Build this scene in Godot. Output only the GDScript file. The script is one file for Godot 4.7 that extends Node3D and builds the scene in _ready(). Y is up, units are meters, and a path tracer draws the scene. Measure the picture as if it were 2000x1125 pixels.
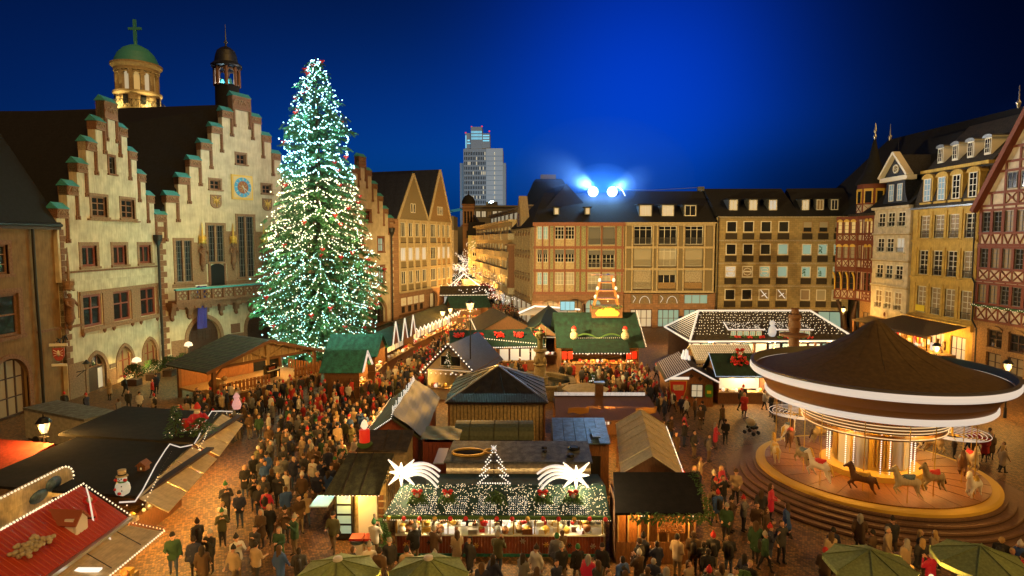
extends Node3D

# ---------------------------------------------------------------- mesh builder
class MB:
	var v := PackedVector3Array()
	var n := PackedVector3Array()
	var uv := PackedVector2Array()
	var xf := Transform3D.IDENTITY
	func tri(a: Vector3, b: Vector3, c: Vector3) -> void: # clockwise seen from outside
		a = xf * a; b = xf * b; c = xf * c
		var nn := (c - a).cross(b - a).normalized()
		v.append(a); v.append(b); v.append(c)
		n.append(nn); n.append(nn); n.append(nn)
	func quad(a: Vector3, b: Vector3, c: Vector3, d: Vector3) -> void:
		tri(a, b, c); tri(a, c, d)
	func box(c: Vector3, s: Vector3, b := Basis.IDENTITY) -> void:
		var x := b.x * s.x / 2.0
		var y := b.y * s.y / 2.0
		var z := b.z * s.z / 2.0
		quad(c-x+y+z, c+x+y+z, c+x-y+z, c-x-y+z)
		quad(c+x+y-z, c-x+y-z, c-x-y-z, c+x-y-z)
		quad(c+x+y+z, c+x+y-z, c+x-y-z, c+x-y+z)
		quad(c-x+y-z, c-x+y+z, c-x-y+z, c-x-y-z)
		quad(c-x+y-z, c+x+y-z, c+x+y+z, c-x+y+z)
		quad(c-x-y+z, c+x-y+z, c+x-y-z, c-x-y-z)
	func b2(x0: float, x1: float, y0: float, y1: float, z0: float, z1: float) -> void:
		box(Vector3((x0+x1)/2, (y0+y1)/2, (z0+z1)/2), Vector3(absf(x1-x0), absf(y1-y0), absf(z1-z0)))
	func bar(a: Vector3, b: Vector3, w: float, h := -1.0) -> void:
		var d := b - a
		if d.length() < 0.0001: return
		var y := d.normalized()
		var s := Vector3.UP if absf(y.y) < 0.95 else Vector3.RIGHT
		var x := y.cross(s).normalized()
		box((a+b)/2.0, Vector3(w, d.length(), h if h > 0.0 else w), Basis(x, y, x.cross(y)))
	func rv(p: Vector3, q: Vector3, nn: Vector3, nq: Vector3, r: Vector3, nr: Vector3) -> void:
		if (r-p).cross(q-p).dot(nn + nq + nr) < 0.0:
			var t := q; q = r; r = t
			t = nq; nq = nr; nr = t
		v.append(xf*p); v.append(xf*q); v.append(xf*r)
		var bb := xf.basis
		n.append((bb*nn).normalized()); n.append((bb*nq).normalized()); n.append((bb*nr).normalized())
	func lathe(prof: Array, seg := 16, c := Vector3.ZERO, cap := true, a0 := 0.0, a1 := TAU) -> void: # points (r, y), bottom first
		for i in prof.size() - 1:
			var p: Vector2 = prof[i]
			var q: Vector2 = prof[i+1]
			var t := (q - p).normalized()
			var nr := Vector2(t.y, -t.x)
			for k in seg:
				var u0 := a0 + (a1-a0) * k / seg
				var u1 := a0 + (a1-a0) * (k+1) / seg
				var e0 := Vector3(cos(u0), 0, sin(u0))
				var e1 := Vector3(cos(u1), 0, sin(u1))
				var n0 := e0*nr.x + Vector3.UP*nr.y
				var n1 := e1*nr.x + Vector3.UP*nr.y
				var A := c + e0*p.x + Vector3.UP*p.y
				var B := c + e1*p.x + Vector3.UP*p.y
				var C := c + e1*q.x + Vector3.UP*q.y
				var D := c + e0*q.x + Vector3.UP*q.y
				if p.x > 0.0001: rv(A, B, n0, n1, C, n1)
				if q.x > 0.0001: rv(A, C, n0, n1, D, n0)
		if cap:
			var p0: Vector2 = prof[0]
			var p1: Vector2 = prof[prof.size()-1]
			for k in seg:
				var u0 := a0 + (a1-a0) * k / seg
				var u1 := a0 + (a1-a0) * (k+1) / seg
				var e0 := Vector3(cos(u0), 0, sin(u0))
				var e1 := Vector3(cos(u1), 0, sin(u1))
				if p0.x > 0.001: tri(c+Vector3.UP*p0.y, c+e1*p0.x+Vector3.UP*p0.y, c+e0*p0.x+Vector3.UP*p0.y)
				if p1.x > 0.001: tri(c+Vector3.UP*p1.y, c+e0*p1.x+Vector3.UP*p1.y, c+e1*p1.x+Vector3.UP*p1.y)
	func tube(pts: Array, r: float, seg := 6, r1 := -1.0) -> void:
		for i in pts.size() - 1:
			var a: Vector3 = pts[i]
			var b: Vector3 = pts[i+1]
			var ra := r
			var rb := r
			if r1 >= 0.0:
				ra = lerpf(r, r1, float(i)/(pts.size()-1)); rb = lerpf(r, r1, float(i+1)/(pts.size()-1))
			cyl(a, b, ra, rb, seg)
	func cyl(a: Vector3, b: Vector3, ra: float, rb: float, seg := 8) -> void:
		var y := (b-a).normalized()
		var s := Vector3.UP if absf(y.y) < 0.95 else Vector3.RIGHT
		var x := y.cross(s).normalized()
		var z := x.cross(y)
		for k in seg:
			var u0 := TAU*k/seg
			var u1 := TAU*(k+1)/seg
			var e0 := x*cos(u0) + z*sin(u0)
			var e1 := x*cos(u1) + z*sin(u1)
			rv(a+e0*ra, a+e1*ra, e0, e1, b+e1*rb, e1)
			rv(a+e0*ra, b+e1*rb, e0, e1, b+e0*rb, e0)
			if ra > 0.02: tri(a, a+e1*ra, a+e0*ra)
			if rb > 0.001: tri(b, b+e0*rb, b+e1*rb)
	func ball(c: Vector3, r: Vector3, seg := 8, rings := 5) -> void:
		for i in rings:
			var t0 := PI*i/rings - PI/2
			var t1 := PI*(i+1)/rings - PI/2
			for k in seg:
				var u0 := TAU*k/seg
				var u1 := TAU*(k+1)/seg
				var p := [Vector3(cos(u0)*cos(t0), sin(t0), sin(u0)*cos(t0)), Vector3(cos(u1)*cos(t0), sin(t0), sin(u1)*cos(t0)), Vector3(cos(u1)*cos(t1), sin(t1), sin(u1)*cos(t1)), Vector3(cos(u0)*cos(t1), sin(t1), sin(u0)*cos(t1))]
				if i > 0: rv(c+p[0]*r, c+p[1]*r, p[0], p[1], c+p[2]*r, p[2])
				if i < rings-1: rv(c+p[0]*r, c+p[2]*r, p[0], p[2], c+p[3]*r, p[3])
	func ext(poly: Array, z0: float, z1: float) -> void: # polygon in x, y pushed from z0 to z1
		var pp := PackedVector2Array(poly)
		var ix := Geometry2D.triangulate_polygon(pp)
		for i in range(0, ix.size(), 3):
			var a := pp[ix[i]]
			var b := pp[ix[i+1]]
			var c := pp[ix[i+2]]
			if (b-a).cross(c-a) > 0.0:
				var t := b; b = c; c = t
			tri(Vector3(a.x,a.y,z1), Vector3(b.x,b.y,z1), Vector3(c.x,c.y,z1))
			tri(Vector3(a.x,a.y,z0), Vector3(c.x,c.y,z0), Vector3(b.x,b.y,z0))
		var sg := signf(_area(pp))
		for i in pp.size():
			var a := pp[i]
			var b := pp[(i+1) % pp.size()]
			var d := (b - a) * sg
			var A := Vector3(a.x,a.y,z1)
			var B := Vector3(a.x,a.y,z0)
			var C := Vector3(b.x,b.y,z0)
			var D := Vector3(b.x,b.y,z1)
			if (C-A).cross(B-A).dot(Vector3(d.y, -d.x, 0)) < 0.0: quad(D, C, B, A)
			else: quad(A, B, C, D)
	func _area(pp: PackedVector2Array) -> float:
		var s := 0.0
		for i in pp.size():
			s += pp[i].cross(pp[(i+1) % pp.size()])
		return s
	func put(m: ArrayMesh = null) -> ArrayMesh:
		if m == null: m = ArrayMesh.new()
		if v.is_empty(): return m
		var a := []
		a.resize(Mesh.ARRAY_MAX)
		a[Mesh.ARRAY_VERTEX] = v
		a[Mesh.ARRAY_NORMAL] = n
		if uv.size() == v.size(): a[Mesh.ARRAY_TEX_UV] = uv
		m.add_surface_from_arrays(Mesh.PRIMITIVE_TRIANGLES, a)
		return m

var rng := RandomNumberGenerator.new()
var MATS := {}
var TEX := {}
var CUBE := BoxMesh.new()
var WC := {}
var BLK := []          # footprints that people keep out of
var BULB := {}
const WARM := Color(1.0, 0.49, 0.10)   # linear
const CREAM := Color(1.0, 0.70, 0.33)
const COOL := Color(0.62, 0.9, 1.0)

func V(x: float, y: float, z: float) -> Vector3: return Vector3(x, y, z)

# ---------------------------------------------------------------- materials
func noise_tex(key: String, freq: float, lo: float, hi: float, oct := 4, size := 512, bump := false) -> Texture2D:
	if TEX.has(key): return TEX[key]
	var f := FastNoiseLite.new()
	f.seed = hash(key) % 10000
	f.frequency = freq
	f.fractal_octaves = oct
	var t := NoiseTexture2D.new()
	t.width = size; t.height = size; t.seamless = true
	t.noise = f
	var g := Gradient.new()
	g.set_color(0, Color(lo, lo, lo)); g.set_color(1, Color(hi, hi, hi))
	t.color_ramp = g
	TEX[key] = t
	return t

func lin(c: Color) -> Color: return c.linear_to_srgb()

func mt(key: String, c: Color, rough := 0.85, metal := 0.0, tex := "grain", scale := 0.5, bump := 0.0) -> StandardMaterial3D:
	if MATS.has(key): return MATS[key]
	var m := StandardMaterial3D.new()
	m.resource_name = key
	m.albedo_color = lin(c)
	m.roughness = rough
	m.metallic = metal
	if tex == "grain":
		m.albedo_texture = noise_tex("grain", 0.02, 0.7, 1.0, 5)
	elif tex == "blotch":
		m.albedo_texture = noise_tex("blotch", 0.006, 0.78, 1.0, 5)
	elif tex == "fine":
		m.albedo_texture = noise_tex("fine", 0.08, 0.6, 1.0, 3)
	elif tex != "":
		m.albedo_texture = TEX[tex]
	if tex != "":
		m.uv1_triplanar = true
		m.uv1_world_triplanar = true
		m.uv1_scale = Vector3.ONE * scale
	if bump > 0.0:
		m.heightmap_enabled = true
		m.heightmap_texture = TEX[tex + "_h"] if TEX.has(tex + "_h") else m.albedo_texture
		m.heightmap_scale = bump
	MATS[key] = m
	return m

func em(key: String, c: Color, e: float) -> StandardMaterial3D:
	if MATS.has(key): return MATS[key]
	var m := StandardMaterial3D.new()
	m.resource_name = key
	m.albedo_color = lin(c * 0.3)
	m.roughness = 0.5
	m.emission_enabled = true
	m.emission = lin(c)
	m.emission_energy_multiplier = e
	MATS[key] = m
	return m

func img_tex(key: String, w: int, h: int, f: Callable) -> void:
	var im := Image.create(w, h, false, Image.FORMAT_RGB8)
	for y in h:
		for x in w:
			im.set_pixel(x, y, f.call(x, y))
	TEX[key] = ImageTexture.create_from_image(im)

func make_textures() -> void:
	# cobbles: jittered cells, in 384 pixels = 3 m
	var N := 24
	var W := 384
	var pts := PackedVector2Array()
	var tone := PackedFloat32Array()
	for j in N:
		for i in N:
			pts.append(Vector2(i + 0.5 + (0.5 if j % 2 else 0.0) + rng.randf_range(-0.14, 0.14), j + 0.5 + rng.randf_range(-0.14, 0.14)))
			tone.append(rng.randf_range(0.55, 1.0))
	var im := Image.create(W, W, false, Image.FORMAT_RGB8)
	var hm := Image.create(W, W, false, Image.FORMAT_RGB8)
	for y in W:
		for x in W:
			var p := Vector2(x, y) * N / W
			var d1 := 9.0
			var d2 := 9.0
			var best := 0
			for dj in range(-1, 2):
				var j := int(floor(p.y)) + dj
				for di in range(-2, 2):
					var i := int(floor(p.x)) + di
					var jj := posmod(j, N)
					var id := jj * N + posmod(i, N)
					var q := pts[id] + Vector2(i - posmod(i, N), j - jj)
					var dd := maxf(absf(p.x-q.x), absf(p.y-q.y)) * 0.55 + p.distance_to(q) * 0.45
					if dd < d1:
						d2 = d1; d1 = dd; best = id
					elif dd < d2: d2 = dd
			var e := clampf((d2 - d1) * 4.5, 0.0, 1.0)
			var t := tone[best] * (0.45 + 0.55 * e)
			im.set_pixel(x, y, Color(t, t * 0.97, t * 0.93))
			var hh := sqrt(e) * (0.75 + 0.25 * tone[best])
			hm.set_pixel(x, y, Color(hh, hh, hh))
	TEX["cobble"] = ImageTexture.create_from_image(im)
	TEX["cobble_h"] = ImageTexture.create_from_image(hm)
	# slates, 16 rows of 16 in 2.4 m
	var st := PackedFloat32Array()
	for i in 512: st.append(rng.randf_range(0.55, 1.0))
	var slate := func(x: int, y: int) -> Color:
		var r := y / 16
		var xx := (x + (8 if r % 2 else 0)) % 256
		var k: float = st[r * 16 + xx / 16]
		if y % 16 > 13 or xx % 16 == 0: k *= 0.45
		return Color(k, k, k)
	img_tex("slate", 256, 256, slate)
	# wood: long streaks across x
	var fn := FastNoiseLite.new()
	fn.seed = 5; fn.frequency = 0.02
	var wood := func(x: int, y: int) -> Color:
		var s := fn.get_noise_2d(x * 9.0, y * 0.6) * 0.5 + fn.get_noise_2d(x * 30.0, y * 1.2) * 0.35
		var k := clampf(0.82 + s * 0.5, 0.4, 1.0)
		return Color(k, k, k)
	img_tex("wood", 256, 256, wood)
	var f2 := FastNoiseLite.new()
	f2.seed = 9; f2.frequency = 0.012; f2.fractal_octaves = 4
	var streak := func(x: int, y: int) -> Color:
		var s := fn.get_noise_2d(x*5.0, y*0.5)*0.16 + f2.get_noise_2d(x*1.5, y*1.5)*0.22 + fn.get_noise_2d(x*14.0+900.0, y*1.6)*0.10
		var k := clampf(0.88 + s*0.55, 0.45, 1.0)
		return Color(k, k*0.985, k*0.96)
	img_tex("streak", 384, 384, streak)
	var dirt := func(x: int, y: int) -> Color:
		var s := f2.get_noise_2d(x*2.0, y*2.0)*0.5 + f2.get_noise_2d(x*9.0+300.0, y*9.0)*0.3
		var k := clampf(0.74 + s*0.7, 0.25, 1.0)
		return Color(k, k, k)
	img_tex("dirt", 256, 256, dirt)
	# ashlar blocks for far or plain stone
	var ash := func(x: int, y: int) -> Color:
		var r := y / 32
		var xx := (x + (32 if r % 2 else 0)) % 256
		var k: float = 0.75 + 0.25 * st[(r * 7 + xx / 64 * 3) % 512]
		if y % 32 < 2 or xx % 64 < 2: k *= 0.7
		return Color(k, k, k)
	img_tex("ashlar", 256, 256, ash)

func make_materials() -> void:
	mt("cream_plaster", Color(0.62, 0.54, 0.41), 0.92, 0, "streak", 0.1)
	mt("yellow_plaster", Color(0.66, 0.47, 0.13), 0.92, 0, "streak", 0.13)
	mt("white_plaster", Color(0.70, 0.65, 0.54), 0.92, 0, "streak", 0.13)
	mt("orange_plaster", Color(0.24, 0.14, 0.06), 0.92, 0, "streak", 0.12)
	mt("panel_beige", Color(0.62, 0.52, 0.34), 0.9, 0, "streak", 0.4)
	mt("pebble", Color(0.36, 0.29, 0.17), 0.95, 0, "fine", 2.0)
	mt("concrete", Color(0.55, 0.48, 0.36), 0.9, 0, "grain", 0.4)
	mt("brown_stone", Color(0.38, 0.30, 0.15), 0.9, 0, "ashlar", 0.4)
	mt("greenish", Color(0.42, 0.42, 0.24), 0.9, 0, "grain", 0.4)
	mt("sandstone", Color(0.26, 0.125, 0.07), 0.9, 0, "grain", 0.5)
	mt("sandstone_pale", Color(0.33, 0.19, 0.11), 0.9, 0, "grain", 0.5)
	mt("ashlar_red", Color(0.34, 0.19, 0.11), 0.9, 0, "ashlar", 0.35)
	mt("yellow_stone", Color(0.50, 0.39, 0.24), 0.9, 0, "grain", 0.3)
	mt("red_timber", Color(0.24, 0.062, 0.03), 0.75, 0, "grain", 0.8)
	mt("infill", Color(0.64, 0.56, 0.45), 0.92, 0, "blotch", 0.3)
	mt("parapet_dark", Color(0.03, 0.022, 0.014), 0.7, 0, "")
	mt("rose", Color(0.40, 0.17, 0.11), 0.85, 0, "grain", 0.5)
	mt("shutter_pale", Color(0.36, 0.33, 0.25), 0.8, 0, "")
	mt("tower_grey", Color(0.20, 0.24, 0.30), 0.6, 0, "")
	mt("tower_pale2", Color(0.34, 0.40, 0.48), 0.6, 0, "")
	em("crown_light", Color(0.25, 0.75, 1.0), 0.8)
	mt("orange_stone", Color(0.40, 0.23, 0.09), 0.9, 0, "grain", 0.4)
	mt("gold_paint", Color(0.62, 0.40, 0.06), 0.6, 0, "")
	mt("yellow_cloth", Color(0.7, 0.55, 0.02), 0.7, 0, "")
	mt("brown_canvas", Color(0.22, 0.14, 0.06), 0.85, 0, "grain", 0.5)
	em("win_blue", Color(0.35, 0.62, 0.8), 0.22)
	mt("slate", Color(0.008, 0.0085, 0.012), 0.9, 0, "slate", 0.42)
	mt("slate_blue", Color(0.030, 0.036, 0.055), 0.5, 0, "slate", 0.42)
	mt("dark_tile", Color(0.06, 0.045, 0.03), 0.8, 0, "slate", 0.5)
	mt("copper", Color(0.07, 0.40, 0.45), 0.6, 0, "grain", 0.6)
	mt("iron", Color(0.02, 0.02, 0.02), 0.5, 0.4, "")
	mt("zinc", Color(0.22, 0.24, 0.26), 0.4, 0.6, "grain", 0.5)
	mt("white_paint", Color(0.72, 0.70, 0.62), 0.6, 0, "")
	mt("grey_paint", Color(0.12, 0.12, 0.12), 0.6, 0, "")
	mt("gold", Color(0.62, 0.40, 0.08), 0.4, 0.6, "")
	mt("dark_glass", Color(0.018, 0.02, 0.022), 0.06, 0, "")
	mt("shutter", Color(0.15, 0.15, 0.14), 0.7, 0, "")
	mt("curtain", Color(0.42, 0.40, 0.34), 0.8, 0, "")
	mt("dark_wood", Color(0.07, 0.03, 0.015), 0.7, 0, "wood", 0.7)
	mt("brown_wood", Color(0.20, 0.085, 0.03), 0.65, 0, "wood", 0.7)
	mt("orange_wood", Color(0.34, 0.13, 0.035), 0.6, 0, "wood", 0.7)
	mt("red_wood", Color(0.28, 0.055, 0.02), 0.6, 0, "wood", 0.7)
	mt("pale_wood", Color(0.46, 0.30, 0.14), 0.7, 0, "wood", 0.7)
	mt("green_felt", Color(0.007, 0.05, 0.036), 0.8, 0, "dirt", 0.25, 1.0)
	mt("teal_felt", Color(0.02, 0.20, 0.16), 0.8, 0, "dirt", 0.25, 1.0)
	mt("olive_felt", Color(0.075, 0.075, 0.03), 0.85, 0, "dirt", 0.3, 1.0)
	mt("brown_felt", Color(0.07, 0.05, 0.028), 0.85, 0, "dirt", 0.3, 1.0)
	mt("black_felt", Color(0.012, 0.0095, 0.007), 1.0, 0, "dirt", 0.3, 1.0)
	mt("canvas", Color(0.80, 0.72, 0.52), 0.85, 0, "streak", 0.3)
	mt("canvas_green", Color(0.32, 0.42, 0.18), 0.8, 0, "grain", 0.8)
	mt("red_canvas", Color(0.42, 0.045, 0.02), 0.75, 0, "grain", 0.5)
	mt("tarp_green", Color(0.03, 0.075, 0.04), 0.5, 0, "grain", 0.8)
	mt("blue_roof", Color(0.16, 0.27, 0.36), 0.35, 0.2, "dirt", 0.3)
	mt("trailer_roof", Color(0.20, 0.22, 0.21), 0.5, 0.1, "dirt", 0.3)
	mt("beige_metal", Color(0.44, 0.34, 0.18), 0.6, 0, "grain", 0.4)
	mt("corrugated", Color(0.05, 0.05, 0.04), 0.5, 0.2, "dirt", 0.3)
	mt("red_tile", Color(0.42, 0.05, 0.02), 0.35, 0, "")
	mt("fir", Color(0.05, 0.15, 0.05), 0.9, 0, "")
	mt("garland", Color(0.05, 0.11, 0.025), 0.9, 0, "")
	mt("red_ribbon", Color(0.55, 0.02, 0.015), 0.5, 0, "")
	mt("bark", Color(0.07, 0.045, 0.025), 0.95, 0, "grain", 1.0)
	mt("white_thing", Color(0.75, 0.72, 0.66), 0.5, 0, "")
	mt("blue_cloth", Color(0.03, 0.025, 0.22), 0.8, 0, "")
	mt("black_lacquer", Color(0.01, 0.01, 0.01), 0.15, 0, "")
	mt("sign_green", Color(0.05, 0.22, 0.03), 0.5, 0, "")
	mt("sign_red", Color(0.45, 0.02, 0.012), 0.5, 0, "")
	mt("grey_sheet", Color(0.40, 0.38, 0.30), 0.6, 0, "grain", 0.3)
	mt("carousel_roof", Color(0.15, 0.095, 0.03), 0.7, 0, "grain", 0.3)
	mt("carousel_floor", Color(0.34, 0.125, 0.014), 0.36, 0, "wood", 0.4)
	mt("bronze", Color(0.16, 0.15, 0.07), 0.5, 0.5, "grain", 1.0)
	mt("fountain_stone", Color(0.36, 0.30, 0.18), 0.9, 0, "grain", 0.5)
	mt("silver", Color(0.6, 0.6, 0.58), 0.3, 0.8, "")
	for k in ["canvas", "canvas_green", "red_canvas"]:
		MATS[k].backlight_enabled = true; MATS[k].backlight = lin(Color(0.55, 0.55, 0.55))
	em("crown_glow", Color(1.0, 0.68, 0.32), 0.85)
	em("bulb_warm", Color(1.0, 0.80, 0.50), 1.3)
	em("bulb_white", Color(1.0, 0.9, 0.74), 1.2)
	em("bulb_dim", Color(1.0, 0.86, 0.66), 0.75)
	em("neon", Color(1.0, 0.88, 0.75), 0.62)
	em("carousel_light", Color(1.0, 0.86, 0.7), 0.62)
	em("lantern_glow", Color(1.0, 0.82, 0.5), 0.9)
	em("shop_glow", Color(1.0, 0.78, 0.45), 0.55)
	em("win_warm", Color(1.0, 0.66, 0.22), 0.42)
	em("win_cream", Color(1.0, 0.84, 0.52), 0.40)
	em("win_cool", Color(0.52, 0.82, 0.66), 0.30)
	em("win_white", Color(0.95, 0.92, 0.8), 0.38)
	em("win_dim", Color(0.55, 0.36, 0.14), 0.12)
	em("pink_glow", Color(1.0, 0.5, 0.45), 0.5)
	em("violet_glow", Color(0.35, 0.22, 0.8), 0.35)
	em("red_glow", Color(1.0, 0.03, 0.06), 1.0)
	em("blue_lamp", Color(0.3, 0.75, 1.0), 0.6)
	em("comet_glow", Color(1.0, 0.9, 0.78), 0.72)
	em("display_glow", Color(1.0, 0.86, 0.66), 0.55)
	mt("orange_sign", Color(0.36, 0.17, 0.03), 0.7, 0, "")
	em("fir_cool", Color(0.5, 0.93, 1.0), 4.5)
	em("fir_warm", Color(1.0, 0.93, 0.6), 2.8)
	em("fir_low", Color(0.5, 0.95, 0.88), 2.4)
	em("bulb_cool", Color(0.6, 0.75, 1.0), 0.9)
	em("bulb_net_pink", Color(1.0, 0.7, 0.6), 0.6)
	em("carousel_swirl_glow", Color(1.0, 0.85, 0.66), 0.45)
	mt("carousel_step", Color(0.24, 0.13, 0.07), 0.6, 0, "wood", 0.6)
	mt("carousel_board", Color(0.22, 0.11, 0.03), 0.5, 0, "")
	mt("carousel_parapet", Color(0.10, 0.09, 0.07), 0.5, 0, "")
	mt("brown_roof_red", Color(0.30, 0.08, 0.03), 0.6, 0, "")
	mt("fir_light", Color(0.04, 0.10, 0.02), 0.9, 0, "")
	em("flood", Color(0.8, 0.95, 1.0), 3.0)

# ---------------------------------------------------------------- things and parts
func tag(o: Node, label: String, cat: String, group := "") -> Node:
	o.set_meta("label", label); o.set_meta("category", cat)
	if group != "": o.set_meta("group", group)
	return o

func struct(o: Node) -> Node:
	o.set_meta("kind", "structure")
	return o

func thing(called: String, label: String, cat: String, at := Vector3.ZERO, turn := 0.0, group := "") -> Node3D:
	var o := Node3D.new()
	o.name = called
	add_child(o, true)
	o.position = at
	o.rotation.y = turn
	tag(o, label, cat, group)
	return o

func obj(parent: Node, called: String, mesh: Mesh, mat: Material, at := Vector3.ZERO) -> MeshInstance3D:
	var o := MeshInstance3D.new()
	o.name = called
	o.mesh = mesh
	if mat: o.material_override = mat
	o.position = at
	parent.add_child(o, true)
	return o

func part(parent: Node, called: String, b: MB, mat: Variant) -> MeshInstance3D:
	return obj(parent, called, b.put(), MATS[mat] if mat is String else mat)

func bx(parent: Node, called: String, mat: String, x0: float, x1: float, y0: float, y1: float, z0: float, z1: float) -> MeshInstance3D:
	var o := obj(parent, called, CUBE, MATS[mat], Vector3((x0+x1)/2, (y0+y1)/2, (z0+z1)/2))
	o.scale = Vector3(absf(x1-x0), absf(y1-y0), absf(z1-z0))
	return o

func beam(parent: Node, called: String, mat: String, a: Vector3, b: Vector3, w: float, h := -1.0) -> MeshInstance3D:
	var y := (b-a)
	var l := y.length()
	y /= l
	var s := Vector3(0, 0, 1) if absf(y.z) < 0.9 else Vector3.UP
	var x := y.cross(s).normalized()
	var z := x.cross(y)
	var o := obj(parent, called, CUBE, MATS[mat])
	o.transform = Transform3D(Basis(x*w, y*l, z*(h if h > 0.0 else w)), (a+b)/2.0)
	return o

func stuff(o: Node) -> Node:
	o.set_meta("kind", "stuff")
	return o

func bulb_mesh(r: float) -> Mesh:
	if not BULB.has(r):
		var b := MB.new()
		var p := [V(r,0,0), V(0,0,r), V(-r,0,0), V(0,0,-r)]
		for i in 4:
			b.tri(V(0,r,0), p[i], p[(i+1)%4]); b.tri(V(0,-r,0), p[(i+1)%4], p[i])
		BULB[r] = b.put()
	return BULB[r]

func many(parent: Node, called: String, mesh: Mesh, mat: Material, xfs: Array) -> MultiMeshInstance3D:
	var mm := MultiMesh.new()
	mm.transform_format = MultiMesh.TRANSFORM_3D
	mm.mesh = mesh
	mm.instance_count = xfs.size()
	for i in xfs.size():
		mm.set_instance_transform(i, xfs[i] if xfs[i] is Transform3D else Transform3D(Basis.IDENTITY, xfs[i]))
	var o := MultiMeshInstance3D.new()
	o.name = called
	o.multimesh = mm
	if mat: o.material_override = mat
	parent.add_child(o, true)
	stuff(o)
	return o

func bulbs(parent: Node, pts: Array, mat := "bulb_warm", r := 0.045, called := "light_string") -> void:
	if pts.size(): many(parent, called, bulb_mesh(r), MATS[mat], pts)

func seg(a: Vector3, b: Vector3, step: float, sag := 0.0) -> Array:
	var n := maxi(1, int(a.distance_to(b) / step))
	var out := []
	for i in n + 1:
		var t := float(i) / n
		out.append(a.lerp(b, t) + Vector3.DOWN * sag * 4.0 * t * (1.0 - t))
	return out

func lamp(parent: Node, at: Vector3, e: float, col := WARM, r := 0.09, called := "lamp_bulb", mat := "lantern_glow") -> void:
	var b := MB.new()
	b.ball(Vector3.ZERO, Vector3.ONE * r, 8, 6)
	var o := part(parent, called, b, mat)
	o.position = at
	var l := OmniLight3D.new()
	l.name = called + "_light"
	l.light_color = lin(col)
	l.light_energy = e
	l.light_size = r * 0.8
	l.omni_range = 250.0
	l.omni_attenuation = 2.0
	l.shadow_enabled = true
	o.add_child(l, true)

func block(c: Vector2, h: Vector2, yaw := 0.0) -> void: BLK.append([c, h, yaw])
func blocked(p: Vector2, m := 0.3) -> bool:
	for b in BLK:
		var d: Vector2 = (p - b[0]).rotated(b[2])
		if absf(d.x) < b[1].x + m and absf(d.y) < b[1].y + m: return true
	return false

# ---------------------------------------------------------------- architecture
func facade(root: Node, mat: String, rects: Array, holes: Array, th := 0.5, called := "wall", z := 0.0) -> MeshInstance3D:
	# a slab cut from rectangles [x0, x1, y0, y1] with rectangular holes [x, y, w, h]
	var xs := []
	var ys := []
	for r in rects:
		for k in [r[0], r[1]]: xs.append(k)
		for k in [r[2], r[3]]: ys.append(k)
	for h in holes:
		xs.append(h[0]); xs.append(h[0]+h[2]); ys.append(h[1]); ys.append(h[1]+h[3])
	xs.sort(); ys.sort()
	var ux := [xs[0]]
	var uy := [ys[0]]
	for k in xs: if k - ux[-1] > 0.004: ux.append(k)
	for k in ys: if k - uy[-1] > 0.004: uy.append(k)
	var nx := ux.size() - 1
	var ny := uy.size() - 1
	var on := PackedByteArray()
	on.resize(nx * ny)
	for j in ny:
		for i in nx:
			var cx: float = (ux[i]+ux[i+1])/2
			var cy: float = (uy[j]+uy[j+1])/2
			var s := 0
			for r in rects:
				if cx > r[0] and cx < r[1] and cy > r[2] and cy < r[3]: s = 1
			for h in holes:
				if cx > h[0] and cx < h[0]+h[2] and cy > h[1] and cy < h[1]+h[3]: s = 0
			on[j*nx+i] = s
	var b := MB.new()
	for j in ny:
		for i in nx:
			if not on[j*nx+i]: continue
			var x0: float = ux[i]
			var x1: float = ux[i+1]
			var y0: float = uy[j]
			var y1: float = uy[j+1]
			b.quad(V(x0,y1,z), V(x1,y1,z), V(x1,y0,z), V(x0,y0,z))
			b.quad(V(x1,y1,z-th), V(x0,y1,z-th), V(x0,y0,z-th), V(x1,y0,z-th))
			if i == 0 or not on[j*nx+i-1]: b.quad(V(x0,y1,z-th), V(x0,y1,z), V(x0,y0,z), V(x0,y0,z-th))
			if i == nx-1 or not on[j*nx+i+1]: b.quad(V(x1,y1,z), V(x1,y1,z-th), V(x1,y0,z-th), V(x1,y0,z))
			if j == ny-1 or not on[(j+1)*nx+i]: b.quad(V(x0,y1,z-th), V(x1,y1,z-th), V(x1,y1,z), V(x0,y1,z))
			if j == 0 or not on[(j-1)*nx+i]: b.quad(V(x0,y0,z), V(x1,y0,z), V(x1,y0,z-th), V(x0,y0,z-th))
	return part(root, called, b, mat)

func win(root: Node, x: float, y: float, w: float, h: float, nx: int, ny: int, fm: String, pm: String, bw := 0.07, z := -0.14, fd := 0.1, called := "window", transom := 0.0) -> MeshInstance3D:
	var key := "%.2f_%.2f_%d_%d_%.2f_%.2f_%.2f" % [w, h, nx, ny, bw, fd, transom]
	if not WC.has(key):
		var b := MB.new()
		b.b2(0, w, h-bw, h, -fd, 0); b.b2(0, w, 0, bw, -fd, 0)
		b.b2(0, bw, bw, h-bw, -fd, 0); b.b2(w-bw, w, bw, h-bw, -fd, 0)
		for i in range(1, nx):
			var cx := w*i/nx
			b.b2(cx-bw*0.38, cx+bw*0.38, bw, h-bw, -fd, -0.012)
		for j in range(1, ny):
			var cy := h*j/ny
			if transom > 0.0 and j == ny-1: cy = h*transom
			b.b2(bw, w-bw, cy-bw*0.3, cy+bw*0.3, -fd, -0.02)
		var p := MB.new()
		p.b2(0.01, w-0.01, 0.01, h-0.01, -fd-0.03, -fd*0.7)
		WC[key] = [b.put(), p.put()]
	var o := obj(root, called, WC[key][0], MATS[fm], V(x, y, z))
	obj(o, "pane", WC[key][1], MATS[pm])
	return o

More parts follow.
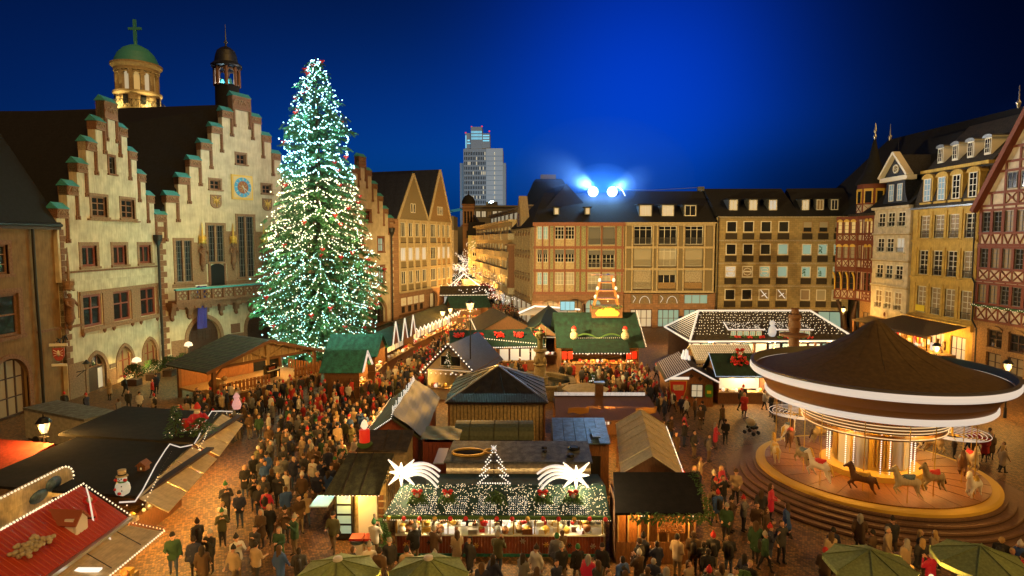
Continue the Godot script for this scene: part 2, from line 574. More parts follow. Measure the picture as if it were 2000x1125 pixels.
func surround(root: Node, x: float, y: float, w: float, h: float, b: float, mat: String, proud := 0.06, sill := 0.12, called := "window_surround") -> void:
	var key := "s%.2f_%.2f_%.2f_%.2f_%.2f" % [w, h, b, proud, sill]
	if not WC.has(key):
		var m := MB.new()
		m.b2(-b, 0, 0, h, -0.2, proud); m.b2(w, w+b, 0, h, -0.2, proud)
		m.b2(-b, w+b, h, h+b, -0.2, proud+0.01); m.b2(-b-0.06, w+b+0.06, -maxf(b*0.7,0.08), 0, -0.2, proud+sill)
		WC[key] = m.put()
	obj(root, called, WC[key], MATS[mat], V(x, y, 0))

func arch_pts(w: float, rise: float, pointed: bool, n := 7) -> Array: # from right spring over the top to left spring
	var a := w/2
	var out := []
	if not pointed or rise <= a:
		for i in 2*n+1:
			var t := PI*i/(2*n)
			out.append(Vector2(a*cos(t), rise*sin(t)))
		return out
	var c := (rise*rise - a*a)/(2*a)
	var r := a + c
	var tm := atan2(rise, c)
	for i in n+1:
		var t := tm*i/n
		out.append(Vector2(r*cos(t)-c, r*sin(t)))
	for i in range(n-1, -1, -1): out.append(Vector2(-out[i].x, out[i].y))
	return out

# Cuts an arched opening: returns the hole, fills its corners and lays a stone ring round it.
func arch(root: Node, cx: float, y0: float, w: float, h: float, rise: float, pointed: bool, wallmat: String, ringmat: String, ring := 0.3, proud := 0.1, th := 0.5) -> Array:
	var pts := arch_pts(w, rise, pointed)
	var ys := y0 + h - rise
	var m := MB.new()
	var half := pts.size()/2
	var right := [Vector2(w/2, rise)]
	for i in range(0, half+1): right.append(pts[i])
	var left := [Vector2(-w/2, rise)]
	for i in range(pts.size()-1, half-1, -1): left.append(pts[i])
	for pl in [right, left]:
		var pp := []
		for q in pl: pp.append(q + Vector2(cx, ys))
		m.ext(pp, -th, -0.001)
	part(root, "wall_infill", m, wallmat)
	var r := MB.new()
	var outer := arch_pts(w + 2*ring, rise + ring, pointed)
	for i in pts.size()-1:
		var a: Vector2 = pts[i] + Vector2(cx, ys)
		var b: Vector2 = pts[i+1] + Vector2(cx, ys)
		var c: Vector2 = outer[i+1] + Vector2(cx, ys)
		var d: Vector2 = outer[i] + Vector2(cx, ys)
		r.ext([a, d, c, b], -0.12, proud)
	r.b2(cx+w/2, cx+w/2+ring, y0, ys, -0.12, proud); r.b2(cx-w/2-ring, cx-w/2, y0, ys, -0.12, proud)
	part(root, "arch_surround", r, ringmat)
	return [cx - w/2, y0, w, h]

func quoins(root: Node, x: float, dirn: float, y0: float, y1: float, mat: String, hh := 0.52, long := 0.75, short := 0.42, z := 0.0, proud := 0.035) -> void:
	var n := int((y1-y0)/hh)
	for i in n:
		var l := long if i % 2 == 0 else short
		var a := x if dirn > 0 else x - l
		bx(root, "quoin", mat, a, a+l, y0+i*hh+0.01, y0+(i+1)*hh-0.012, z-0.3, z+proud + (0.008 if i % 3 == 0 else 0.0))

func roofz(root: Node, mat: String, x0: float, x1: float, z0: float, z1: float, ye: float, yr: float, called := "roof", over := 0.0, xr := -999.0) -> MeshInstance3D: # ridge along z
	var b := MB.new()
	var xm := (x0+x1)/2 if xr < -900 else xr
	b.ext([Vector2(x0-over, ye), Vector2(x1+over, ye), Vector2(xm, yr)], z0, z1)
	return part(root, called, b, mat)

func roofx(root: Node, mat: String, x0: float, x1: float, z0: float, z1: float, ye: float, yr: float, called := "roof", hip0 := 0.0, hip1 := 0.0, zr := 999.0) -> MeshInstance3D: # ridge along x; z1 is the front
	var b := MB.new()
	var zm := (z0+z1)/2 if zr > 900 else zr
	var A := V(x0,ye,z1)
	var B := V(x1,ye,z1)
	var C := V(x1,ye,z0)
	var D := V(x0,ye,z0)
	var R0 := V(x0+hip0,yr,zm)
	var R1 := V(x1-hip1,yr,zm)
	b.quad(R0, R1, B, A); b.quad(R1, R0, D, C); b.tri(R0, A, D); b.tri(R1, C, B); b.quad(A, B, C, D)
	return part(root, called, b, mat)

func roof_quad(root: Node, mat: String, a: Vector3, b: Vector3, c: Vector3, d: Vector3, th := 0.12, called := "roof") -> MeshInstance3D: # top face given clockwise from above
	var m := MB.new()
	var nn := (c-a).cross(b-a).normalized()
	if nn.y < 0: nn = -nn
	var dn := -nn*th
	m.quad(a, b, c, d); m.quad(d+dn, c+dn, b+dn, a+dn)
	m.quad(a, d, d+dn, a+dn); m.quad(d, c, c+dn, d+dn); m.quad(c, b, b+dn, c+dn); m.quad(b, a, a+dn, b+dn)
	return part(root, called, m, mat)

func pipe(root: Node, pts: Array, r := 0.08, called := "drainpipe") -> void:
	var b := MB.new()
	b.tube(pts, r, 8)
	part(root, called, b, "iron")

# a stepped gable: steps [x0, x1, top], each a sandstone merlon with carved tracery, copper cap and hanging strip
func stepped(root: Node, steps: Array, xm: float, strip := 1.7) -> Array:
	var rects := []
	for s in steps:
		var x0: float = s[0]
		var x1: float = s[1]
		var y: float = s[2]
		rects.append([x0, x1, y-6.0, y])
		var mid := (x0+x1)/2
		var big: bool = absf(mid - xm) < 0.6
		var hh := 1.6 if big else 0.8
		var m := bx(root, "merlon", "sandstone", x0, x1, y-hh, y, -0.75, 0.09)
		var t := MB.new()
		var w := x1-x0
		for k in [0.25, 0.5, 0.75]:
			var c := Vector2(x0+w*k, y-hh*0.62)
			var rr := w*0.19
			for i in 8:
				var a := PI*i/8
				var b := PI*(i+1)/8
				t.bar(V(c.x+rr*cos(a), c.y+rr*1.3*sin(a), 0.12), V(c.x+rr*cos(b), c.y+rr*1.3*sin(b), 0.12), 0.07, 0.1)
		t.b2(x0+0.03, x1-0.03, y-0.1, y-0.01, 0.09, 0.17)
		t.b2(x0+0.03, x1-0.03, y-hh+0.02, y-hh+0.1, 0.09, 0.16)
		t.ball(V(mid, y-hh*0.3, 0.1), V(0.16,0.16,0.08), 8, 5)
		part(root, "tracery", t, "sandstone_pale")
		var c := MB.new()
		c.xf = Transform3D(Basis(V(0,0,1), V(0,1,0), V(-1,0,0)), V(x1+0.06, y, 0)) # ridge along x
		c.ext([Vector2(0.2, 0.0), Vector2(-0.9, 0.0), Vector2(-0.4, 0.55)], 0, x1-x0+0.12)
		part(root, "copper_cap", c, "copper")
		var sides := []
		if mid <= xm + 0.1: sides.append(x1 - 0.34)
		if mid >= xm - 0.1: sides.append(x0)
		if big: sides = [x0, x1-0.34]
		for sx in sides:
			var sm := MB.new()
			sm.b2(sx, sx+0.34, y-hh-strip, y-hh, -0.1, 0.1)
			sm.b2(sx+0.09, sx+0.25, y-hh-strip, y-hh, 0.1, 0.17)
			sm.b2(sx-0.08, sx+0.42, y-hh-strip-0.36, y-hh-strip, -0.1, 0.13)
			sm.ball(V(sx+0.17, y-hh-strip-0.16, 0.15), V(0.15,0.15,0.12), 8, 5)
			part(root, "gable_strip", sm, "sandstone")
	return rects

func statue_shape(h: float) -> MB: # a robed standing figure with staff
	var b := MB.new()
	b.lathe([Vector2(0.17,0), Vector2(0.15,0.12), Vector2(0.13,0.3), Vector2(0.14,0.45), Vector2(0.16,0.6), Vector2(0.19,0.72), Vector2(0.12,0.80), Vector2(0.05,0.83)], 10)
	b.ball(V(0,0.9,0.01), V(0.075,0.09,0.08), 8, 6)
	b.ball(V(0,0.94,-0.01), V(0.085,0.06,0.085), 8, 5)
	b.tube([V(-0.17,0.75,0), V(-0.23,0.58,0.05), V(-0.12,0.47,0.14)], 0.055, 6, 0.04)
	b.tube([V(0.17,0.75,0), V(0.24,0.6,0.06), V(0.21,0.5,0.16)], 0.055, 6, 0.04)
	b.cyl(V(0.22,0.02,0.16), V(0.22,1.05,0.16), 0.02, 0.015, 6)
	for i in b.v.size(): b.v[i] = b.v[i] * h
	return b

func statue_niche(root: Node, x: float, yb: float, h: float, spire: float, z := 0.0) -> void:
	var o := part(root, "statue", statue_shape(h), "sandstone")
	o.position = V(x, yb, z+0.3)
	var c := MB.new()
	c.lathe([Vector2(0.06,yb-1.0), Vector2(0.2,yb-0.7), Vector2(0.16,yb-0.5), Vector2(0.32,yb-0.2), Vector2(0.34,yb)], 8, V(x,0,z+0.22))
	part(root, "statue_bracket", c, "sandstone")
	var t := MB.new()
	var y := yb + h*1.12
	t.lathe([Vector2(0.34,y), Vector2(0.4,y+0.12), Vector2(0.36,y+0.2), Vector2(0.4,y+0.5), Vector2(0.28,y+0.75), Vector2(0.12,y+0.8), Vector2(0.1,y+spire*0.6), Vector2(0.02,y+spire)], 8, V(x,0,z+0.3))
	for k in 8:
		var a := TAU*k/8
		t.cyl(V(x+0.38*cos(a), y+0.4, z+0.3+0.38*sin(a)), V(x+0.36*cos(a), y+0.95, z+0.3+0.36*sin(a)), 0.05, 0.01, 5)
		t.ball(V(x+0.37*cos(a), y-0.02, z+0.3+0.37*sin(a)), V(0.06,0.08,0.06), 6, 4)
	for k in 7:
		var yy := y + 0.9 + (spire-1.0)*k/7
		t.ball(V(x, yy, z+0.3), V(0.13-0.01*k, 0.07, 0.13-0.01*k), 6, 4)
	part(root, "statue_canopy", t, "gold" if spire < 2.4 else "sandstone_pale")

func house_shell(root: Node, mat: String, w: float, h: float, d: float, th := 0.5) -> void: # side and back walls behind a facade
	bx(root, "side_wall", mat, 0.0, 0.4, 0, h, -d, -th)
	bx(root, "side_wall", mat, w-0.4, w, 0, h, -d, -th)
	bx(root, "back_wall", mat, 0.4, w-0.4, 0, h, -d, -d+0.4)
	bx(root, "inner_floor", "dark_wood", 0.4, w-0.4, 0, h-0.1, -th-0.75, -th-0.45)

# ---------------------------------------------------------------- west side: the three stepped gables
func west_row() -> void:
	# far left house
	var r := thing("ochre_house", "ochre plastered house with dark eaves at the far left edge, beside the stepped gables", "house", V(-38.35, 0, -35.6), PI/2)
	var holes := [[7.5,11.0,2.9,2.2],[7.4,6.3,3.7,3.2],[1.5,11.0,2.9,2.2],[1.5,6.3,3.4,3.2]]
	var ah := arch(r, 9.9, 0.0, 3.4, 4.6, 1.7, false, "orange_plaster", "sandstone", 0.35)
	holes.append(ah)
	facade(r, "orange_plaster", [[0,15.4,0,14.6]], holes)
	for hx in [1.5, 7.5]:
		surround(r, hx, 11.0, 2.9, 2.2, 0.35, "sandstone")
		win(r, hx, 11.0, 2.9, 2.2, 2, 3, "sandstone", "dark_glass", 0.16)
	for hx in [1.5, 7.4]:
		surround(r, hx, 6.3, 3.7 if hx > 5 else 3.4, 3.2, 0.4, "sandstone")
		win(r, hx, 6.3, 3.7 if hx > 5 else 3.4, 3.2, 2, 2, "sandstone", "dark_glass", 0.2)
	win(r, 8.25, 0.05, 3.3, 4.5, 4, 3, "dark_wood", "win_dim", 0.16, -0.3, 0.1, "arched_window")
	house_shell(r, "orange_plaster", 15.4, 14.6, 12)
	bx(r, "eaves_board", "dark_wood", -0.2, 15.4, 14.4, 14.7, -0.3, 0.45)
	var gut := MB.new()
	gut.cyl(V(-0.2,14.75,0.5), V(15.4,14.75,0.5), 0.13, 0.13, 8)
	part(r, "gutter", gut, "iron")
	roofx(r, "slate", -0.3, 15.5, -13, 0.55, 14.7, 25.5)
	pipe(r, [V(12.6,14.6,0.25), V(12.6,10,0.25), V(12.7,5,0.25), V(12.7,0,0.25)], 0.11)
	bx(r, "string_course", "sandstone", 12.7, 15.4, 6.1, 6.3, 0, 0.14)

	# first gable
	r = thing("stepped_gable_house", "cream house with narrow stepped gable and lone small attic window, left of the clock house", "house", V(-38, 0, -51), PI/2)
	var steps := [[6.25,8.1,26.35],[4.95,6.25,24.3],[3.6,4.95,22.25],[2.3,3.6,20.2],[0.98,2.3,18.15],[-0.35,0.98,16.15],[8.1,9.45,24.3],[9.45,10.8,22.25],[10.8,12.12,20.2],[12.12,13.45,18.15],[13.45,15.2,16.25]]
	var rects := stepped(r, steps, 7.2)
	rects.append([-0.1, 14.6, 0, 15.6])
	for st in steps: rects.append([st[0], st[1], 10.0, st[2]-0.01])
	holes = [[6.6,19.75,0.75,1.55],[3.95,15.65,2.0,1.85],[8.05,15.65,2.0,1.85],[2.35,11.2,1.9,1.85],[6.55,11.2,1.9,1.85],[10.55,11.2,1.9,1.85],[2.1,5.85,2.5,2.85],[6.2,5.85,2.6,2.85],[10.4,5.85,2.6,2.85]]
	for a in [[3.5,0.0,2.4,3.3],[7.55,0.35,2.2,2.95],[11.6,0.6,2.2,2.7]]:
		holes.append(arch(r, a[0], a[1], a[2], a[3], 1.55, true, "cream_plaster", "sandstone_pale", 0.34))
	facade(r, "cream_plaster", rects, holes, 0.7)
	surround(r, 6.6, 19.75, 0.75, 1.55, 0.24, "sandstone"); win(r, 6.6, 19.75, 0.75, 1.55, 1, 3, "grey_paint", "dark_glass", 0.07)
	for x in [3.95, 8.05]:
		surround(r, x, 15.65, 2.0, 1.85, 0.25, "sandstone_pale"); win(r, x, 15.65, 2.0, 1.85, 2, 3, "sandstone", "dark_glass", 0.16)
	bx(r, "sill_course", "sandstone_pale", 3.3, 10.7, 15.3, 15.46, -0.1, 0.22)
	for x in [2.35, 6.55, 10.55]:
		surround(r, x, 11.2, 1.9, 1.85, 0.32, "sandstone_pale"); win(r, x, 11.2, 1.9, 1.85, 2, 1, "red_wood", "dark_glass", 0.2)
	bx(r, "string_course", "sandstone", 0.2, 13.6, 10.74, 10.9, -0.1, 0.2)
	bx(r, "window_band", "sandstone_pale", 1.75, 13.5, 8.72, 9.05, -0.1, 0.16)
	bx(r, "window_band", "sandstone_pale", 1.75, 13.5, 5.45, 5.8, -0.1, 0.3)
	for x in [1.75, 4.7, 8.85, 13.05]:
		bx(r, "window_pier", "sandstone_pale", x, x + (1.4 if x > 4 and x < 12 else 0.35), 5.8, 8.72, -0.2, 0.1)
	for x in [2.1, 6.2, 10.4]:
		win(r, x, 5.85, 2.6 if x > 5 else 2.5, 2.85, 2, 2, "red_wood", "dark_glass", 0.22, -0.1, 0.14, "window", 0.58)
		for k in [x-0.2, x+2.6]:
			var cb := MB.new(); cb.lathe([Vector2(0.03,5.05), Vector2(0.15,5.25), Vector2(0.18,5.45)], 6, V(k,0,0.1)); part(r, "corbel", cb, "sandstone")
	var dm := MB.new(); dm.b2(2.35,3.9,0,2.05,-0.3,-0.2); part(r, "door", dm, "dark_wood")
	win(r, 2.32, 2.1, 2.36, 1.1, 3, 1, "sandstone", "dark_glass", 0.14, -0.2, 0.1, "fanlight")
	bx(r, "door_side_light", "win_cream", 3.95, 4.6, 0.1, 1.9, -0.34, -0.26)
	win(r, 6.47, 0.35, 2.16, 2.9, 2, 2, "red_wood", "win_dim", 0.2, -0.2, 0.1, "arched_window", 0.55)
	win(r, 10.52, 0.6, 2.16, 2.65, 2, 2, "red_wood", "win_dim", 0.2, -0.2, 0.1, "arched_window", 0.5)
	bx(r, "stone_plinth", "sandstone_pale", 0.0, 1.9, 0, 3.0, 0, 0.05)
	bx(r, "stone_plinth", "sandstone_pale", 4.9, 6.2, 0, 1.5, 0, 0.05)
	bx(r, "stone_plinth", "sandstone_pale", 8.9, 10.2, 0, 1.3, 0, 0.05)
	bx(r, "plaque", "dark_wood", 5.2, 6.0, 1.6, 2.0, 0.05, 0.1)
	quoins(r, -0.1, 1, 3.0, 14.6, "sandstone"); quoins(r, 14.55, -1, 0.0, 15.2, "sandstone", 0.6, 0.95, 0.6)
	house_shell(r, "cream_plaster", 14.6, 15.6, 14, 0.7)
	roofz(r, "slate", 0.3, 14.2, -16, -0.7, 15.6, 25.6, "roof", 0.3, 7.2)
	statue_niche(r, 0.1, 6.9, 2.2, 3.6, 0.1)
	bx(r, "corner_course", "sandstone", -0.2, 2.0, 6.1, 6.3, 0, 0.18)

	# clock house
	r = thing("clock_house", "tall cream house with wide stepped gable, wall clock and carved balcony", "house", V(-37.9, 0, -65), PI/2 - deg_to_rad(28))
	steps = [[9.42,11.98,30.55],[8.0,9.42,28.55],[6.57,8.0,26.52],[5.15,6.57,24.48],[3.72,5.15,22.45],[2.34,3.72,20.4],[0.87,2.34,18.35],[-0.55,0.87,16.25],[11.98,13.42,28.55],[13.42,14.85,26.52],[14.85,16.27,24.48],[16.27,17.7,22.45],[17.7,19.1,20.4],[19.1,20.55,18.35],[20.55,22.0,16.25]]
	rects = stepped(r, steps, 10.7)
	for st in steps: rects.append([st[0], st[1], 10.0, st[2]-0.01])
	rects.append([-0.3, 22, 0, 15.6])
	holes = [[9.75,22.6,1.25,1.2],[6.15,19.35,1.3,1.1],[13.3,19.35,1.3,1.1],[1.75,9.0,1.8,4.5],[5.65,11.05,2.0,4.2],[9.6,9.1,2.2,7.3],[14.6,11.05,2.0,4.2],[18.2,9.0,1.8,4.5]]
	for a in [[4.75,0.0,4.0,4.75],[12.5,0.0,4.2,5.0],[18.6,0.0,3.0,4.4]]:
		holes.append(arch(r, a[0], a[1], a[2], a[3], 2.3, true, "cream_plaster", "sandstone_pale", 0.42))
	facade(r, "cream_plaster", rects, holes, 0.7)
	for a in [[9.75,22.6,1.25,1.2],[6.15,19.35,1.3,1.1],[13.3,19.35,1.3,1.1]]:
		surround(r, a[0], a[1], a[2], a[3], 0.22, "sandstone_pale", 0.07, 0.2)
		win(r, a[0], a[1], a[2], a[3], 2, 2, "sandstone", "dark_glass", 0.14)
	for x in [6.1, 13.25]: # shields with a spread bird under the windows
		var sh := MB.new()
		var pl := [Vector2(0,1.55), Vector2(1.4,1.55), Vector2(1.4,0.6)]
		for i in range(1, 8): pl.append(Vector2(0.7+0.7*cos(PI*i/8), 0.6-0.6*sin(PI*i/8)))
		pl.append(Vector2(0,0.6))
		sh.ext(pl, -0.05, 0.12)
		var so := part(r, "shield", sh, "sandstone_pale"); so.position = V(x, 17.2, 0)
		var e := MB.new()
		e.ball(V(0.7,0.85,0.14), V(0.16,0.36,0.08), 8, 5); e.ball(V(0.62,1.3,0.14), V(0.1,0.13,0.08), 6, 4)
		for s in [-1, 1]:
			for k in 4: e.bar(V(0.7+s*0.1,0.95+0.03*k,0.15), V(0.7+s*(0.5-0.05*k),1.3-0.26*k,0.15), 0.09, 0.06)
		e.bar(V(0.7,0.6,0.15), V(0.7,0.2,0.15), 0.2, 0.06)
		part(so, "bird_relief", e, "gold")
	# clock
	var ck := bx(r, "clock_panel", "gold", 8.9, 11.8, 18.4, 21.3, 0, 0.16)
	var cf := MB.new(); cf.b2(9.1,11.6,18.62,21.1,0.16,0.19); part(r, "clock_field", cf, mt("clock_cream", Color(0.55,0.42,0.2), 0.7, 0, ""))
	var disc := func(r0: float, z0: float, z1: float) -> MB:
		var b := MB.new(); b.xf = Transform3D(Basis(V(1,0,0), V(0,0,1), V(0,-1,0)), V(10.35, 19.86, 0))
		b.lathe([Vector2(r0,z0), Vector2(r0,z1)], 40); return b
	part(r, "clock_ring", disc.call(1.17, 0.18, 0.22), mt("clock_blue", Color(0.05,0.30,0.55), 0.6, 0, ""))
	part(r, "clock_centre", disc.call(0.74, 0.2, 0.25), mt("clock_brown", Color(0.25,0.09,0.03), 0.6, 0, ""))
	for k in 12:
		var a := TAU*k/12
		var nm := MB.new(); var dr := V(sin(a), cos(a), 0)
		nm.bar(V(10.35,19.86,0.24)+dr*0.84, V(10.35,19.86,0.24)+dr*1.1, 0.2, 0.04)
		part(r, "clock_numeral", nm, mt("clock_pale", Color(0.6,0.62,0.55), 0.6, 0, ""))
	for a in [[TAU*0.355, 1.05, 0.07], [TAU*0.44, 0.7, 0.09]]:
		var hd := MB.new(); var dr := V(sin(a[0]), cos(a[0]), 0)
		hd.bar(V(10.35,19.86,0.29)-dr*0.25, V(10.35,19.86,0.29)+dr*a[1], a[2], 0.03)
		part(r, "clock_hand", hd, "white_thing")
	for k in 8:
		var a := TAU*(k+0.5)/8
		var ry := MB.new(); ry.bar(V(10.35,19.86,0.255), V(10.35+0.62*sin(a),19.86+0.62*cos(a),0.255), 0.05, 0.02); part(r, "clock_ray", ry, "gold")
	# tall hall windows
	for a in [[1.75,9.0,1.8,4.5,7],[5.65,11.05,2.0,4.2,6],[9.6,9.1,2.2,7.3,10],[14.6,11.05,2.0,4.2,6],[18.2,9.0,1.8,4.5,7]]:
		surround(r, a[0], a[1], a[2], a[3], 0.3, "sandstone_pale", 0.08, 0.14)
		var w := win(r, a[0], a[1], a[2], a[3], 6, a[4], "grey_paint", "dark_glass", 0.06)
		var mu := MB.new(); mu.b2(a[2]/2-0.13, a[2]/2+0.13, 0, a[3], -0.05, 0.1); part(w, "mullion", mu, "sandstone_pale")
	bx(r, "hall_wall_stone", "sandstone_pale", 1.2, 20.3, 8.35, 8.75, 0, 0.05)
	for a in [[3.85,5.3,8.75,13.3],[7.95,9.25,8.75,14.6],[12.15,14.25,8.75,14.6],[16.9,17.9,8.75,13.3]]:
		bx(r, "hall_wall_stone", "sandstone_pale", a[0], a[1], a[2], a[3], 0, 0.045)
	for x in [4.72, 8.68, 13.05, 17.2]: statue_niche(r, x, 11.0, 2.0, 2.3, 0.05)
	for x in [5.75, 14.2]:
		var d := MB.new(); d.b2(x,x+1.75,8.35,10.4,0.05,0.12); d.xf = Transform3D(Basis.IDENTITY, V(x+0.875,10.4,0))
		var ap := arch_pts(1.75, 0.45, false); d.ext(ap, 0.05, 0.12)
		part(r, "balcony_door", d, "dark_glass")
		var ds := MB.new(); ds.b2(x-0.25,x,8.35,10.9,0.04,0.18); ds.b2(x+1.75,x+2.0,8.35,10.9,0.04,0.18); ds.b2(x-0.25,x+2.0,10.9,11.02,0.04,0.2); part(r, "door_surround", ds, "sandstone")
	# balcony
	bx(r, "balcony_floor", "sandstone", 0.6, 20.9, 6.75, 7.0, 0, 1.55)
	bx(r, "balcony_rail", "copper", 0.5, 21.0, 8.18, 8.34, 1.3, 1.68)
	for k in 15:
		var x := 0.6 + k*1.4
		bx(r, "balcony_post", "sandstone", x, x+0.2, 7.0, 8.18, 1.33, 1.62)
		if k == 14: break
		var tr := MB.new()
		for q in [[0.35,0.3],[0.35,0.85],[0.85,0.3],[0.85,0.85],[0.6,0.58]]:
			var c := V(x+0.2+q[0], 7.0+q[1], 1.46)
			for i in 8: tr.bar(c+V(0.24*cos(TAU*i/8),0.24*sin(TAU*i/8),0), c+V(0.24*cos(TAU*(i+1)/8),0.24*sin(TAU*(i+1)/8),0), 0.07, 0.12)
		tr.b2(x+0.2,x+1.4,7.0,7.08,1.36,1.58); tr.b2(x+0.2,x+1.4,8.08,8.18,1.36,1.58)
		part(r, "balcony_tracery", tr, "sandstone")
	for k in 11:
		var x := 0.9 + k*1.98
		var cb := MB.new()
		for q in [[0,5.0,0.25,0.3],[0,5.4,0.4,0.5],[0,5.9,0.6,0.8],[0,6.35,0.8,1.2]]: cb.b2(x-q[2]*0.7, x+q[2]*0.7, q[1], q[1]+0.5, 0, q[3])
		cb.ball(V(x,5.0,0.25), V(0.2,0.25,0.25), 8, 5)
		part(r, "balcony_corbel", cb, "sandstone")
		if k < 10:
			var ar := MB.new()
			for i in 6:
				var a := PI*i/6
				var b := PI*(i+1)/6
				ar.bar(V(x+0.99+0.6*cos(a),6.1+0.6*sin(a),1.1), V(x+0.99+0.6*cos(b),6.1+0.6*sin(b),1.1), 0.18, 0.8)
			part(r, "balcony_arch", ar, "sandstone")
	# gates
	for a in [[4.75,4.0],[12.5,4.2],[18.6,3.0]]:
		var g := MB.new(); g.b2(a[0]-a[1]/2, a[0]+a[1]/2, 0, 4.95 if a[1] > 3.5 else 4.3, -0.5, -0.4); part(r, "gate", g, "dark_wood")
		for k in [-1.3,-0.55,0.4,1.15]:
			if a[1] < 3.5 and absf(k) > 1.2: continue
			win(r, a[0]+k-0.0, 2.15, 0.62, 1.15, 1, 3, "dark_wood", "win_white", 0.06, -0.36, 0.06, "gate_window")
	bx(r, "plaque", "sandstone", 8.2, 9.4, 2.5, 3.6, 0, 0.1)
	bx(r, "stone_plinth", "sandstone_pale", 0.8, 2.3, 0, 2.6, 0, 0.05)
	bx(r, "stone_plinth", "sandstone_pale", 7.2, 10.0, 0, 2.4, 0, 0.05)
	quoins(r, -0.3, 1, 0, 15.0, "sandstone", 0.6, 0.95, 0.6)
	house_shell(r, "cream_plaster", 22, 15.6, 14, 0.7)
	# its big roof: ridge running back over the block
	var rb := MB.new()
	rb.xf = r.transform.affine_inverse()
	var A := V(-33.3, 29.9, -75.2)
	var B := V(-92.0, 29.9, -83.0)
	var C := V(-38.3, 15.5, -64.6)
	var D := V(-92.0, 15.5, -58.0)
	var E2 := V(-28.6, 15.5, -84.2)
	var F := V(-92.0, 15.5, -100.0)
	rb.quad(A, C, D, B); rb.quad(B, F, E2, A); rb.tri(A, E2, C); rb.tri(B, D, F); rb.quad(C, E2, F, D)
	part(r, "roof", rb, "slate")
	# hopper and pipe at the joint of the two gables
	var hp := MB.new(); hp.lathe([Vector2(0.1,12.6), Vector2(0.16,13.0), Vector2(0.42,13.6), Vector2(0.46,14.1)], 8, V(-0.55,0,0.6)); part(r, "rain_hopper", hp, "iron")
	pipe(r, [V(-0.55,12.7,0.6), V(-0.55,8,0.6), V(-0.5,0,0.6)], 0.13)

	# third gable, mostly behind the fir
	r = thing("third_gable_house", "cream stepped gable house behind the lit fir, next to the twin gables", "house", V(-28.2, 0, -84.2), PI/2 - deg_to_rad(20))
	steps = [[11.5,13.4,26.4],[9.95,11.5,24.5],[8.4,9.95,22.55],[6.85,8.4,20.7],[5.3,6.85,18.8],[3.7,5.3,17.0],[13.4,14.95,24.5],[14.95,16.5,22.55],[16.5,18.1,20.7],[18.1,19.6,18.75],[19.6,21.2,17.3]]
	rects = stepped(r, steps, 12.45)
	for st in steps: rects.append([st[0], st[1], 10.0, st[2]-0.01])
	rects.append([0.0, 22.6, 0, 16.3])
	holes = [[16.5,11.7,1.7,2.3],[16.5,6.5,1.7,2.8],[10.5,11.7,1.7,2.3],[10.5,6.5,1.7,2.8],[13.0,16.5,1.5,1.7]]
	holes.append(arch(r, 16.4, 0, 3.8, 3.6, 1.7, false, "cream_plaster", "sandstone_pale", 0.5))
	facade(r, "cream_plaster", rects, holes, 0.7)
	for h in holes.slice(0, 5):
		surround(r, h[0], h[1], h[2], h[3], 0.28, "sandstone"); win(r, h[0], h[1], h[2], h[3], 2, 2, "red_wood", "win_cool" if h[0] > 15 else "dark_glass", 0.14)
	win(r, 14.55, 0.05, 3.7, 3.5, 4, 3, "dark_wood", "dark_glass", 0.12, -0.3, 0.1, "arched_window")
	quoins(r, 20.3, 1, 3, 15.5, "cream_plaster", 0.55, 0.8, 0.45, 0, 0.05)
	bx(r, "corner_pier", "ashlar_red", 20.0, 22.6, 0, 16.4, 0.0, 0.03)
	house_shell(r, "cream_plaster", 22.6, 16.3, 14, 0.7)
	roofz(r, "slate", 1.0, 21.6, -20, -0.7, 16.4, 24.6, "roof", 0.2, 12.45)
	pipe(r, [V(20.0,15.4,0.4), V(20.0,8,0.4), V(20.0,0,0.4)], 0.13)
	var hq := MB.new(); hq.lathe([Vector2(0.1,14.1), Vector2(0.5,15.0), Vector2(0.55,15.6)], 8, V(20.0,0,0.45)); part(r, "rain_hopper", hq, "iron")

	# twin gables
	r = thing("twin_gable_house", "long beige house with two steep slate gables and window grid, at the street mouth", "house", V(-21.42, 0, -110.4), PI/2 - deg_to_rad(18))
	holes = []
	var rows := [[14.2,17.0,13.1],[9.8,12.4,8.5],[5.5,8.1,4.3]]
	for q in rows:
		for x in [0.95,3.75,6.5,9.3]: holes.append([x, q[0], 2.1, q[1]-q[0]-0.2])
		for x in [13.05,16.1,18.5,20.9]: holes.append([x, q[0], 2.7 if x < 14 else 1.75, q[1]-q[0]-0.2])
	facade(r, "panel_beige", [[0.3,23.4,3.9,17.4]], holes, 0.4)
	for q in rows:
		for i in 8:
			var x: float = [0.95,3.75,6.5,9.3,13.05,16.1,18.5,20.9][i]
			var w := 2.7 if i == 4 else (2.1 if i < 4 else 1.75)
			var pm := "dark_glass"
			if q[0] == 9.8 and i != 4: pm = "win_white"
			win(r, x, q[0], w, q[1]-q[0]-0.2, 4 if i == 4 else 3, 1, "white_paint", pm, 0.09)
			bx(r, "parapet_panel", "pebble" if i < 4 else ("shutter" if i == 4 else "pale_wood"), x+0.1, x+w-0.1, q[2]+0.1, q[0]-0.15, 0, 0.06)
			bx(r, "drip_rail", "dark_wood", x, x+w, q[2]-0.02, q[2]+0.1, 0, 0.1)
	for x in [0.3,3.25,6.0,8.8,11.7,12.5,15.85,18.1,20.5,22.95]: bx(r, "facade_rib", "panel_beige", x, x+0.4, 3.9, 17.35, 0, 0.2)
	for y in [3.9, 8.15, 12.55, 17.1]: bx(r, "floor_band", "panel_beige", 0.3, 23.4, y, y+0.3, 0.0, 0.16)
	var gm := MB.new(); gm.ext([Vector2(0.3,17.4), Vector2(12.4,17.4), Vector2(6.3,26.0)], -0.3, 0.0); part(r, "gable", gm, "pebble")
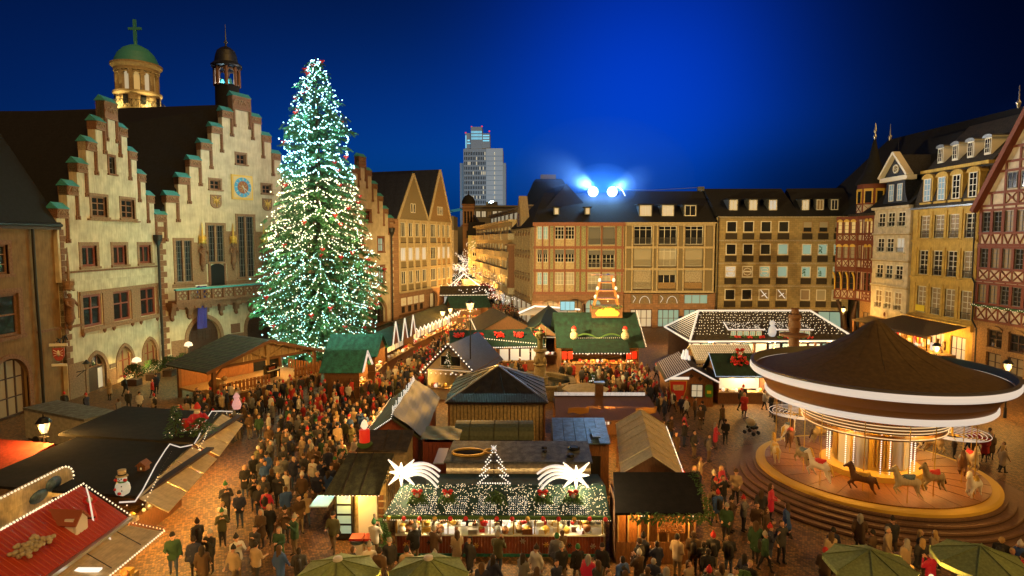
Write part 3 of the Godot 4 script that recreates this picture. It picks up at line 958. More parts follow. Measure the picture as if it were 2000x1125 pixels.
	gm = MB.new(); gm.ext([Vector2(12.7,17.4), Vector2(23.4,17.4), Vector2(18.05,28.0)], -0.3, 0.0); part(r, "gable", gm, "pale_wood")
	for g in [[0.3,12.4,6.3,26.0],[12.7,23.4,18.05,28.0]]:
		beam(r, "gable_trim", "panel_beige", V(g[0],17.4,0.05), V(g[2],g[3],0.05), 0.3); beam(r, "gable_trim", "panel_beige", V(g[1],17.4,0.05), V(g[2],g[3],0.05), 0.3)
	for q in [[5.1,2],[6.2,1],[16.5,1],[17.5,1],[18.4,1]]: win(r, q[0], 18.7, 0.75, 1.75, 1, 1, "white_paint", "dark_glass", 0.14, 0.04, 0.04, "attic_slit")
	roofz(r, "slate_blue", 0.2, 12.5, -30, -0.3, 17.4, 26.1, "roof", 0.1, 6.3)
	roofz(r, "slate_blue", 12.6, 23.5, -32, -0.3, 17.4, 28.1, "roof", 0.1, 18.05)
	# red stone ground floor with arches
	holes = []
	for x in [14.6, 18.4]: holes.append(arch(r, x, 0.0, 2.6, 3.1, 1.3, false, "ashlar_red", "sandstone", 0.35, 0.06))
	for x in [1.1,3.6,6.0,8.4]: holes.append([x, 0.2, 1.5, 1.2])
	facade(r, "ashlar_red", [[-1.0,23.4,0,3.9]], holes, 0.5)
	for x in [14.6, 18.4]: bx(r, "arch_recess", "dark_wood", x-1.3, x+1.3, 0, 3.1, -0.49, -0.4)
	for x in [1.1,3.6,6.0,8.4]:
		win(r, x, 0.2, 1.5, 1.2, 2, 1, "dark_wood", "dark_glass", 0.1)
		bx(r, "shop_panel", "white_thing", x-0.2, x+1.6, 1.6, 3.0, 0, 0.08)
		var ml := MB.new(); ml.ball(V(x+0.7,2.25,0.1), V(0.12,0.16,0.04), 6, 4); part(r, "panel_emblem", ml, "gold")
	bx(r, "side_wall", "ashlar_red", -1.0, 0.3, 3.9, 17.4, -0.6, 0.0)
	house_shell(r, "panel_beige", 23.4, 17.3, 14, 0.5)
	bx(r, "banner", "white_thing", 11.9, 13.0, 0.3, 3.0, 0.5, 0.6)

func roof_towers() -> void:
	# round lantern tower behind the roofs
	var t := thing("round_lantern_tower", "round yellow-lit lantern tower with green dome and cross above the roofs", "tower", V(-79, 28, -130))
	var b := MB.new(); b.lathe([Vector2(9.5,0), Vector2(9.5,9.5), Vector2(5.2,12.3)], 24); part(t, "tower_roof", b, mt("tower_pale", Color(0.42,0.36,0.18), 0.8))
	b = MB.new(); b.lathe([Vector2(4.15,12.2), Vector2(4.15,15.2), Vector2(4.5,15.6), Vector2(4.5,16.0), Vector2(3.9,16.1)], 32); part(t, "drum", b, "yellow_stone")
	for k in 16:
		var a := TAU*k/16
		if k % 2 == 0:
			var d := MB.new(); d.xf = Transform3D(Basis(Vector3.UP, -a), Vector3.ZERO); d.b2(4.1,4.22,13.2,15.0,-0.5,0.5); part(t, "drum_window", d, "dark_glass")
	b = MB.new()
	for k in 40:
		var a := TAU*k/40
		var c := TAU*(k+1)/40
		var p := V(4.9*cos(a),12.4,4.9*sin(a))
		var q := V(4.9*cos(c),12.4,4.9*sin(c))
		b.bar(p, p+V(0,1.5,0), 0.06); b.bar(p+V(0,1.5,0), q+V(0,1.5,0), 0.09); b.bar(p, q+V(0,1.5,0), 0.05); b.bar(q, p+V(0,1.5,0), 0.05)
	part(t, "gallery_railing", b, "iron")
	for k in 12: # arcade piers and arches
		var a := TAU*(k+0.5)/12
		var pr := MB.new(); pr.xf = Transform3D(Basis(Vector3.UP, -a), Vector3.ZERO); pr.b2(3.35,4.05,16.1,20.4,-0.36,0.36); part(t, "arcade_pier", pr, "yellow_stone")
		var ar := MB.new(); ar.xf = Transform3D(Basis(Vector3.UP, -TAU*k/12), Vector3.ZERO)
		var ap := arch_pts(1.3, 0.65, false, 5)
		for i in ap.size()-1: ar.bar(V(3.75, 19.2+ap[i].y, ap[i].x), V(3.75, 19.2+ap[i+1].y, ap[i+1].x), 0.5, 0.3)
		part(t, "arcade_arch", ar, "yellow_stone")
		var wp := MB.new(); wp.xf = Transform3D(Basis(Vector3.UP, -TAU*k/12), Vector3.ZERO); wp.b2(3.3,3.36,16.2,20.0,-0.75,0.75); part(t, "lit_window", wp, "win_cream" if k % 2 else "win_warm")
	b = MB.new(); b.lathe([Vector2(3.4,20.0), Vector2(4.2,20.1), Vector2(4.2,20.7), Vector2(4.75,21.3), Vector2(4.8,21.7), Vector2(4.1,21.9)], 32); part(t, "cornice", b, "yellow_stone")
	b = MB.new(); b.lathe([Vector2(4.15,21.9), Vector2(4.0,22.6), Vector2(3.4,23.9), Vector2(2.4,25.0), Vector2(1.1,25.7), Vector2(0.35,25.9), Vector2(0.3,26.6), Vector2(0.0,26.8)], 28); part(t, "dome", b, "copper")
	b = MB.new(); b.b2(-0.3,0.3,26.4,31.0,-0.2,0.2); b.b2(-1.35,1.35,28.9,29.4,-0.19,0.19); part(t, "cross", b, "copper")
	for k in 5: # lamps on the gallery that light drum and dome
		var a := TAU*(k+0.2)/5 + 0.4
		lamp(t, V(5.6*cos(a), 13.0, 5.6*sin(a)), 26, Color(1,0.72,0.25), 0.1, "gallery_lamp")
	# bell turret
	t = thing("bell_turret", "slim octagonal bell turret with dark bulb roof behind the clock gable", "tower", V(-39.4, 27, -85))
	b = MB.new(); b.lathe([Vector2(1.7,0), Vector2(1.62,7.3), Vector2(1.75,7.4)], 8); part(t, "turret_base", b, "slate")
	for k in 8:
		var a := TAU*(k+0.5)/8
		b = MB.new(); b.cyl(V(1.5*cos(a),7.3,1.5*sin(a)), V(1.5*cos(a),9.9,1.5*sin(a)), 0.22, 0.22, 6); part(t, "turret_post", b, "sandstone")
		b = MB.new(); b.xf = Transform3D(Basis(Vector3.UP, -TAU*k/8), Vector3.ZERO)
		for i in 6:
			var c := PI*i/6
			var d := PI*(i+1)/6
			b.bar(V(1.4,9.2+0.42*sin(c),0.42*cos(c)), V(1.4,9.2+0.42*sin(d),0.42*cos(d)), 0.14, 0.2)
		part(t, "turret_arch", b, "sandstone")
	b = MB.new(); b.lathe([Vector2(1.5,9.7), Vector2(2.05,9.9), Vector2(2.1,10.05), Vector2(1.6,10.5), Vector2(1.45,11.3), Vector2(1.2,12.0), Vector2(0.6,12.5), Vector2(0.15,12.7), Vector2(0.1,13.2)], 8); part(t, "bulb_roof", b, "slate_blue")
	b = MB.new(); b.lathe([Vector2(0.09,13.0), Vector2(0.28,13.2), Vector2(0.1,13.5), Vector2(0.03,15.6)], 8); part(t, "finial", b, "zinc")
	for x in [-0.55, 0.5]:
		b = MB.new(); b.lathe([Vector2(0.42,7.6), Vector2(0.36,7.75), Vector2(0.26,8.2), Vector2(0.12,8.4)], 10, V(x,0,0.3)); part(t, "bell", b, "copper")
	lamp(t, V(0,7.5,0.9), 7, COOL, 0.08, "turret_lamp", "blue_lamp")

# ---------------------------------------------------------------- north side of the square
func dormer(root: Node, x: float, y: float, w: float, h: float, z: float, pm: String, d := 2.2) -> void:
	var o := bx(root, "dormer", "zinc", x-0.15, x+w+0.15, y-0.1, y+h+0.1, z-d, z)
	bx(root, "dormer_roof", "slate", x-0.4, x+w+0.4, y+h+0.1, y+h+0.22, z-d, z+0.3)
	win(root, x, y, w, h, 2, 1, "white_paint", pm, 0.11, z+0.06, 0.05, "dormer_window")

func north_row() -> void:
	var z := -95.0
	# house with red ribs and green panels
	var r := thing("red_ribbed_house", "rose framed house with pale green panels and arches, at the street corner", "house", V(2.6, 0, z))
	var holes := []
	for y in [12.75, 9.2, 5.7]:
		for a in [[0.5,0.75],[1.4,0.75],[3.2,1.45],[4.8,1.45]]: holes.append([a[0], y+0.95, a[1], 1.95])
		for a in [8.35,10.55]: holes.append([a, y+0.1, 1.9, 2.75])
	facade(r, "panel_beige", [[0,13.9,5.4,16.2]], holes, 0.4)
	for y in [12.75, 9.2, 5.7]:
		var i := 0
		for a in [[0.5,0.75],[1.4,0.75],[3.2,1.45],[4.8,1.45]]:
			win(r, a[0], y+0.95, a[1], 1.95, 2 if a[1] < 1 else 3, 3, "white_paint", "win_cool" if i < 2 and y != 9.2 else ("curtain" if y < 6 else "dark_glass"), 0.09, -0.14, 0.1, "window", 0.72)
			if y == 9.2: bx(r, "roller_blind", "shutter", a[0]+0.05, a[0]+a[1]-0.05, y+2.2, y+2.88, -0.2, -0.05)
			i += 1
		for a in [8.35,10.55]:
			win(r, a, y+0.1, 1.9, 2.75, 3, 4, "white_paint", "curtain" if y < 6 else "dark_glass", 0.09, -0.14, 0.1, "french_window", 0.75)
			if y > 12: bx(r, "roller_blind", "shutter", a+0.05, a+1.85, y+0.15, y+2.8, -0.16, -0.04)
			elif y > 9: bx(r, "roller_blind", "shutter", a+0.05, a+1.85, y+2.1, y+2.8, -0.16, -0.04)
			var rl := MB.new()
			for k in 14: rl.b2(a+0.06+k*0.137, a+0.1+k*0.137, y+0.15, y+1.0, 0.03, 0.06)
			rl.b2(a, a+1.9, y+1.0, y+1.06, 0.02, 0.07); part(r, "window_railing", rl, "grey_paint")
		for x in [2.55,6.45,7.3,12.75]: bx(r, "green_panel", "greenish", x, x+ (0.5 if x < 3 else 0.65), y, y+2.95, -0.02, 0.05)
		bx(r, "floor_band", "rose", -0.1, 13.9, y-0.5, y-0.1, -0.05, 0.2)
	for x in [0.05,1.22,2.25,3.0,4.65,6.25,7.05,8.0,10.3,12.5,13.5]: bx(r, "facade_rib", "rose", x, x+0.2, 5.2, 15.9, -0.05, 0.14)
	bx(r, "cornice", "rose", -0.2, 14.0, 15.75, 16.3, -0.1, 0.5)
	holes = []
	for x in [2.6,6.4,9.25]: holes.append(arch(r, x, 0, 2.5, 4.5 if x > 5 else 4.2, 1.25, false, "ashlar_red", "sandstone_pale", 0.3, 0.08))
	facade(r, "ashlar_red", [[-0.2,14,0,5.3]], holes, 0.5, "ground_floor_wall")
	for x in [2.6,6.4,9.25]: win(r, x-1.25, 0.05, 2.5, 4.3, 3, 3, "dark_wood", "win_dim" if x < 9 else "win_cool", 0.12, -0.35, 0.08, "arched_window")
	house_shell(r, "panel_beige", 13.9, 16.2, 11)
	roofx(r, "slate", -0.2, 14.0, -12, 0.5, 16.3, 21.3, "roof", 2.0, 0.0, -6.5)
	for x in [3.2, 8.0]: dormer(r, x, 17.6, 0.55, 0.9, -0.6, "win_white", 1.6)
	# beige grid house
	r = thing("beige_grid_house", "cream framed house of three by three bays with lowered blinds", "house", V(16.6, 0, z))
	holes = []
	for y in [12.9, 9.55, 6.1]:
		for x in [1.35, 5.15, 9.2]: holes.append([x, y, 2.8, 2.85])
	facade(r, "pebble", [[0,13.8,5.3,16.1]], holes, 0.4)
	var q := 0
	for y in [12.9, 9.55, 6.1]:
		for x in [1.35, 5.15, 9.2]:
			var w := win(r, x, y, 2.8, 2.85, 3, 2, "white_paint", "dark_glass" if q != 4 else "curtain", 0.1, -0.16, 0.1, "window", 0.8)
			var blind := q in [3, 5, 6, 8]
			if blind: bx(r, "roller_blind", "concrete" if q > 5 else "shutter_pale", x+0.05, x+2.75, y+0.1 if q != 8 else y+1.0, y+2.8, -0.15, -0.06)
			if q == 7: bx(r, "roller_blind", "shutter_pale", x+0.05, x+2.75, y+2.1, y+2.8, -0.15, -0.06)
			if q in [7, 8]: bx(r, "balcony_screen", "pale_wood", x+0.05, x+2.75, y+0.02, y+0.95, -0.05, 0.03)
			else:
				var rl := MB.new()
				for k in 20: rl.b2(x+0.08+k*0.137, x+0.11+k*0.137, y+0.08, y+1.0, 0.0, 0.03)
				rl.b2(x, x+2.8, y+1.0, y+1.05, -0.01, 0.04); part(r, "window_railing", rl, "grey_paint" if q < 3 else "shutter_pale")
			bx(r, "window_ledge", "dark_wood", x-0.1, x+2.9, y-0.14, y-0.02, 0, 0.16)
			q += 1
	for y in [5.45, 8.95, 12.3, 15.8]: bx(r, "frame_band", "panel_beige", -0.05, 13.75, y, y+0.32, -0.02, 0.22)
	for x in [0.0,1.0,4.2,4.85,8.0,8.9,12.1,13.5]: bx(r, "frame_rib", "panel_beige", x, x+0.22, 5.77, 15.8, -0.02, 0.2)
	bx(r, "cornice", "panel_beige", -0.15, 13.9, 16.12, 16.3, -0.1, 0.5)
	holes = []
	for x in [1.0,5.25,9.3]:
		holes.append([x, 3.7, 3.4 if x < 9 else 3.7, 1.5]); holes.append([x, 0.0, 3.4 if x < 9 else 3.7, 2.9])
	facade(r, "ashlar_red", [[-0.1,14.2,0,5.45]], holes, 0.6, "ground_floor_wall")
	for x in [1.0,5.25,9.3]:
		var lit := "win_cool" if x > 9 else "win_dim"
		win(r, x, 3.7, 3.4 if x < 9 else 3.7, 1.5, 3, 1, "pale_wood", lit, 0.1, -0.2, 0.1, "upper_shop_window")
		bx(r, "shop_fascia", "yellow_stone", x, x+(3.4 if x < 9 else 3.7), 2.9, 3.7, -0.5, -0.1)
		if x < 9: # outline light figure in the window
			var gl := MB.new()
			for i in 10:
				var a := PI*i/10
				var b := PI*(i+1)/10
				gl.bar(V(x+2.2+0.8*cos(a),3.8+1.1*sin(a),-0.16), V(x+2.2+0.8*cos(b),3.8+1.1*sin(b),-0.16), 0.05)
			gl.bar(V(x+0.4,3.9,-0.16), V(x+0.8,4.6,-0.16), 0.05); gl.bar(V(x+0.8,4.6,-0.16), V(x+0.4,5.0,-0.16), 0.05)
			part(r, "window_light_figure", gl, "bulb_dim")
		win(r, x, 0.05, 3.4 if x < 9 else 3.7, 2.8, 4, 2, "brown_wood", "win_cool" if x > 1 else "win_cream", 0.12, -0.3, 0.1, "shop_window")
	house_shell(r, "pebble", 13.8, 16.1, 11)
	roofx(r, "slate", -0.1, 13.9, -13, 0.5, 16.3, 21.6, "roof", 0.0, 0.0, -7.0)
	for i in 3: dormer(r, 2.4+i*3.45, 17.3, 1.75, 1.65, -0.9, ["win_cream","win_cream","dark_glass"][i], 2.6)
	# brown stone house with dark parapets, bending at its right end
	r = thing("brown_stone_house", "brown stone house with rows of square white framed windows and dark parapets", "house", V(30.7, 0, z))
	holes = []
	var wx := [1.4,4.0,6.65,9.35]
	var wy := [14.75,11.3,7.85,4.3]
	for y in wy:
		for x in wx: holes.append([x, y, 1.65, 1.75])
	facade(r, "brown_stone", [[0,12.5,2.8,17.1]], holes, 0.4)
	var lits := {"1_3":"win_cool", "2_0":"win_white", "2_1":"win_dim", "2_2":"win_cool", "2_3":"win_cool", "3_2":"win_dim", "3_3":"win_dim"}
	for j in 4:
		for i in 4:
			var pm: String = lits.get("%d_%d" % [j, i], "dark_glass")
			win(r, wx[i], wy[j], 1.65, 1.75, 1, 1, "white_paint", pm, 0.14, 0.02, 0.1)
			bx(r, "parapet_panel", "parapet_dark", wx[i]-0.08, wx[i]+1.7, wy[j]-1.05, wy[j]-0.12, -0.05, 0.05)
			if j == 3 and i > 1:
				var gl := MB.new(); gl.bar(V(wx[i]+0.3,5.9,-0.02), V(wx[i]+1.4,4.6,-0.02), 0.1); gl.bar(V(wx[i]+0.5,4.9,-0.02), V(wx[i]+1.2,5.4,-0.02), 0.08); part(r, "window_light_figure", gl, "bulb_dim")
			if j == 2 and i < 3:
				var dk := MB.new()
				for k in 8: dk.bar(V(wx[i]+0.82+0.62*cos(TAU*k/8),wy[j]+0.88+0.55*sin(TAU*k/8),-0.03), V(wx[i]+0.82+0.62*cos(TAU*(k+1)/8),wy[j]+0.88+0.55*sin(TAU*(k+1)/8),-0.03), 0.1)
				dk.b2(wx[i]+0.2,wx[i]+1.4,wy[j]+0.8,wy[j]+0.98,-0.06,-0.02); part(r, "window_ornament", dk, "white_thing")
	for y in [17.0,13.4,9.9,6.4,2.75]: bx(r, "floor_band", "concrete", 0, 12.5, y, y+0.2, 0, 0.14)
	bx(r, "dark_ground_floor", "dark_wood", 0, 12.5, 0, 2.8, -0.6, -0.2)
	win(r, 1.0, 0.3, 5.0, 2.2, 4, 1, "iron", "win_dim", 0.1, -0.1, 0.06, "shop_window"); win(r, 6.6, 0.3, 5.0, 2.2, 4, 1, "iron", "win_dim", 0.1, -0.1, 0.06, "shop_window")
	house_shell(r, "brown_stone", 12.5, 17.0, 11)
	roofx(r, "slate", -0.1, 12.6, -13, 0.4, 17.2, 22.0, "roof", 0.0, 0.0, -7.0)
	for i in 3: dormer(r, 2.2+i*3.05, 18.2, 1.2, 1.6, -1.2, ["win_cream","win_cream","win_white"][i], 2.4)
	pipe(r, [V(0.15,17.1,0.2), V(0.15,8,0.2), V(0.15,0,0.2)])
	r = thing("brown_stone_wing", "narrow brown stone wing with bright office windows beside the half-timbered corner house", "house", V(43.2, 0, z), deg_to_rad(-8))
	holes = []
	for y in wy:
		for x in [0.55,2.85,5.1]: holes.append([x, y, 1.4, 1.7])
	facade(r, "brown_stone", [[0,7.5,2.8,17.1]], holes, 0.4)
	var n := 0
	for y in wy:
		for x in [0.55,2.85,5.1]:
			var pm := "dark_glass"
			if y == 11.3 or y == 7.85: pm = "win_cool"
			if y == 4.3: pm = "win_dim"
			win(r, x, y, 1.4, 1.7, 1, 1, "white_paint" if y < 14 else "pale_wood", pm, 0.12, 0.02, 0.1)
			if y > 14 or (y < 5 and x > 2): bx(r, "roller_blind", "shutter_pale", x+0.06, x+1.34, y+0.75 if y > 14 else y+0.2, y+1.66, -0.02, 0.0)
			if y == 7.85 or (y == 11.3 and x > 2):
				var pb := MB.new()
				for k in 12: pb.ball(V(x+0.35+rng.randf_range(-0.2,0.25), y+0.3+rng.randf()*1.0, -0.03), V(0.1,0.1,0.04), 5, 3)
				part(r, "window_plant", pb, "fir")
			bx(r, "parapet_panel", "parapet_dark", x-0.05, x+1.45, y-1.05, y-0.12, -0.05, 0.05)
			n += 1
	for y in [17.0,13.4,9.9,6.4,2.75]: bx(r, "floor_band", "concrete", 0, 7.5, y, y+0.2, 0, 0.14)
	bx(r, "dark_ground_floor", "dark_wood", 0, 7.5, 0, 2.8, -0.6, -0.3)
	win(r, 3.3, 0.1, 3.4, 2.5, 2, 1, "iron", "win_cool", 0.08, -0.2, 0.06, "shop_window")
	house_shell(r, "brown_stone", 7.5, 17.0, 11)
	roofx(r, "slate", -0.1, 8.6, -13, 0.4, 17.2, 22.0, "roof", 0.0, 0.0, -7.0)
	for i in 3: dormer(r, 0.7+i*2.1, 18.2, 1.0, 1.6, -1.2, ["win_cream","win_dim","dark_glass"][i], 2.4)

	# floodlights on the roof
	for i in 2:
		var x: float = [12.3, 15.4][i]
		var t := thing("floodlight", ["bright floodlight on thin mast, left of the roof pair", "bright floodlight with curved shade, right of the roof pair"][i], "floodlight", V(x, 20.4, -101.0), 0.0, "floodlights on the north roof")
		var b := MB.new(); b.cyl(V(0,-1.2,0), V(0,1.0,0), 0.06, 0.06, 6); part(t, "mast", b, "zinc")
		b = MB.new(); b.lathe([Vector2(0.1,-0.35), Vector2(0.55,0.0), Vector2(0.6,0.05)], 14); b.xf = Transform3D(Basis.IDENTITY, Vector3.ZERO)
		var h := part(t, "lamp_housing", b, "zinc"); h.position = V(0,1.0,0.2); h.rotation.x = PI/2
		b = MB.new(); b.ball(Vector3.ZERO, V(0.85,0.85,0.3), 16, 8); var g := part(t, "lamp_glass", b, "flood"); g.position = V(0,1.0,0.4)
		if i == 1:
			b = MB.new()
			for k in 8: b.bar(V(0.2+0.24*k,1.4+0.9*sin(k*0.24)-0.03*k*k,0.3), V(0.44+0.24*k,1.4+0.9*sin((k+1)*0.24)-0.03*(k+1)*(k+1),0.3), 0.16); 
			part(t, "lamp_shade", b, "bulb_white")
		var sp := SpotLight3D.new()
		sp.name = "floodlight_beam"
		sp.light_color = lin(Color(1.0, 0.93, 0.80)); sp.light_energy = 2700.0 if i == 0 else 1800.0
		sp.spot_angle = 31.0; sp.spot_range = 300.0; sp.spot_attenuation = 2.0; sp.light_size = 0.5; sp.shadow_enabled = true
		add_child(sp, true)
		sp.look_at_from_position(V(x, 21.9, -99.6), V(-33, 41, -68) if i == 0 else V(46, 30, -58), Vector3.UP)
	for i in 2: # added fog, tinted blue to stand in for the glow round the floodlights
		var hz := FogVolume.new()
		hz.name = "floodlight_glow_fog"
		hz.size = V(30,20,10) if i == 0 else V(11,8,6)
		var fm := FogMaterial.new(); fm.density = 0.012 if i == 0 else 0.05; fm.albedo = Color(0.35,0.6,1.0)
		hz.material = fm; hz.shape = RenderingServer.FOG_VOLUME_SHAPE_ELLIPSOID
		hz.set_meta("kind", "stuff"); tag(hz, "wide added blue fog round the roof floodlights" if i == 0 else "dense added blue fog close round the roof floodlights", "haze"); add_child(hz, true); hz.position = V(13.8,23.5 if i == 0 else 22.0,-100.4)
	for x in [12.3, 15.4]:  # added blue omnis that make the fog glow
		var l := OmniLight3D.new(); l.name = "added_haze_light"; l.light_color = lin(Color(0.3,0.65,1.0)); l.light_energy = 60; l.light_size = 0.4; l.omni_range = 100; l.omni_attenuation = 2; l.shadow_enabled = true; add_child(l, true); l.position = V(x,21.9,-99.5)
	var wr := MB.new(); wr.tube([V(16.5,21.9,-102), V(22,21.75,-102), V(30.2,22.2,-102)], 0.05, 5)
	tag(part(self, "roof_cable", wr, "zinc"), "thin cable along the roof ridge right of the floodlights", "cable")
	var bm := MB.new(); bm.b2(29.6,30.6,21.6,22.3,-102.4,-101.6); bm.b2(29.9,30.3,20.8,21.6,-102.2,-101.8)
	tag(part(self, "roof_vent", bm, "zinc"), "small pale box on the roof ridge at the cable end", "vent")

func street() -> void:
	# ornate stone house and balcony house on the street's right side
	var yaw := PI/2 + PI + deg_to_rad(10.5)
	var o := V(2.3, 0, -96.5)
	var d := V(-sin(deg_to_rad(10.5)), 0, -cos(deg_to_rad(10.5)))
	# these roots stand at the far end of their wall, x runs back towards the square
	var r := thing("ornate_stone_house", "ornate yellow stone house with arched windows and gabled dormer in the street", "house", o + d*17.0, yaw)
	var holes := []
	for y in [4.6, 8.3, 12.0]:
		for k in 7: holes.append([0.9+k*2.3, y, 1.1, 2.5])
	facade(r, "yellow_stone", [[0,17,0,15.6]], holes, 0.5)
	for h in holes:
		win(r, h[0], h[1], h[2], h[3], 2, 3, "pale_wood", "win_dim" if h[1] < 8 else "dark_glass", 0.1)
		var ar := MB.new()
		for i in 6: ar.bar(V(h[0]+0.55+0.65*cos(PI*i/6),h[1]+2.35+0.5*sin(PI*i/6),0.05), V(h[0]+0.55+0.65*cos(PI*(i+1)/6),h[1]+2.35+0.5*sin(PI*(i+1)/6),0.05), 0.2, 0.16)
		ar.b2(h[0]-0.15,h[0]+1.25,h[1]-0.2,h[1]-0.02,-0.1,0.16); part(r, "window_arch", ar, "sandstone_pale")
	for y in [4.1,7.6,11.3,15.2]: bx(r, "string_course", "yellow_stone", 0, 17, y, y+0.3, 0, 0.25)
	for k in 8: bx(r, "pilaster", "yellow_stone", 0.0+k*2.3, 0.45+k*2.3, 4.4, 15.2, 0, 0.16)
	bx(r, "oriel", "sandstone", 0.6, 2.6, 5.0, 12.6, 0.0, 1.2)
	bx(r, "balcony_slab", "sandstone_pale", 0.2, 3.0, 12.6, 12.9, 0, 1.5)
	win(r, 0.9, 6.5, 1.4, 4.5, 2, 3, "dark_wood", "win_dim", 0.12, 1.26, 0.05, "oriel_window")
	for k in 4: win(r, 0.8+k*4.1, 0.1, 3.2, 3.4, 3, 2, "brown_wood", "win_cream", 0.12, 0.04, 0.05, "shop_window")
	house_shell(r, "yellow_stone", 17, 15.6, 12)
	roofx(r, "slate", -0.2, 17.2, -12, 0.4, 15.6, 22.6, "roof", 3.0, 2.0, -6.0)
	var gm := MB.new(); gm.ext([Vector2(4.6,15.6), Vector2(8.2,15.6), Vector2(8.2,17.6), Vector2(6.4,21.2), Vector2(4.6,17.6)], -1.4, 0.1); part(r, "gabled_dormer", gm, "yellow_stone")
	win(r, 5.6, 16.0, 1.5, 2.2, 2, 2, "pale_wood", "dark_glass", 0.1, 0.16, 0.04, "dormer_window")
	r = thing("balcony_block", "long cream apartment block with stacked balconies lining the street", "apartment block", o + d*75.0, yaw)
	holes = []
	for y in [3.9,7.2,10.5,13.8]:
		for k in 13: holes.append([1.6+k*4.3, y+0.2, 2.2, 2.2])
	facade(r, "panel_beige", [[0,57.5,0,17.0]], holes, 0.5)
	for h in holes:
		win(r, h[0], h[1], h[2], h[3], 2, 1, "white_paint", "win_dim" if int(h[0]*7+h[1]*3) % 4 == 0 else "dark_glass", 0.12)
	for y in [3.9,7.2,10.5,13.8]:
		for k in 7:
			var x := 1.2 + k*8.6
			bx(r, "balcony_slab", "concrete", x, x+7.3, y-0.1, y+0.08, 0, 1.3); bx(r, "balcony_front", "panel_beige", x, x+7.3, y+0.08, y+1.0, 1.2, 1.3)
			bx(r, "balcony_side", "concrete", x, x+0.12, y+0.08, y+1.0, 0, 1.2); bx(r, "balcony_side", "concrete", x+7.18, x+7.3, y+0.08, y+1.0, 0, 1.2)
	bx(r, "cornice", "panel_beige", -0.3, 57.6, 17.0, 17.4, -3, 0.8)
	for k in 8: win(r, 1.5+k*7.0, 0.2, 5.4, 2.8, 4, 1, "dark_wood", "win_cream" if k % 2 else "win_white", 0.12, 0.05, 0.05, "shop_window")
	house_shell(r, "panel_beige", 57.5, 17.0, 12)
	bx(r, "roof_storey", "panel_beige", 4, 54, 17.4, 20.0, -11, -3.5)
	for k in 8: win(r, 6+k*5.8, 17.8, 3.6, 1.6, 3, 1, "dark_wood", "win_cream", 0.1, -3.4, 0.05, "roof_window")
	bx(r, "roof_slab", "concrete", 3.5, 54.5, 20.0, 20.3, -11.5, -3.0)
	r = thing("pale_green_house", "narrow pale green gable house at the street's far end beside the church", "house", V(-14.2, 0, -178))
	facade(r, "greenish", [[0,4.5,0,15.0]], [], 0.4); house_shell(r, "greenish", 4.5, 15, 9)
	roofx(r, "slate", -0.2, 4.7, -9, 0.3, 15.0, 19.0)
	for y in [5.0,9.0]: win(r, 1.2, y, 1.4, 2.0, 2, 2, "white_paint", "dark_glass", 0.1, 0.08, 0.05)
	bx(r, "shop_canopy", "win_cool", -0.8, 4.6, 2.6, 3.6, 0.1, 1.6)
	# church at the end of the street
	r = thing("street_church", "sandstone church with slim domed bell tower at the street's far end", "church", V(-19, 0, -215))
	facade(r, "sandstone_pale", [[0,3.9,0,26.0]], [[0.55,19.5,0.7,4.2],[1.6,19.5,0.7,4.2],[2.65,19.5,0.7,4.2],[1.3,14.0,1.2,3.0]], 0.5, "tower_wall")
	for h in [[0.55,19.5,0.7,4.2],[1.6,19.5,0.7,4.2],[2.65,19.5,0.7,4.2],[1.3,14.0,1.2,3.0]]: win(r, h[0], h[1], h[2], h[3], 1, 6, "dark_wood", "dark_glass", 0.1, -0.3, 0.08, "belfry_opening")
	bx(r, "tower_wall", "sandstone_pale", 0, 0.4, 0, 26, -3.9, -0.5); bx(r, "tower_wall", "sandstone_pale", 3.5, 3.9, 0, 26, -3.9, -0.5); bx(r, "tower_wall", "sandstone_pale", 0.4, 3.5, 0, 26, -3.9, -3.5)
	for y in [18.6, 24.6, 25.8]: bx(r, "tower_cornice", "sandstone", -0.25, 4.15, y, y+0.4, -4.1, 0.25)
	var b := MB.new(); b.lathe([Vector2(2.4,26.2), Vector2(2.3,27.4), Vector2(1.7,28.7), Vector2(0.6,29.4), Vector2(0.25,29.6), Vector2(0.2,30.8), Vector2(0,31.0)], 12, V(1.95,0,-1.95)); part(r, "dome_cap", b, "slate")
	facade(r, "sandstone_pale", [[0.4,8.6,0,14.0]], [[4.0,6.0,2.0,4.5]], 0.5, "nave_wall", 3.0)
	win(r, 4.0, 6.0, 2.0, 4.5, 3, 4, "sandstone", "dark_glass", 0.14, 2.8, 0.08, "nave_window")
	b = MB.new(); b.ext([Vector2(0.2,14), Vector2(8.8,14), Vector2(4.5,15.0)], 2.5, 3.0); part(r, "nave_gable", b, "sandstone_pale")
	b = MB.new(); b.ext([Vector2(3.9,14.0), Vector2(9.0,14.0), Vector2(3.9,22.5)], -12, 2.6); part(r, "nave_roof", b, "slate")
	bx(r, "nave_side_wall", "sandstone_pale", 8.2, 8.6, 0, 14, -12, 2.5)
	# pale office with arcade left of the church
	r = thing("pale_arcade_house", "pale grey house with arched ground floor left of the church", "house", V(-31, 0, -200))
	var wh := []
	for x in [1.2,4.2,7.2]:
		for y in [7.0,10.5,14.0]: wh.append([x, y, 1.7, 2.0])
	for x in [2.0,5.0,8.0]: wh.append(arch(r, x, 0.3, 2.2, 4.4, 1.1, false, "white_plaster", "concrete", 0.25, 0.06))
	facade(r, "white_plaster", [[0,10.4,0,17.0]], wh, 0.5)
	for h in wh: win(r, h[0], h[1], h[2], h[3], 2, 1, "iron", "dark_glass" if int(h[0]+h[1]) % 3 else "win_cool", 0.12)
	house_shell(r, "white_plaster", 10.4, 17, 14)
	bx(r, "dark_roof_storey", "shutter", 0, 10.4, 17.0, 21.5, -14, -0.6)
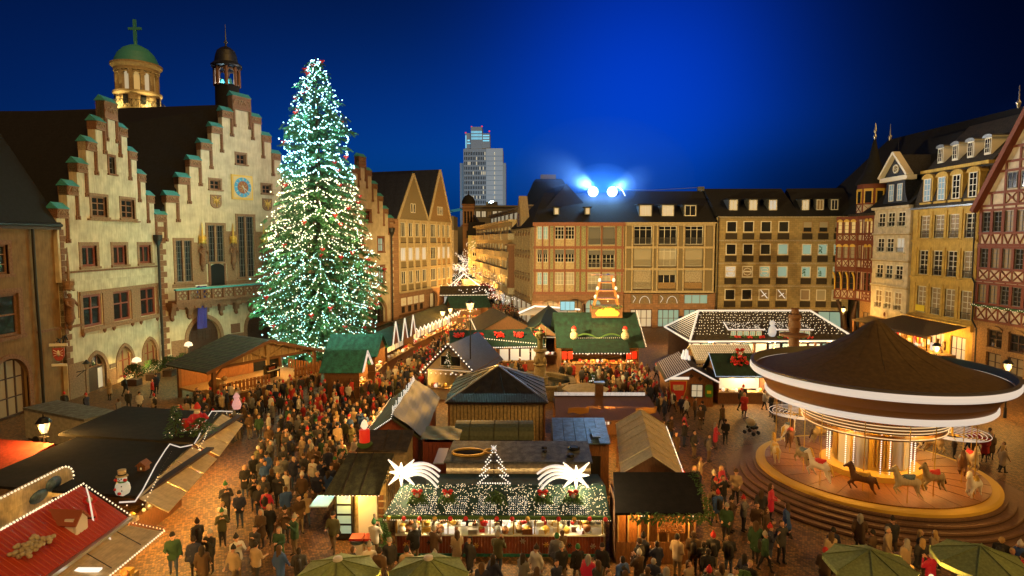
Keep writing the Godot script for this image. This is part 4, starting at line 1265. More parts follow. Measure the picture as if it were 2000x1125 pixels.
	for k in 3: win(r, 1.0+k*3.2, 18.2, 1.2, 1.6, 1, 1, "iron", "win_cream" if k == 2 else "win_cool", 0.1, -0.5, 0.05, "roof_window")
	r = thing("glass_vault_hall", "low teal lit glass vault behind the church roofs", "hall", V(-21, 0, -290))
	b = MB.new()
	for i in 12:
		var a := PI*i/12
		var c := PI*(i+1)/12
		var p := V(22*cos(a), 20+9*sin(a), 0)
		var q := V(22*cos(c), 20+9*sin(c), 0)
		b.quad(V(q.x,q.y,-20), V(p.x,p.y,-20), p, q)
	part(r, "vault_glass", b, em("vault_teal", Color(0.05,0.32,0.42), 0.35))
	for i in 13:
		var a := PI*i/12
		b = MB.new(); b.bar(V(22.1*cos(a),20+9.1*sin(a),-20), V(22.1*cos(a),20+9.1*sin(a),0.2), 0.4); part(r, "vault_rib", b, "grey_paint")
	bx(r, "hall_wall", "shutter", -22, 22, 0, 20, -20, 0)
	r = thing("roof_terrace_block", "dark flat roofed office block with a row of yellow lit top windows", "office block", V(-20.5, 0, -262))
	bx(r, "block_wall", "shutter", 0, 34, 0, 27.6, -14, 0)
	for k in 14: win(r, 0.7+k*2.35, 23.4, 1.9, 2.6, 2, 1, "iron", "win_cream" if k % 5 != 3 else "win_dim", 0.12, 0.1, 0.05, "office_window")
	bx(r, "roof_slab", "shutter", -0.4, 34.4, 27.6, 28.4, -14.4, 0.6); bx(r, "roof_cabin", "zinc", 7, 12, 28.4, 30.2, -9, -5)
	var ts := SpotLight3D.new() # added fill spot above the roof cabin to brighten the office tower
	ts.name = "tower_fill_spot"; ts.light_color = lin(Color(0.45,0.8,1.0)); ts.light_energy = 11000.0; ts.spot_angle = 30.0; ts.spot_range = 600.0; ts.spot_attenuation = 0.5; ts.light_size = 0.5; ts.shadow_enabled = true
	add_child(ts, true); ts.look_at_from_position(V(-11, 30.8, -264.5), V(-24, 62, -420), Vector3.UP)
	bx(r, "added_roof_lamp", "blue_lamp", 8.8, 10.2, 30.25, 30.5, -6.5, -6.0)  # added lamp box to go with the tower fill spot
	# skyscraper
	r = thing("skyscraper", "tall blue-grey office tower with lit stepped crown on the skyline", "skyscraper", V(-36.3, 0, -420))
	bx(r, "tower_body", "tower_grey", 0, 15.4, 0, 75.2, -26, 0)
	bx(r, "tower_body", "tower_pale2", 15.4, 26.6, 0, 75.5, -24, 0.3)
	var dk := MB.new(); var lt := MB.new(); var bl := MB.new()
	for j in 21:
		for i in 13:
			var x := 0.7 + i*1.13
			var y := 6.0 + j*3.25
			var u := rng.randf()
			(lt if u < 0.09 or (j in [11,12] and u < 0.35) else dk).b2(x, x+0.55, y, y+2.1, -0.1, 0.12)
		bl.b2(15.5, 26.5, 5.2+j*3.25, 5.5+j*3.25, 0.2, 0.42)
		lt.b2(20.8, 21.3, 6.0+j*3.25, 7.9+j*3.25, 0.2, 0.4)
	stuff(part(r, "dark_window", dk, "dark_glass")); stuff(part(r, "lit_window", lt, "win_cream")); stuff(part(r, "floor_line", bl, "tower_grey"))
	bx(r, "left_wing", "tower_grey", -2.6, 0, 0, 66, -22, -2); bx(r, "right_wing", "tower_grey", 26.6, 28.6, 0, 66, -22, -2)
	bx(r, "crown", "tower_grey", 1.2, 5.0, 75.2, 86.0, -14, -2); bx(r, "crown", "tower_grey", 5.0, 12.6, 75.2, 90.0, -14, -1); bx(r, "crown", "tower_grey", 12.6, 17.8, 75.2, 86.0, -14, -3)
	for j in 3:
		for i in 9: win(r, 5.4+i*0.8, 81.5+j*2.1, 0.62, 1.6, 1, 1, "tower_grey", "crown_light", 0.05, -0.9, 0.05, "crown_window")
		win(r, 13.0, 80.6+j*1.7, 4.4, 1.0, 4, 1, "tower_grey", "crown_light", 0.05, -2.9, 0.05, "crown_window")
	bx(r, "crown_light_strip", "crown_light", 1.3, 1.9, 76, 84.5, -2, -1.9); bx(r, "crown_light_panel", "crown_light", 2.6, 4.2, 80.6, 81.6, -2, -1.9); bx(r, "crown_light_panel", "crown_light", 2.4, 4.6, 78.8, 79.6, -2, -1.9)
	for p in [[1.4,86.3],[5.4,90.3],[12.4,90.6],[17.4,87.4]]:
		b = MB.new(); b.ball(V(p[0],p[1],-3), V(0.55,0.55,0.55), 8, 5); part(r, "red_warning_light", b, "red_glow")
	# dark tower roof right of the street mouth
	r = thing("dark_mansard_tower", "dark pointed slate roof with blue lit edge behind the corner houses", "roof", V(6.2, 11.6, -125))
	b = MB.new(); b.lathe([Vector2(10.5,0), Vector2(9.0,6.0), Vector2(4.2,13.5), Vector2(3.6,14.0)], 4, Vector3.ZERO, true, PI/4, PI/4+TAU); part(r, "slate_roof", b, "slate_blue")
	bx(r, "roof_cabin", "shutter", -1.5, 1.5, 13.8, 15.0, -1.5, 1.5)
	# strings of lights over the street
	var k := 0
	for q in [[[-22,9,-165],[-13,8,-160]],[[-21,7.5,-150],[-9,7,-150]],[[-18,10,-190],[-14,9,-180]],[[-14,5.5,-128],[-5,5,-126]],[[-6,4.5,-120],[2,4.2,-117]],[[-20,8,-178],[-14,7.5,-172]]]:
		var t := thing("street_light_garland", ["sagging light garland across the far street", "sagging light garland over the street by the balconies", "small light garland near the church", "light garland above the street stalls", "cluster garland right of the star arch", "light garland behind the star arch"][k], "garland")
		var pts := []
		var a := V(q[0][0],q[0][1],q[0][2])
		var c := V(q[1][0],q[1][1],q[1][2])
		for i in 5:
			pts.append_array(seg(a + V(0,-i*0.5,-i*5.0+10), c + V(rng.randf_range(-0.5,0.5),-i*0.5,-i*5.0+10), 0.5, 1.0))
		for i in pts.size(): pts[i] += V(rng.randf_range(-0.5,0.5), rng.randf_range(-0.7,0.5), rng.randf_range(-2,2))
		bulbs(t, pts, "bulb_white", 0.11)
		if k in [0, 1, 3, 5]: lamp(t, a.lerp(c, 0.6) + V(0,-1.2,0), 130, WARM, 0.2)
		var wb := MB.new(); wb.tube(seg(a, c, 1.5, 1.0), 0.03, 4); part(t, "cable", wb, "iron")
		k += 1
	var t := thing("star_arch_light", "large star with slanting light bars above the street stalls", "light decoration", V(-11.3, 0, -128))
	var st := MB.new()
	for i in 8: st.bar(V(0,7.6,0), V(1.3*cos(TAU*i/8),7.6+1.3*sin(TAU*i/8),0), 0.14)
	part(t, "star_light", st, "bulb_white")
	for s in [[-4.2,3.0],[4.6,3.2],[-3.2,2.4]]:
		var bb := MB.new(); bb.bar(V(0.2,6.6,0), V(s[0],s[1],0), 0.16); part(t, "light_bar", bb, "bulb_white")
	var pb := MB.new(); pb.cyl(V(0,0,0), V(0,7,0), 0.1, 0.08, 6); part(t, "post", pb, "iron")
	var pts2 := []
	for i in 70: pts2.append(V(rng.randf_range(2,9), rng.randf_range(3.5,6.5), rng.randf_range(-2,2)))
	for i in 60: pts2.append(V(rng.randf_range(-1.5,1.0), 8+i*0.09, -i*0.5+rng.randf_range(-1,1)))
	bulbs(t, pts2, "bulb_warm", 0.1)

# ---------------------------------------------------------------- east side
func xpanel(b: MB, x0: float, x1: float, y0: float, y1: float, z: float, kind: int, w := 0.16) -> void:
	if kind == 0: # cross
		b.bar(V(x0,y0,z), V(x1,y1,z), w, 0.1); b.bar(V(x0,y1,z+0.004), V(x1,y0,z+0.004), w, 0.1)
	elif kind == 1: # open V
		b.bar(V(x0+0.1,y1,z), V((x0+x1)/2,y0,z), w, 0.1); b.bar(V(x1-0.1,y1,z+0.004), V((x0+x1)/2,y0,z+0.004), w, 0.1)
	else: # curved braces
		for s in [-1, 1]:
			var c := (x0+x1)/2
			var h := (x1-x0)/2
			for i in 5:
				var t0 := -1.0 + 0.4*i
				var t1 := t0 + 0.4
				b.bar(V(c+s*h*(0.25+0.65*t0*t0), (y0+y1)/2+t0*(y1-y0)/2, z), V(c+s*h*(0.25+0.65*t1*t1), (y0+y1)/2+t1*(y1-y0)/2, z), w, 0.1)
		b.b2((x0+x1)/2-0.2,(x0+x1)/2+0.2,(y0+y1)/2-0.14,(y0+y1)/2+0.14,z-0.05,z+0.055)

func east_row() -> void:
	# red half-timbered gable house, right edge
	var r := thing("red_half_timbered_gable_house", "dark red half-timbered house with steep gable at the right edge", "house", V(49.3, 0, -66.2), -PI/2)
	var holes := []
	var wx := [0.35, 1.85, 3.35, 4.85, 6.35, 7.85, 9.35, 10.85, 12.35, 13.85]
	for y in [[14.4,2.1],[10.65,2.05],[7.0,1.9]]:
		for x in wx: holes.append([x, y[0], 1.15, y[1]])
	facade(r, "infill", [[0.0,16.0,5.0,17.2]], holes, 0.4)
	for h in holes: win(r, h[0], h[1], h[2], h[3], 2, 4, "grey_paint", "dark_glass" if int(h[0]*3+h[1]) % 4 else "win_dim", 0.08, -0.06)
	for y in [17.0,16.55,14.15,12.95,12.7,10.45,9.2,8.9,6.75,6.45,5.0]:
		bx(r, "timber_rail", "red_timber", -0.05, 16.0, y, y+0.24, -0.1, 0.1)
	for x in wx:
		for y in [[14.39,16.55],[10.69,12.7],[6.99,8.9]]:
			bx(r, "timber_post", "red_timber", x-0.36, x, y[0], y[1], -0.1, 0.08)
		bx(r, "timber_post", "red_timber", x-0.26, x-0.08, 13.19, 14.15, -0.1, 0.07); bx(r, "timber_post", "red_timber", x-0.26, x-0.08, 9.44, 10.45, -0.1, 0.07); bx(r, "timber_post", "red_timber", x-0.26, x-0.08, 5.24, 6.45, -0.1, 0.07)
		bx(r, "timber_post", "red_timber", x-0.26, x-0.08, 16.79, 17.0, -0.1, 0.06)
		for p in [[13.19,14.15,1],[9.44,10.45,0],[5.24,6.45,0]]:
			var b := MB.new(); xpanel(b, x-0.05, x+1.2, p[0], p[1], 0.03, p[2]); part(r, "timber_brace", b, "red_timber")
		bx(r, "timber_noggin", "red_timber", x+0.5, x+0.66, 12.94, 13.19, 0, 0.05); bx(r, "timber_noggin", "red_timber", x+0.5, x+0.66, 9.14, 9.2, 0, 0.05)
	# gable
	var gm := MB.new(); gm.ext([Vector2(0,17.24), Vector2(16,17.24), Vector2(8,29.0)], -0.4, 0.0); part(r, "gable", gm, "infill")
	for y in [18.3, 20.4, 21.3, 22.7, 25.2]:
		var ins: float = (y-17.24)/11.76*8.0
		bx(r, "timber_rail", "red_timber", ins, 16-ins, y, y+0.24, 0, 0.1)
	for x in [1.5,3.2,4.9,6.6,8.3,10.0,11.7,13.4]:
		var lim: float = 17.24 + (8.0-absf(x-8.0))*1.47
		for seg2 in [[17.24,18.3],[18.54,20.4],[20.64,21.3],[21.54,22.7],[22.94,25.2]]:
			if seg2[1] < lim: bx(r, "timber_post", "red_timber", x-0.12, x+0.12, seg2[0], seg2[1], 0, 0.09)
		if lim > 20.4:
			win(r, x+0.3, 18.7, 1.2, 1.6, 2, 2, "grey_paint", "dark_glass", 0.09, 0.12, 0.06)
			var b := MB.new(); xpanel(b, x+0.15, x+1.6, 17.3, 18.3, 0.03, 2, 0.13); part(r, "timber_brace", b, "red_timber")
		if lim > 24.0: win(r, x+0.35, 23.0, 1.1, 1.5, 2, 2, "grey_paint", "dark_glass", 0.09, 0.12, 0.06)
		if lim > 22.9: 
			var b := MB.new(); b.tube([V(x+0.2,22.6,0.04), V(x+0.45,22.1,0.04), V(x+0.4,21.6,0.04)], 0.07, 5); part(r, "timber_brace", b, "red_timber")
	beam(r, "barge_board", "red_timber", V(-0.5,16.6,0.35), V(8,29.3,0.35), 0.5, 0.7); beam(r, "barge_board", "red_timber", V(16.5,16.6,0.35), V(8,29.3,0.35), 0.5, 0.7)
	roofz(r, "slate", -0.3, 16.3, -14, -0.42, 17.3, 29.1, "roof", 0.2)
	holes = []
	for x in [1.9, 4.7, 7.5, 10.3, 13.1]:
		holes.append([x, 2.4, 2.0, 1.9]); holes.append([x, 0.0, 2.0, 1.9])
	facade(r, "orange_stone", [[-0.1,16,0,5.0]], holes, 0.5, "ground_floor_wall")
	for h in holes:
		win(r, h[0], h[1], h[2], h[3], 2, 2, "dark_wood", "dark_glass" if h[1] > 1 else "win_dim", 0.14, -0.2)
		if h[1] > 1:
			var ar := MB.new()
			for i in 6: ar.bar(V(h[0]+1+1.05*cos(PI*i/6),h[1]+1.85+0.4*sin(PI*i/6),0.02), V(h[0]+1+1.05*cos(PI*(i+1)/6),h[1]+1.85+0.4*sin(PI*(i+1)/6),0.02), 0.2, 0.14)
			part(r, "window_arch", ar, "orange_stone")
	house_shell(r, "infill", 16, 17, 13)
	pipe(r, [V(-0.35,17.0,0.3), V(-0.3,9.6,0.3), V(0.15,8.9,0.3), V(0.2,5.0,0.4), V(0.9,4.2,0.4), V(0.95,0,0.4)])
	var gb := MB.new(); gb.tube(seg(V(0,6.65,0.35), V(16,6.65,0.35), 0.5), 0.14, 6); part(r, "balcony_garland", gb, "garland")
	var gp := []
	for k in 60: gp.append(V(k*0.27, 6.62+0.12*sin(k*1.1), 0.5))
	bulbs(r, gp, "bulb_warm", 0.05)

	# yellow house
	r = thing("yellow_house", "yellow plastered house with tall white windows and arched mansard dormers", "house", V(49.3, 0, -77.3), -PI/2)
	holes = []
	for y in [[13.8,2.7],[9.4,2.95],[4.8,3.2]]:
		for x in [1.5,4.0,6.4,8.95]: holes.append([x, y[0], 1.65, y[1]])
	facade(r, "yellow_plaster", [[0,11.0,4.2,17.3]], holes, 0.45)
	for h in holes:
		var lit := "win_dim" if h[1] < 9 else ("dark_glass" if int(h[0]*5+h[1]) % 3 else "win_dim")
		win(r, h[0], h[1], h[2], h[3], 2, 5, "white_paint", lit, 0.1, -0.1)
		surround(r, h[0], h[1], h[2], h[3], 0.16, "yellow_plaster", 0.06, 0.14)
		var rl := MB.new()
		for k in 10: rl.b2(h[0]+0.08+k*0.165, h[0]+0.11+k*0.165, h[1]+0.1, h[1]+0.75, 0.05, 0.08)
		rl.b2(h[0], h[0]+h[2], h[1]+0.75, h[1]+0.8, 0.04, 0.09); rl.b2(h[0], h[0]+h[2], h[1]+0.08, h[1]+0.12, 0.04, 0.09)
		part(r, "window_railing", rl, "iron")
	for y in [[13.6,17.0],[9.2,12.7],[4.6,8.4]]:
		for x in [0.75,3.3,5.75,8.25,10.7]: bx(r, "pilaster", "yellow_plaster", x, x+0.34, y[0], y[1], 0, 0.1)
		bx(r, "sill_band", "yellow_plaster", 0.1, 11.0, y[0]-0.22, y[0]-0.02, 0, 0.2)
	bx(r, "yellow_banner", "yellow_cloth", 1.5, 3.15, 4.95, 5.7, 0.12, 0.15)
	bx(r, "fascia", "yellow_plaster", 0, 11, 3.6, 4.3, -0.1, 0.3)
	bx(r, "gutter", "zinc", -0.1, 11.1, 17.3, 17.5, -0.2, 0.45)
	facade(r, "yellow_plaster", [[0,11,0,3.6]], [[0.8,0,2.4,2.8],[4.2,0,2.4,2.8],[7.6,0,2.4,2.8]], 0.4, "ground_floor_wall")
	for x in [0.8,4.2,7.6]: win(r, x, 0, 2.4, 2.8, 3, 2, "dark_wood", "win_cream", 0.1, -0.15, 0.08, "shop_window")
	house_shell(r, "yellow_plaster", 11, 17.3, 12)
	var mz := MB.new(); mz.xf = Transform3D(Basis(V(0,0,-1), V(0,1,0), V(1,0,0)), V(11.0,0,0)) # profile in (depth, y), along x
	mz.ext([Vector2(-0.1,17.5), Vector2(1.2,21.8), Vector2(12,21.8), Vector2(12,17.5)], -11.0, 0.0); part(r, "mansard", mz, "dark_tile")
	bx(r, "mansard_cornice", "yellow_plaster", 0, 11, 21.7, 22.05, -1.9, -0.6)
	mz = MB.new(); mz.xf = Transform3D(Basis(V(0,0,-1), V(0,1,0), V(1,0,0)), V(11.0,0,0))
	mz.ext([Vector2(1.0,22.05), Vector2(6.3,27.5), Vector2(12,22.05)], -11.0, 0.0); part(r, "upper_roof", mz, "dark_tile")
	for x in [1.5,4.0,6.4,8.95]:
		bx(r, "dormer", "yellow_plaster", x-0.12, x+1.62, 18.1, 20.9, -2.0, -0.12)
		var dr := MB.new(); dr.xf = Transform3D(Basis.IDENTITY, V(x+0.75,20.9,0)); dr.ext(arch_pts(2.1, 0.6, false), -2.0, 0.02); part(r, "dormer_hood", dr, "yellow_plaster")
		bx(r, "dormer_sill", "yellow_plaster", x-0.3, x+1.8, 17.85, 18.1, -0.6, 0.12)
		win(r, x+0.15, 18.2, 1.2, 2.7, 2, 4, "white_paint", "win_blue" if x < 5 else "dark_glass", 0.1, -0.02, 0.05, "dormer_window")
		bx(r, "upper_dormer", "white_paint", x, x+1.0, 22.8, 24.6, -4.0, -1.6)
		dr = MB.new(); dr.xf = Transform3D(Basis.IDENTITY, V(x+0.5,24.6,0)); dr.ext(arch_pts(1.5, 0.4, false), -4.0, -1.45); part(r, "dormer_hood", dr, "zinc")
		win(r, x+0.15, 22.95, 0.7, 1.55, 2, 3, "white_paint", "dark_glass", 0.07, -1.5, 0.05, "dormer_window")
	# brown awning on the house front
	var t := thing("shop_awning", "wide brown fabric awning over a lit shop front below the yellow house", "awning", V(49.3, 0, -77.6), -PI/2)
	var aw := MB.new()
	for k in 8:
		var x0 := -0.4 + k*1.4
		aw.quad(V(x0,4.1,0.35), V(x0+1.4,4.1,0.35), V(x0+1.4,3.05,4.6), V(x0,3.05,4.6)); aw.quad(V(x0,3.05,4.6), V(x0+1.4,3.05,4.6), V(x0+1.4,2.75,4.62), V(x0,2.75,4.62))
	part(t, "awning_cloth", aw, "brown_canvas")
	for k in 9: beam(t, "awning_arm", "iron", V(-0.4+k*1.4,4.05,0.4), V(-0.4+k*1.4,3.0,4.58), 0.05)
	for k in 2: bx(t, "awning_post", "iron", -0.3+k*11.0, -0.22+k*11.0, 0, 3.0, 4.5, 4.58)
	for k in 24:
		var g := MB.new(); g.b2(0,0.28,0,rng.randf_range(0.5,1.0),0,0.2); var o := part(t, "shop_goods", g, ["white_thing","gold","red_ribbon","pale_wood","bulb_dim"][rng.randi() % 5]); o.position = V(rng.randf_range(0.2,10.2), rng.randf_range(0.3,1.9), rng.randf_range(1.0,3.6))
	bx(t, "goods_table", "pale_wood", 0.2, 10.4, 0.0, 0.9, 1.0, 3.0)
	for x in [2.0, 5.3, 8.6]: lamp(t, V(x, 2.8, 2.6), 22)
	block(Vector2(46.8, -72), Vector2(2.4, 6))

	# white house
	r = thing("white_house", "narrow white jettied house with slate pediment dormer, left of the yellow one", "house", V(49.0, 0, -85.15), -PI/2)
	holes = []
	for y in [[15.3,1.9],[12.0,1.85],[8.5,1.85],[4.5,2.4]]:
		for x in [1.0,3.1,5.25]: holes.append([x, y[0], 1.55, y[1]])
	facade(r, "white_plaster", [[0,7.75,3.2,17.7]], holes, 0.45)
	for h in holes:
		win(r, h[0], h[1], h[2], h[3], 2, 3, "white_paint", "win_dim" if h[1] < 8 else ("dark_glass" if h[0] != 5.25 or h[1] != 12.0 else "win_white"), 0.13, -0.02)
		var rl := MB.new()
		for k in 9: rl.b2(h[0]+0.1+k*0.16, h[0]+0.13+k*0.16, h[1]+0.02, h[1]+0.55, 0.08, 0.11)
		rl.b2(h[0], h[0]+h[2], h[1]+0.55, h[1]+0.6, 0.07, 0.12); part(r, "window_railing", rl, "iron")
	for y in [[14.2,0.3],[10.75,0.5],[7.35,0.7]]:
		bx(r, "jetty_band", "brown_stone", -0.05, 7.9, y[0], y[0]+0.14, -0.1, 0.16); bx(r, "jetty_band", "white_plaster", -0.05, 7.9, y[0]+0.14, y[0]+0.3, -0.1, 0.22)
	for y in [15.12,11.82,8.32,4.3]: bx(r, "sill_band", "white_plaster", 0.8, 7.0, y, y+0.14, 0, 0.16)
	facade(r, "orange_plaster", [[0,7.75,0,3.2]], [[0.8,0,2.4,2.6],[4.4,0,2.4,2.6]], 0.4, "ground_floor_wall", -0.1)
	for x in [0.8,4.4]: win(r, x, 0, 2.4, 2.6, 3, 2, "dark_wood", "win_cream", 0.1, -0.25, 0.08, "shop_window")
	var em2 := MB.new(); em2.xf = Transform3D(Basis(V(1,0,0), V(0,0,1), V(0,-1,0)), V(3.6,3.75,0)); em2.lathe([Vector2(0.5,0.1), Vector2(0.5,0.18)], 20); part(r, "round_sign", em2, "infill")
	em2 = MB.new(); em2.ball(V(3.6,3.75,0.2), V(0.25,0.3,0.05), 8, 5); part(r, "sign_emblem", em2, "red_timber")
	house_shell(r, "white_plaster", 7.75, 17.6, 12)
	bx(r, "cornice", "white_plaster", -0.15, 7.9, 17.62, 17.95, -0.2, 0.4)
	mz = MB.new(); mz.xf = Transform3D(Basis(V(0,0,-1), V(0,1,0), V(1,0,0)), V(7.75,0,0))
	mz.ext([Vector2(-0.3,17.95), Vector2(1.0,19.2), Vector2(6,27.0), Vector2(12,17.95)], -7.75, 0.0); part(r, "roof", mz, "slate")
	var dm := MB.new(); dm.ext([Vector2(1.7,18.4), Vector2(6.9,18.4), Vector2(6.4,19.6), Vector2(6.2,21.2), Vector2(2.4,21.2), Vector2(2.2,19.6)], -4, -0.05); part(r, "slate_dormer", dm, "slate_blue")
	dm = MB.new(); dm.ext([Vector2(1.6,21.75), Vector2(7.0,21.75), Vector2(4.3,24.6)], -5, -0.1); part(r, "dormer_pediment", dm, "slate_blue")
	bx(r, "dormer_cornice", "white_paint", 1.4, 7.2, 21.2, 21.75, -0.9, 0.35)
	beam(r, "pediment_trim", "white_paint", V(1.3,21.75,0.1), V(4.3,24.85,0.1), 0.3, 0.9); beam(r, "pediment_trim", "white_paint", V(7.3,21.75,0.1), V(4.3,24.85,0.1), 0.3, 0.9)
	var ro := MB.new()
	for i in 14: ro.bar(V(4.3+0.5*cos(TAU*i/14),22.75+0.5*sin(TAU*i/14),0.0), V(4.3+0.5*cos(TAU*(i+1)/14),22.75+0.5*sin(TAU*(i+1)/14),0.0), 0.16)
	ro.b2(3.8,4.8,22.71,22.79,-0.05,0.03); ro.b2(4.26,4.34,22.25,23.25,-0.05,0.03); part(r, "round_window", ro, "white_paint")
	bx(r, "round_window_pane", "dark_glass", 3.95, 4.65, 22.4, 23.1, -0.12, -0.07)
	for x in [3.05, 4.85]: win(r, x, 18.6, 1.05, 2.2, 2, 3, "white_paint", "win_blue", 0.11, 0.06, 0.06, "dormer_window")
	var fp := MB.new(); fp.cyl(V(4.3,24.7,-0.2), V(4.3,26.2,-0.2), 0.05, 0.02, 5); part(r, "finial", fp, "iron")
	t = thing("inn_canopy", "low tiled canopy with lit tables in front of the white house", "canopy", V(49.0, 0, -85.0), -PI/2)
	roof_quad(t, "brown_felt", V(0,3.1,0.2), V(7.4,3.1,0.2), V(7.4,2.6,2.6), V(0,2.6,2.6))
	for k in 4: bx(t, "canopy_post", "brown_wood", 0.1+k*2.35, 0.24+k*2.35, 0, 2.62, 2.4, 2.54)
	lamp(t, V(2.5,2.3,1.6), 14); lamp(t, V(5.4,2.3,1.6), 14)

	# half-timbered corner house with oriel and turret
	r = thing("red_timbered_corner_house", "red half-timbered corner house with yellow window heads and a pointed turret", "house", V(49.3, 0, -89.6), -PI/2)
	# front part: x 0..4.5 towards the camera; the canted face runs back-left from x = 0
	holes = []
	for y in [[14.55,1.75],[10.9,1.8],[6.4,2.6]]:
		for x in [0.25, 1.9, 2.85]: holes.append([x, y[0], 0.75, y[1]])
	facade(r, "infill", [[0,4.45,4.9,17.0]], holes, 0.4)
	for h in holes: win(r, h[0], h[1], h[2], h[3], 1, 3, "red_timber", "win_warm" if h[1] > 14 else ("win_dim" if h[1] > 10 else "dark_glass"), 0.07, -0.02)
	var c := Node3D.new(); c.name = "canted_oriel"; r.add_child(c, true); c.rotation.y = deg_to_rad(45.0); c.position = V(0,0,0)
	var ch := []
	for y in [[14.55,1.75],[10.9,1.8],[6.4,2.6]]:
		for k in 3: ch.append([-0.95-k*0.9, y[0], 0.62, y[1]])
	facade(c, "infill", [[-2.9,0,4.9,17.0]], ch, 0.4)
	for h in ch: win(c, h[0], h[1], h[2], h[3], 1, 3, "red_timber", "win_warm" if h[1] > 14 else ("win_dim" if h[1] > 10 else "dark_glass"), 0.07, -0.02)
	for y in [16.5,14.3,13.3,12.8,10.65,9.45,9.05,6.2,4.9]:
		var hh := 0.5 if y in [16.5,12.8,9.05] else 0.26
		bx(r, "timber_rail", "red_timber", -0.05, 4.5, y, y+hh, -0.1, 0.1); bx(c, "timber_rail", "red_timber", -2.95, 0.05, y, y+hh, -0.1, 0.102)
	for y in [[14.56,16.5],[10.91,12.8],[6.46,9.05],[13.56,14.3],[9.71,10.65],[5.16,6.2]]:
		for x in [0.0,1.05,1.65,2.68,3.65,4.25]: bx(r, "timber_post", "red_timber", x, x+0.2, y[0], y[1], -0.1, 0.08)
		for x in [-2.9,-2.1,-1.2,-0.3]: bx(c, "timber_post", "red_timber", x, x+0.2, y[0], y[1], -0.1, 0.08)
	for y in [[13.56,14.3],[9.71,10.65],[5.16,6.2]]:
		for k in 3:
			var b := MB.new(); xpanel(b, -2.7+k*0.9, -2.1+k*0.9+0.02, y[0], y[1], 0.03, 0, 0.1); part(c, "timber_brace", b, "red_timber")
		var b2 := MB.new(); xpanel(b2, 1.85, 2.68, y[0], y[1], 0.03, 0, 0.11); xpanel(b2, 2.88, 3.65, y[0], y[1], 0.03, 0, 0.11); part(r, "timber_brace", b2, "red_timber")
	for y in [16.3, 12.7]:
		for x in [1.9,2.85]:
			var hd := MB.new(); hd.xf = Transform3D(Basis.IDENTITY, V(x+0.37,y-0.1,0)); hd.ext(arch_pts(0.85,0.42,true,4), 0.0, 0.15); part(r, "window_head", hd, "gold_paint")
		for k in 3:
			var hd := MB.new(); hd.xf = Transform3D(Basis.IDENTITY, V(-0.64-k*0.9,y-0.1,0)); hd.ext(arch_pts(0.8,0.42,true,4), 0.0, 0.15); part(c, "window_head", hd, "gold_paint")
	for k in 4:
		var sc := MB.new()
		sc.tube([V(-2.8+k*0.88,6.3,0.2), V(-2.8+k*0.88,7.8,0.25), V(-2.85+k*0.88,8.4,0.4), V(-3.0+k*0.88,8.9,0.55)], 0.1, 6, 0.14); part(c, "carved_bracket", sc, "gold_paint")
	for kid in c.get_children():
		var tf: Transform3D = c.transform * kid.transform
		c.remove_child(kid); r.add_child(kid, true); kid.transform = tf
	var ct := c.transform
	r.remove_child(c); c.free()
	for k in 2: # carved beam under the oriel
		var sb := MB.new(); sb.tube([V(-1.4+k*1.2,0.4,-0.4), V(-1.6+k*1.4,2.6,0.0), V(-2.4+k*2.6,4.8,0.1)], 0.5, 6, 0.22); part(r, "oriel_strut", sb, "dark_wood").transform = ct
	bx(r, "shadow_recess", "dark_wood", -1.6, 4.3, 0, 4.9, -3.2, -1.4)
	facade(r, "orange_stone", [[1.2,4.45,0,4.9]], [[1.9,0.0,1.9,3.4]], 0.5, "ground_floor_wall")
	win(r, 1.9, 0.0, 1.9, 3.4, 2, 2, "dark_wood", "win_dim", 0.12, -0.2, 0.08, "arched_window")
	bx(r, "side_wall", "infill", 4.05, 4.45, 0, 17, -12, -0.4); bx(r, "north_wall", "infill", -4.6, -2.0, 4.9, 17, -12, -2.1); bx(r, "house_core", "infill", -2.0, 4.0, 4.9, 16.9, -12, -2.2)
	bx(r, "eaves", "brown_felt", -2.3, 4.6, 17.0, 17.35, -2.6, 0.35)
	roofx(r, "slate", -4.6, 4.6, -12, 0.2, 17.35, 24.0, "roof", 2.0, 0.0, -6)
	# turret
	var tw := MB.new(); tw.lathe([Vector2(1.95,17.3), Vector2(1.95,21.7)], 8, V(0.2,0,-1.7), true, PI/8, PI/8+TAU); part(r, "turret", tw, "red_timber")
	for k in 8:
		var a := TAU*k/8
		var hb := MB.new(); hb.xf = Transform3D(Basis(Vector3.UP, -a), V(0.2,0,-1.7)); hb.b2(1.78,1.86,18.9,20.6,-0.42,0.42); part(r, "turret_window", hb, "dark_glass")
		hb = MB.new(); hb.xf = Transform3D(Basis(Vector3.UP, -a), V(0.2,0,-1.7)); hb.b2(1.8,1.9,20.5,20.85,-0.6,0.6); hb.b2(1.8,1.9,18.8,20.5,-0.58,-0.42); hb.b2(1.8,1.9,18.8,20.5,0.42,0.58); part(r, "turret_window_head", hb, "gold_paint")
		hb = MB.new(); hb.xf = Transform3D(Basis(Vector3.UP, -a), V(0.2,0,-1.7)); hb.b2(1.78,1.85,17.5,18.6,-0.6,0.6); part(r, "turret_panel", hb, "infill")
		hb = MB.new(); hb.xf = Transform3D(Basis(Vector3(0,1,0), -a), V(0.2,0,-1.7)); hb.bar(V(1.87,17.55,-0.55), V(1.87,18.55,0.55), 0.12, 0.06); hb.bar(V(1.875,18.55,-0.55), V(1.875,17.55,0.55), 0.12, 0.06); part(r, "timber_brace", hb, "red_timber")
	tw = MB.new(); tw.lathe([Vector2(2.3,21.5), Vector2(2.2,21.8), Vector2(1.3,23.2), Vector2(0.75,24.9), Vector2(0.15,28.0), Vector2(0.0,28.1)], 8, V(0.2,0,-1.7), true, PI/8, PI/8+TAU); part(r, "turret_spire", tw, "slate")
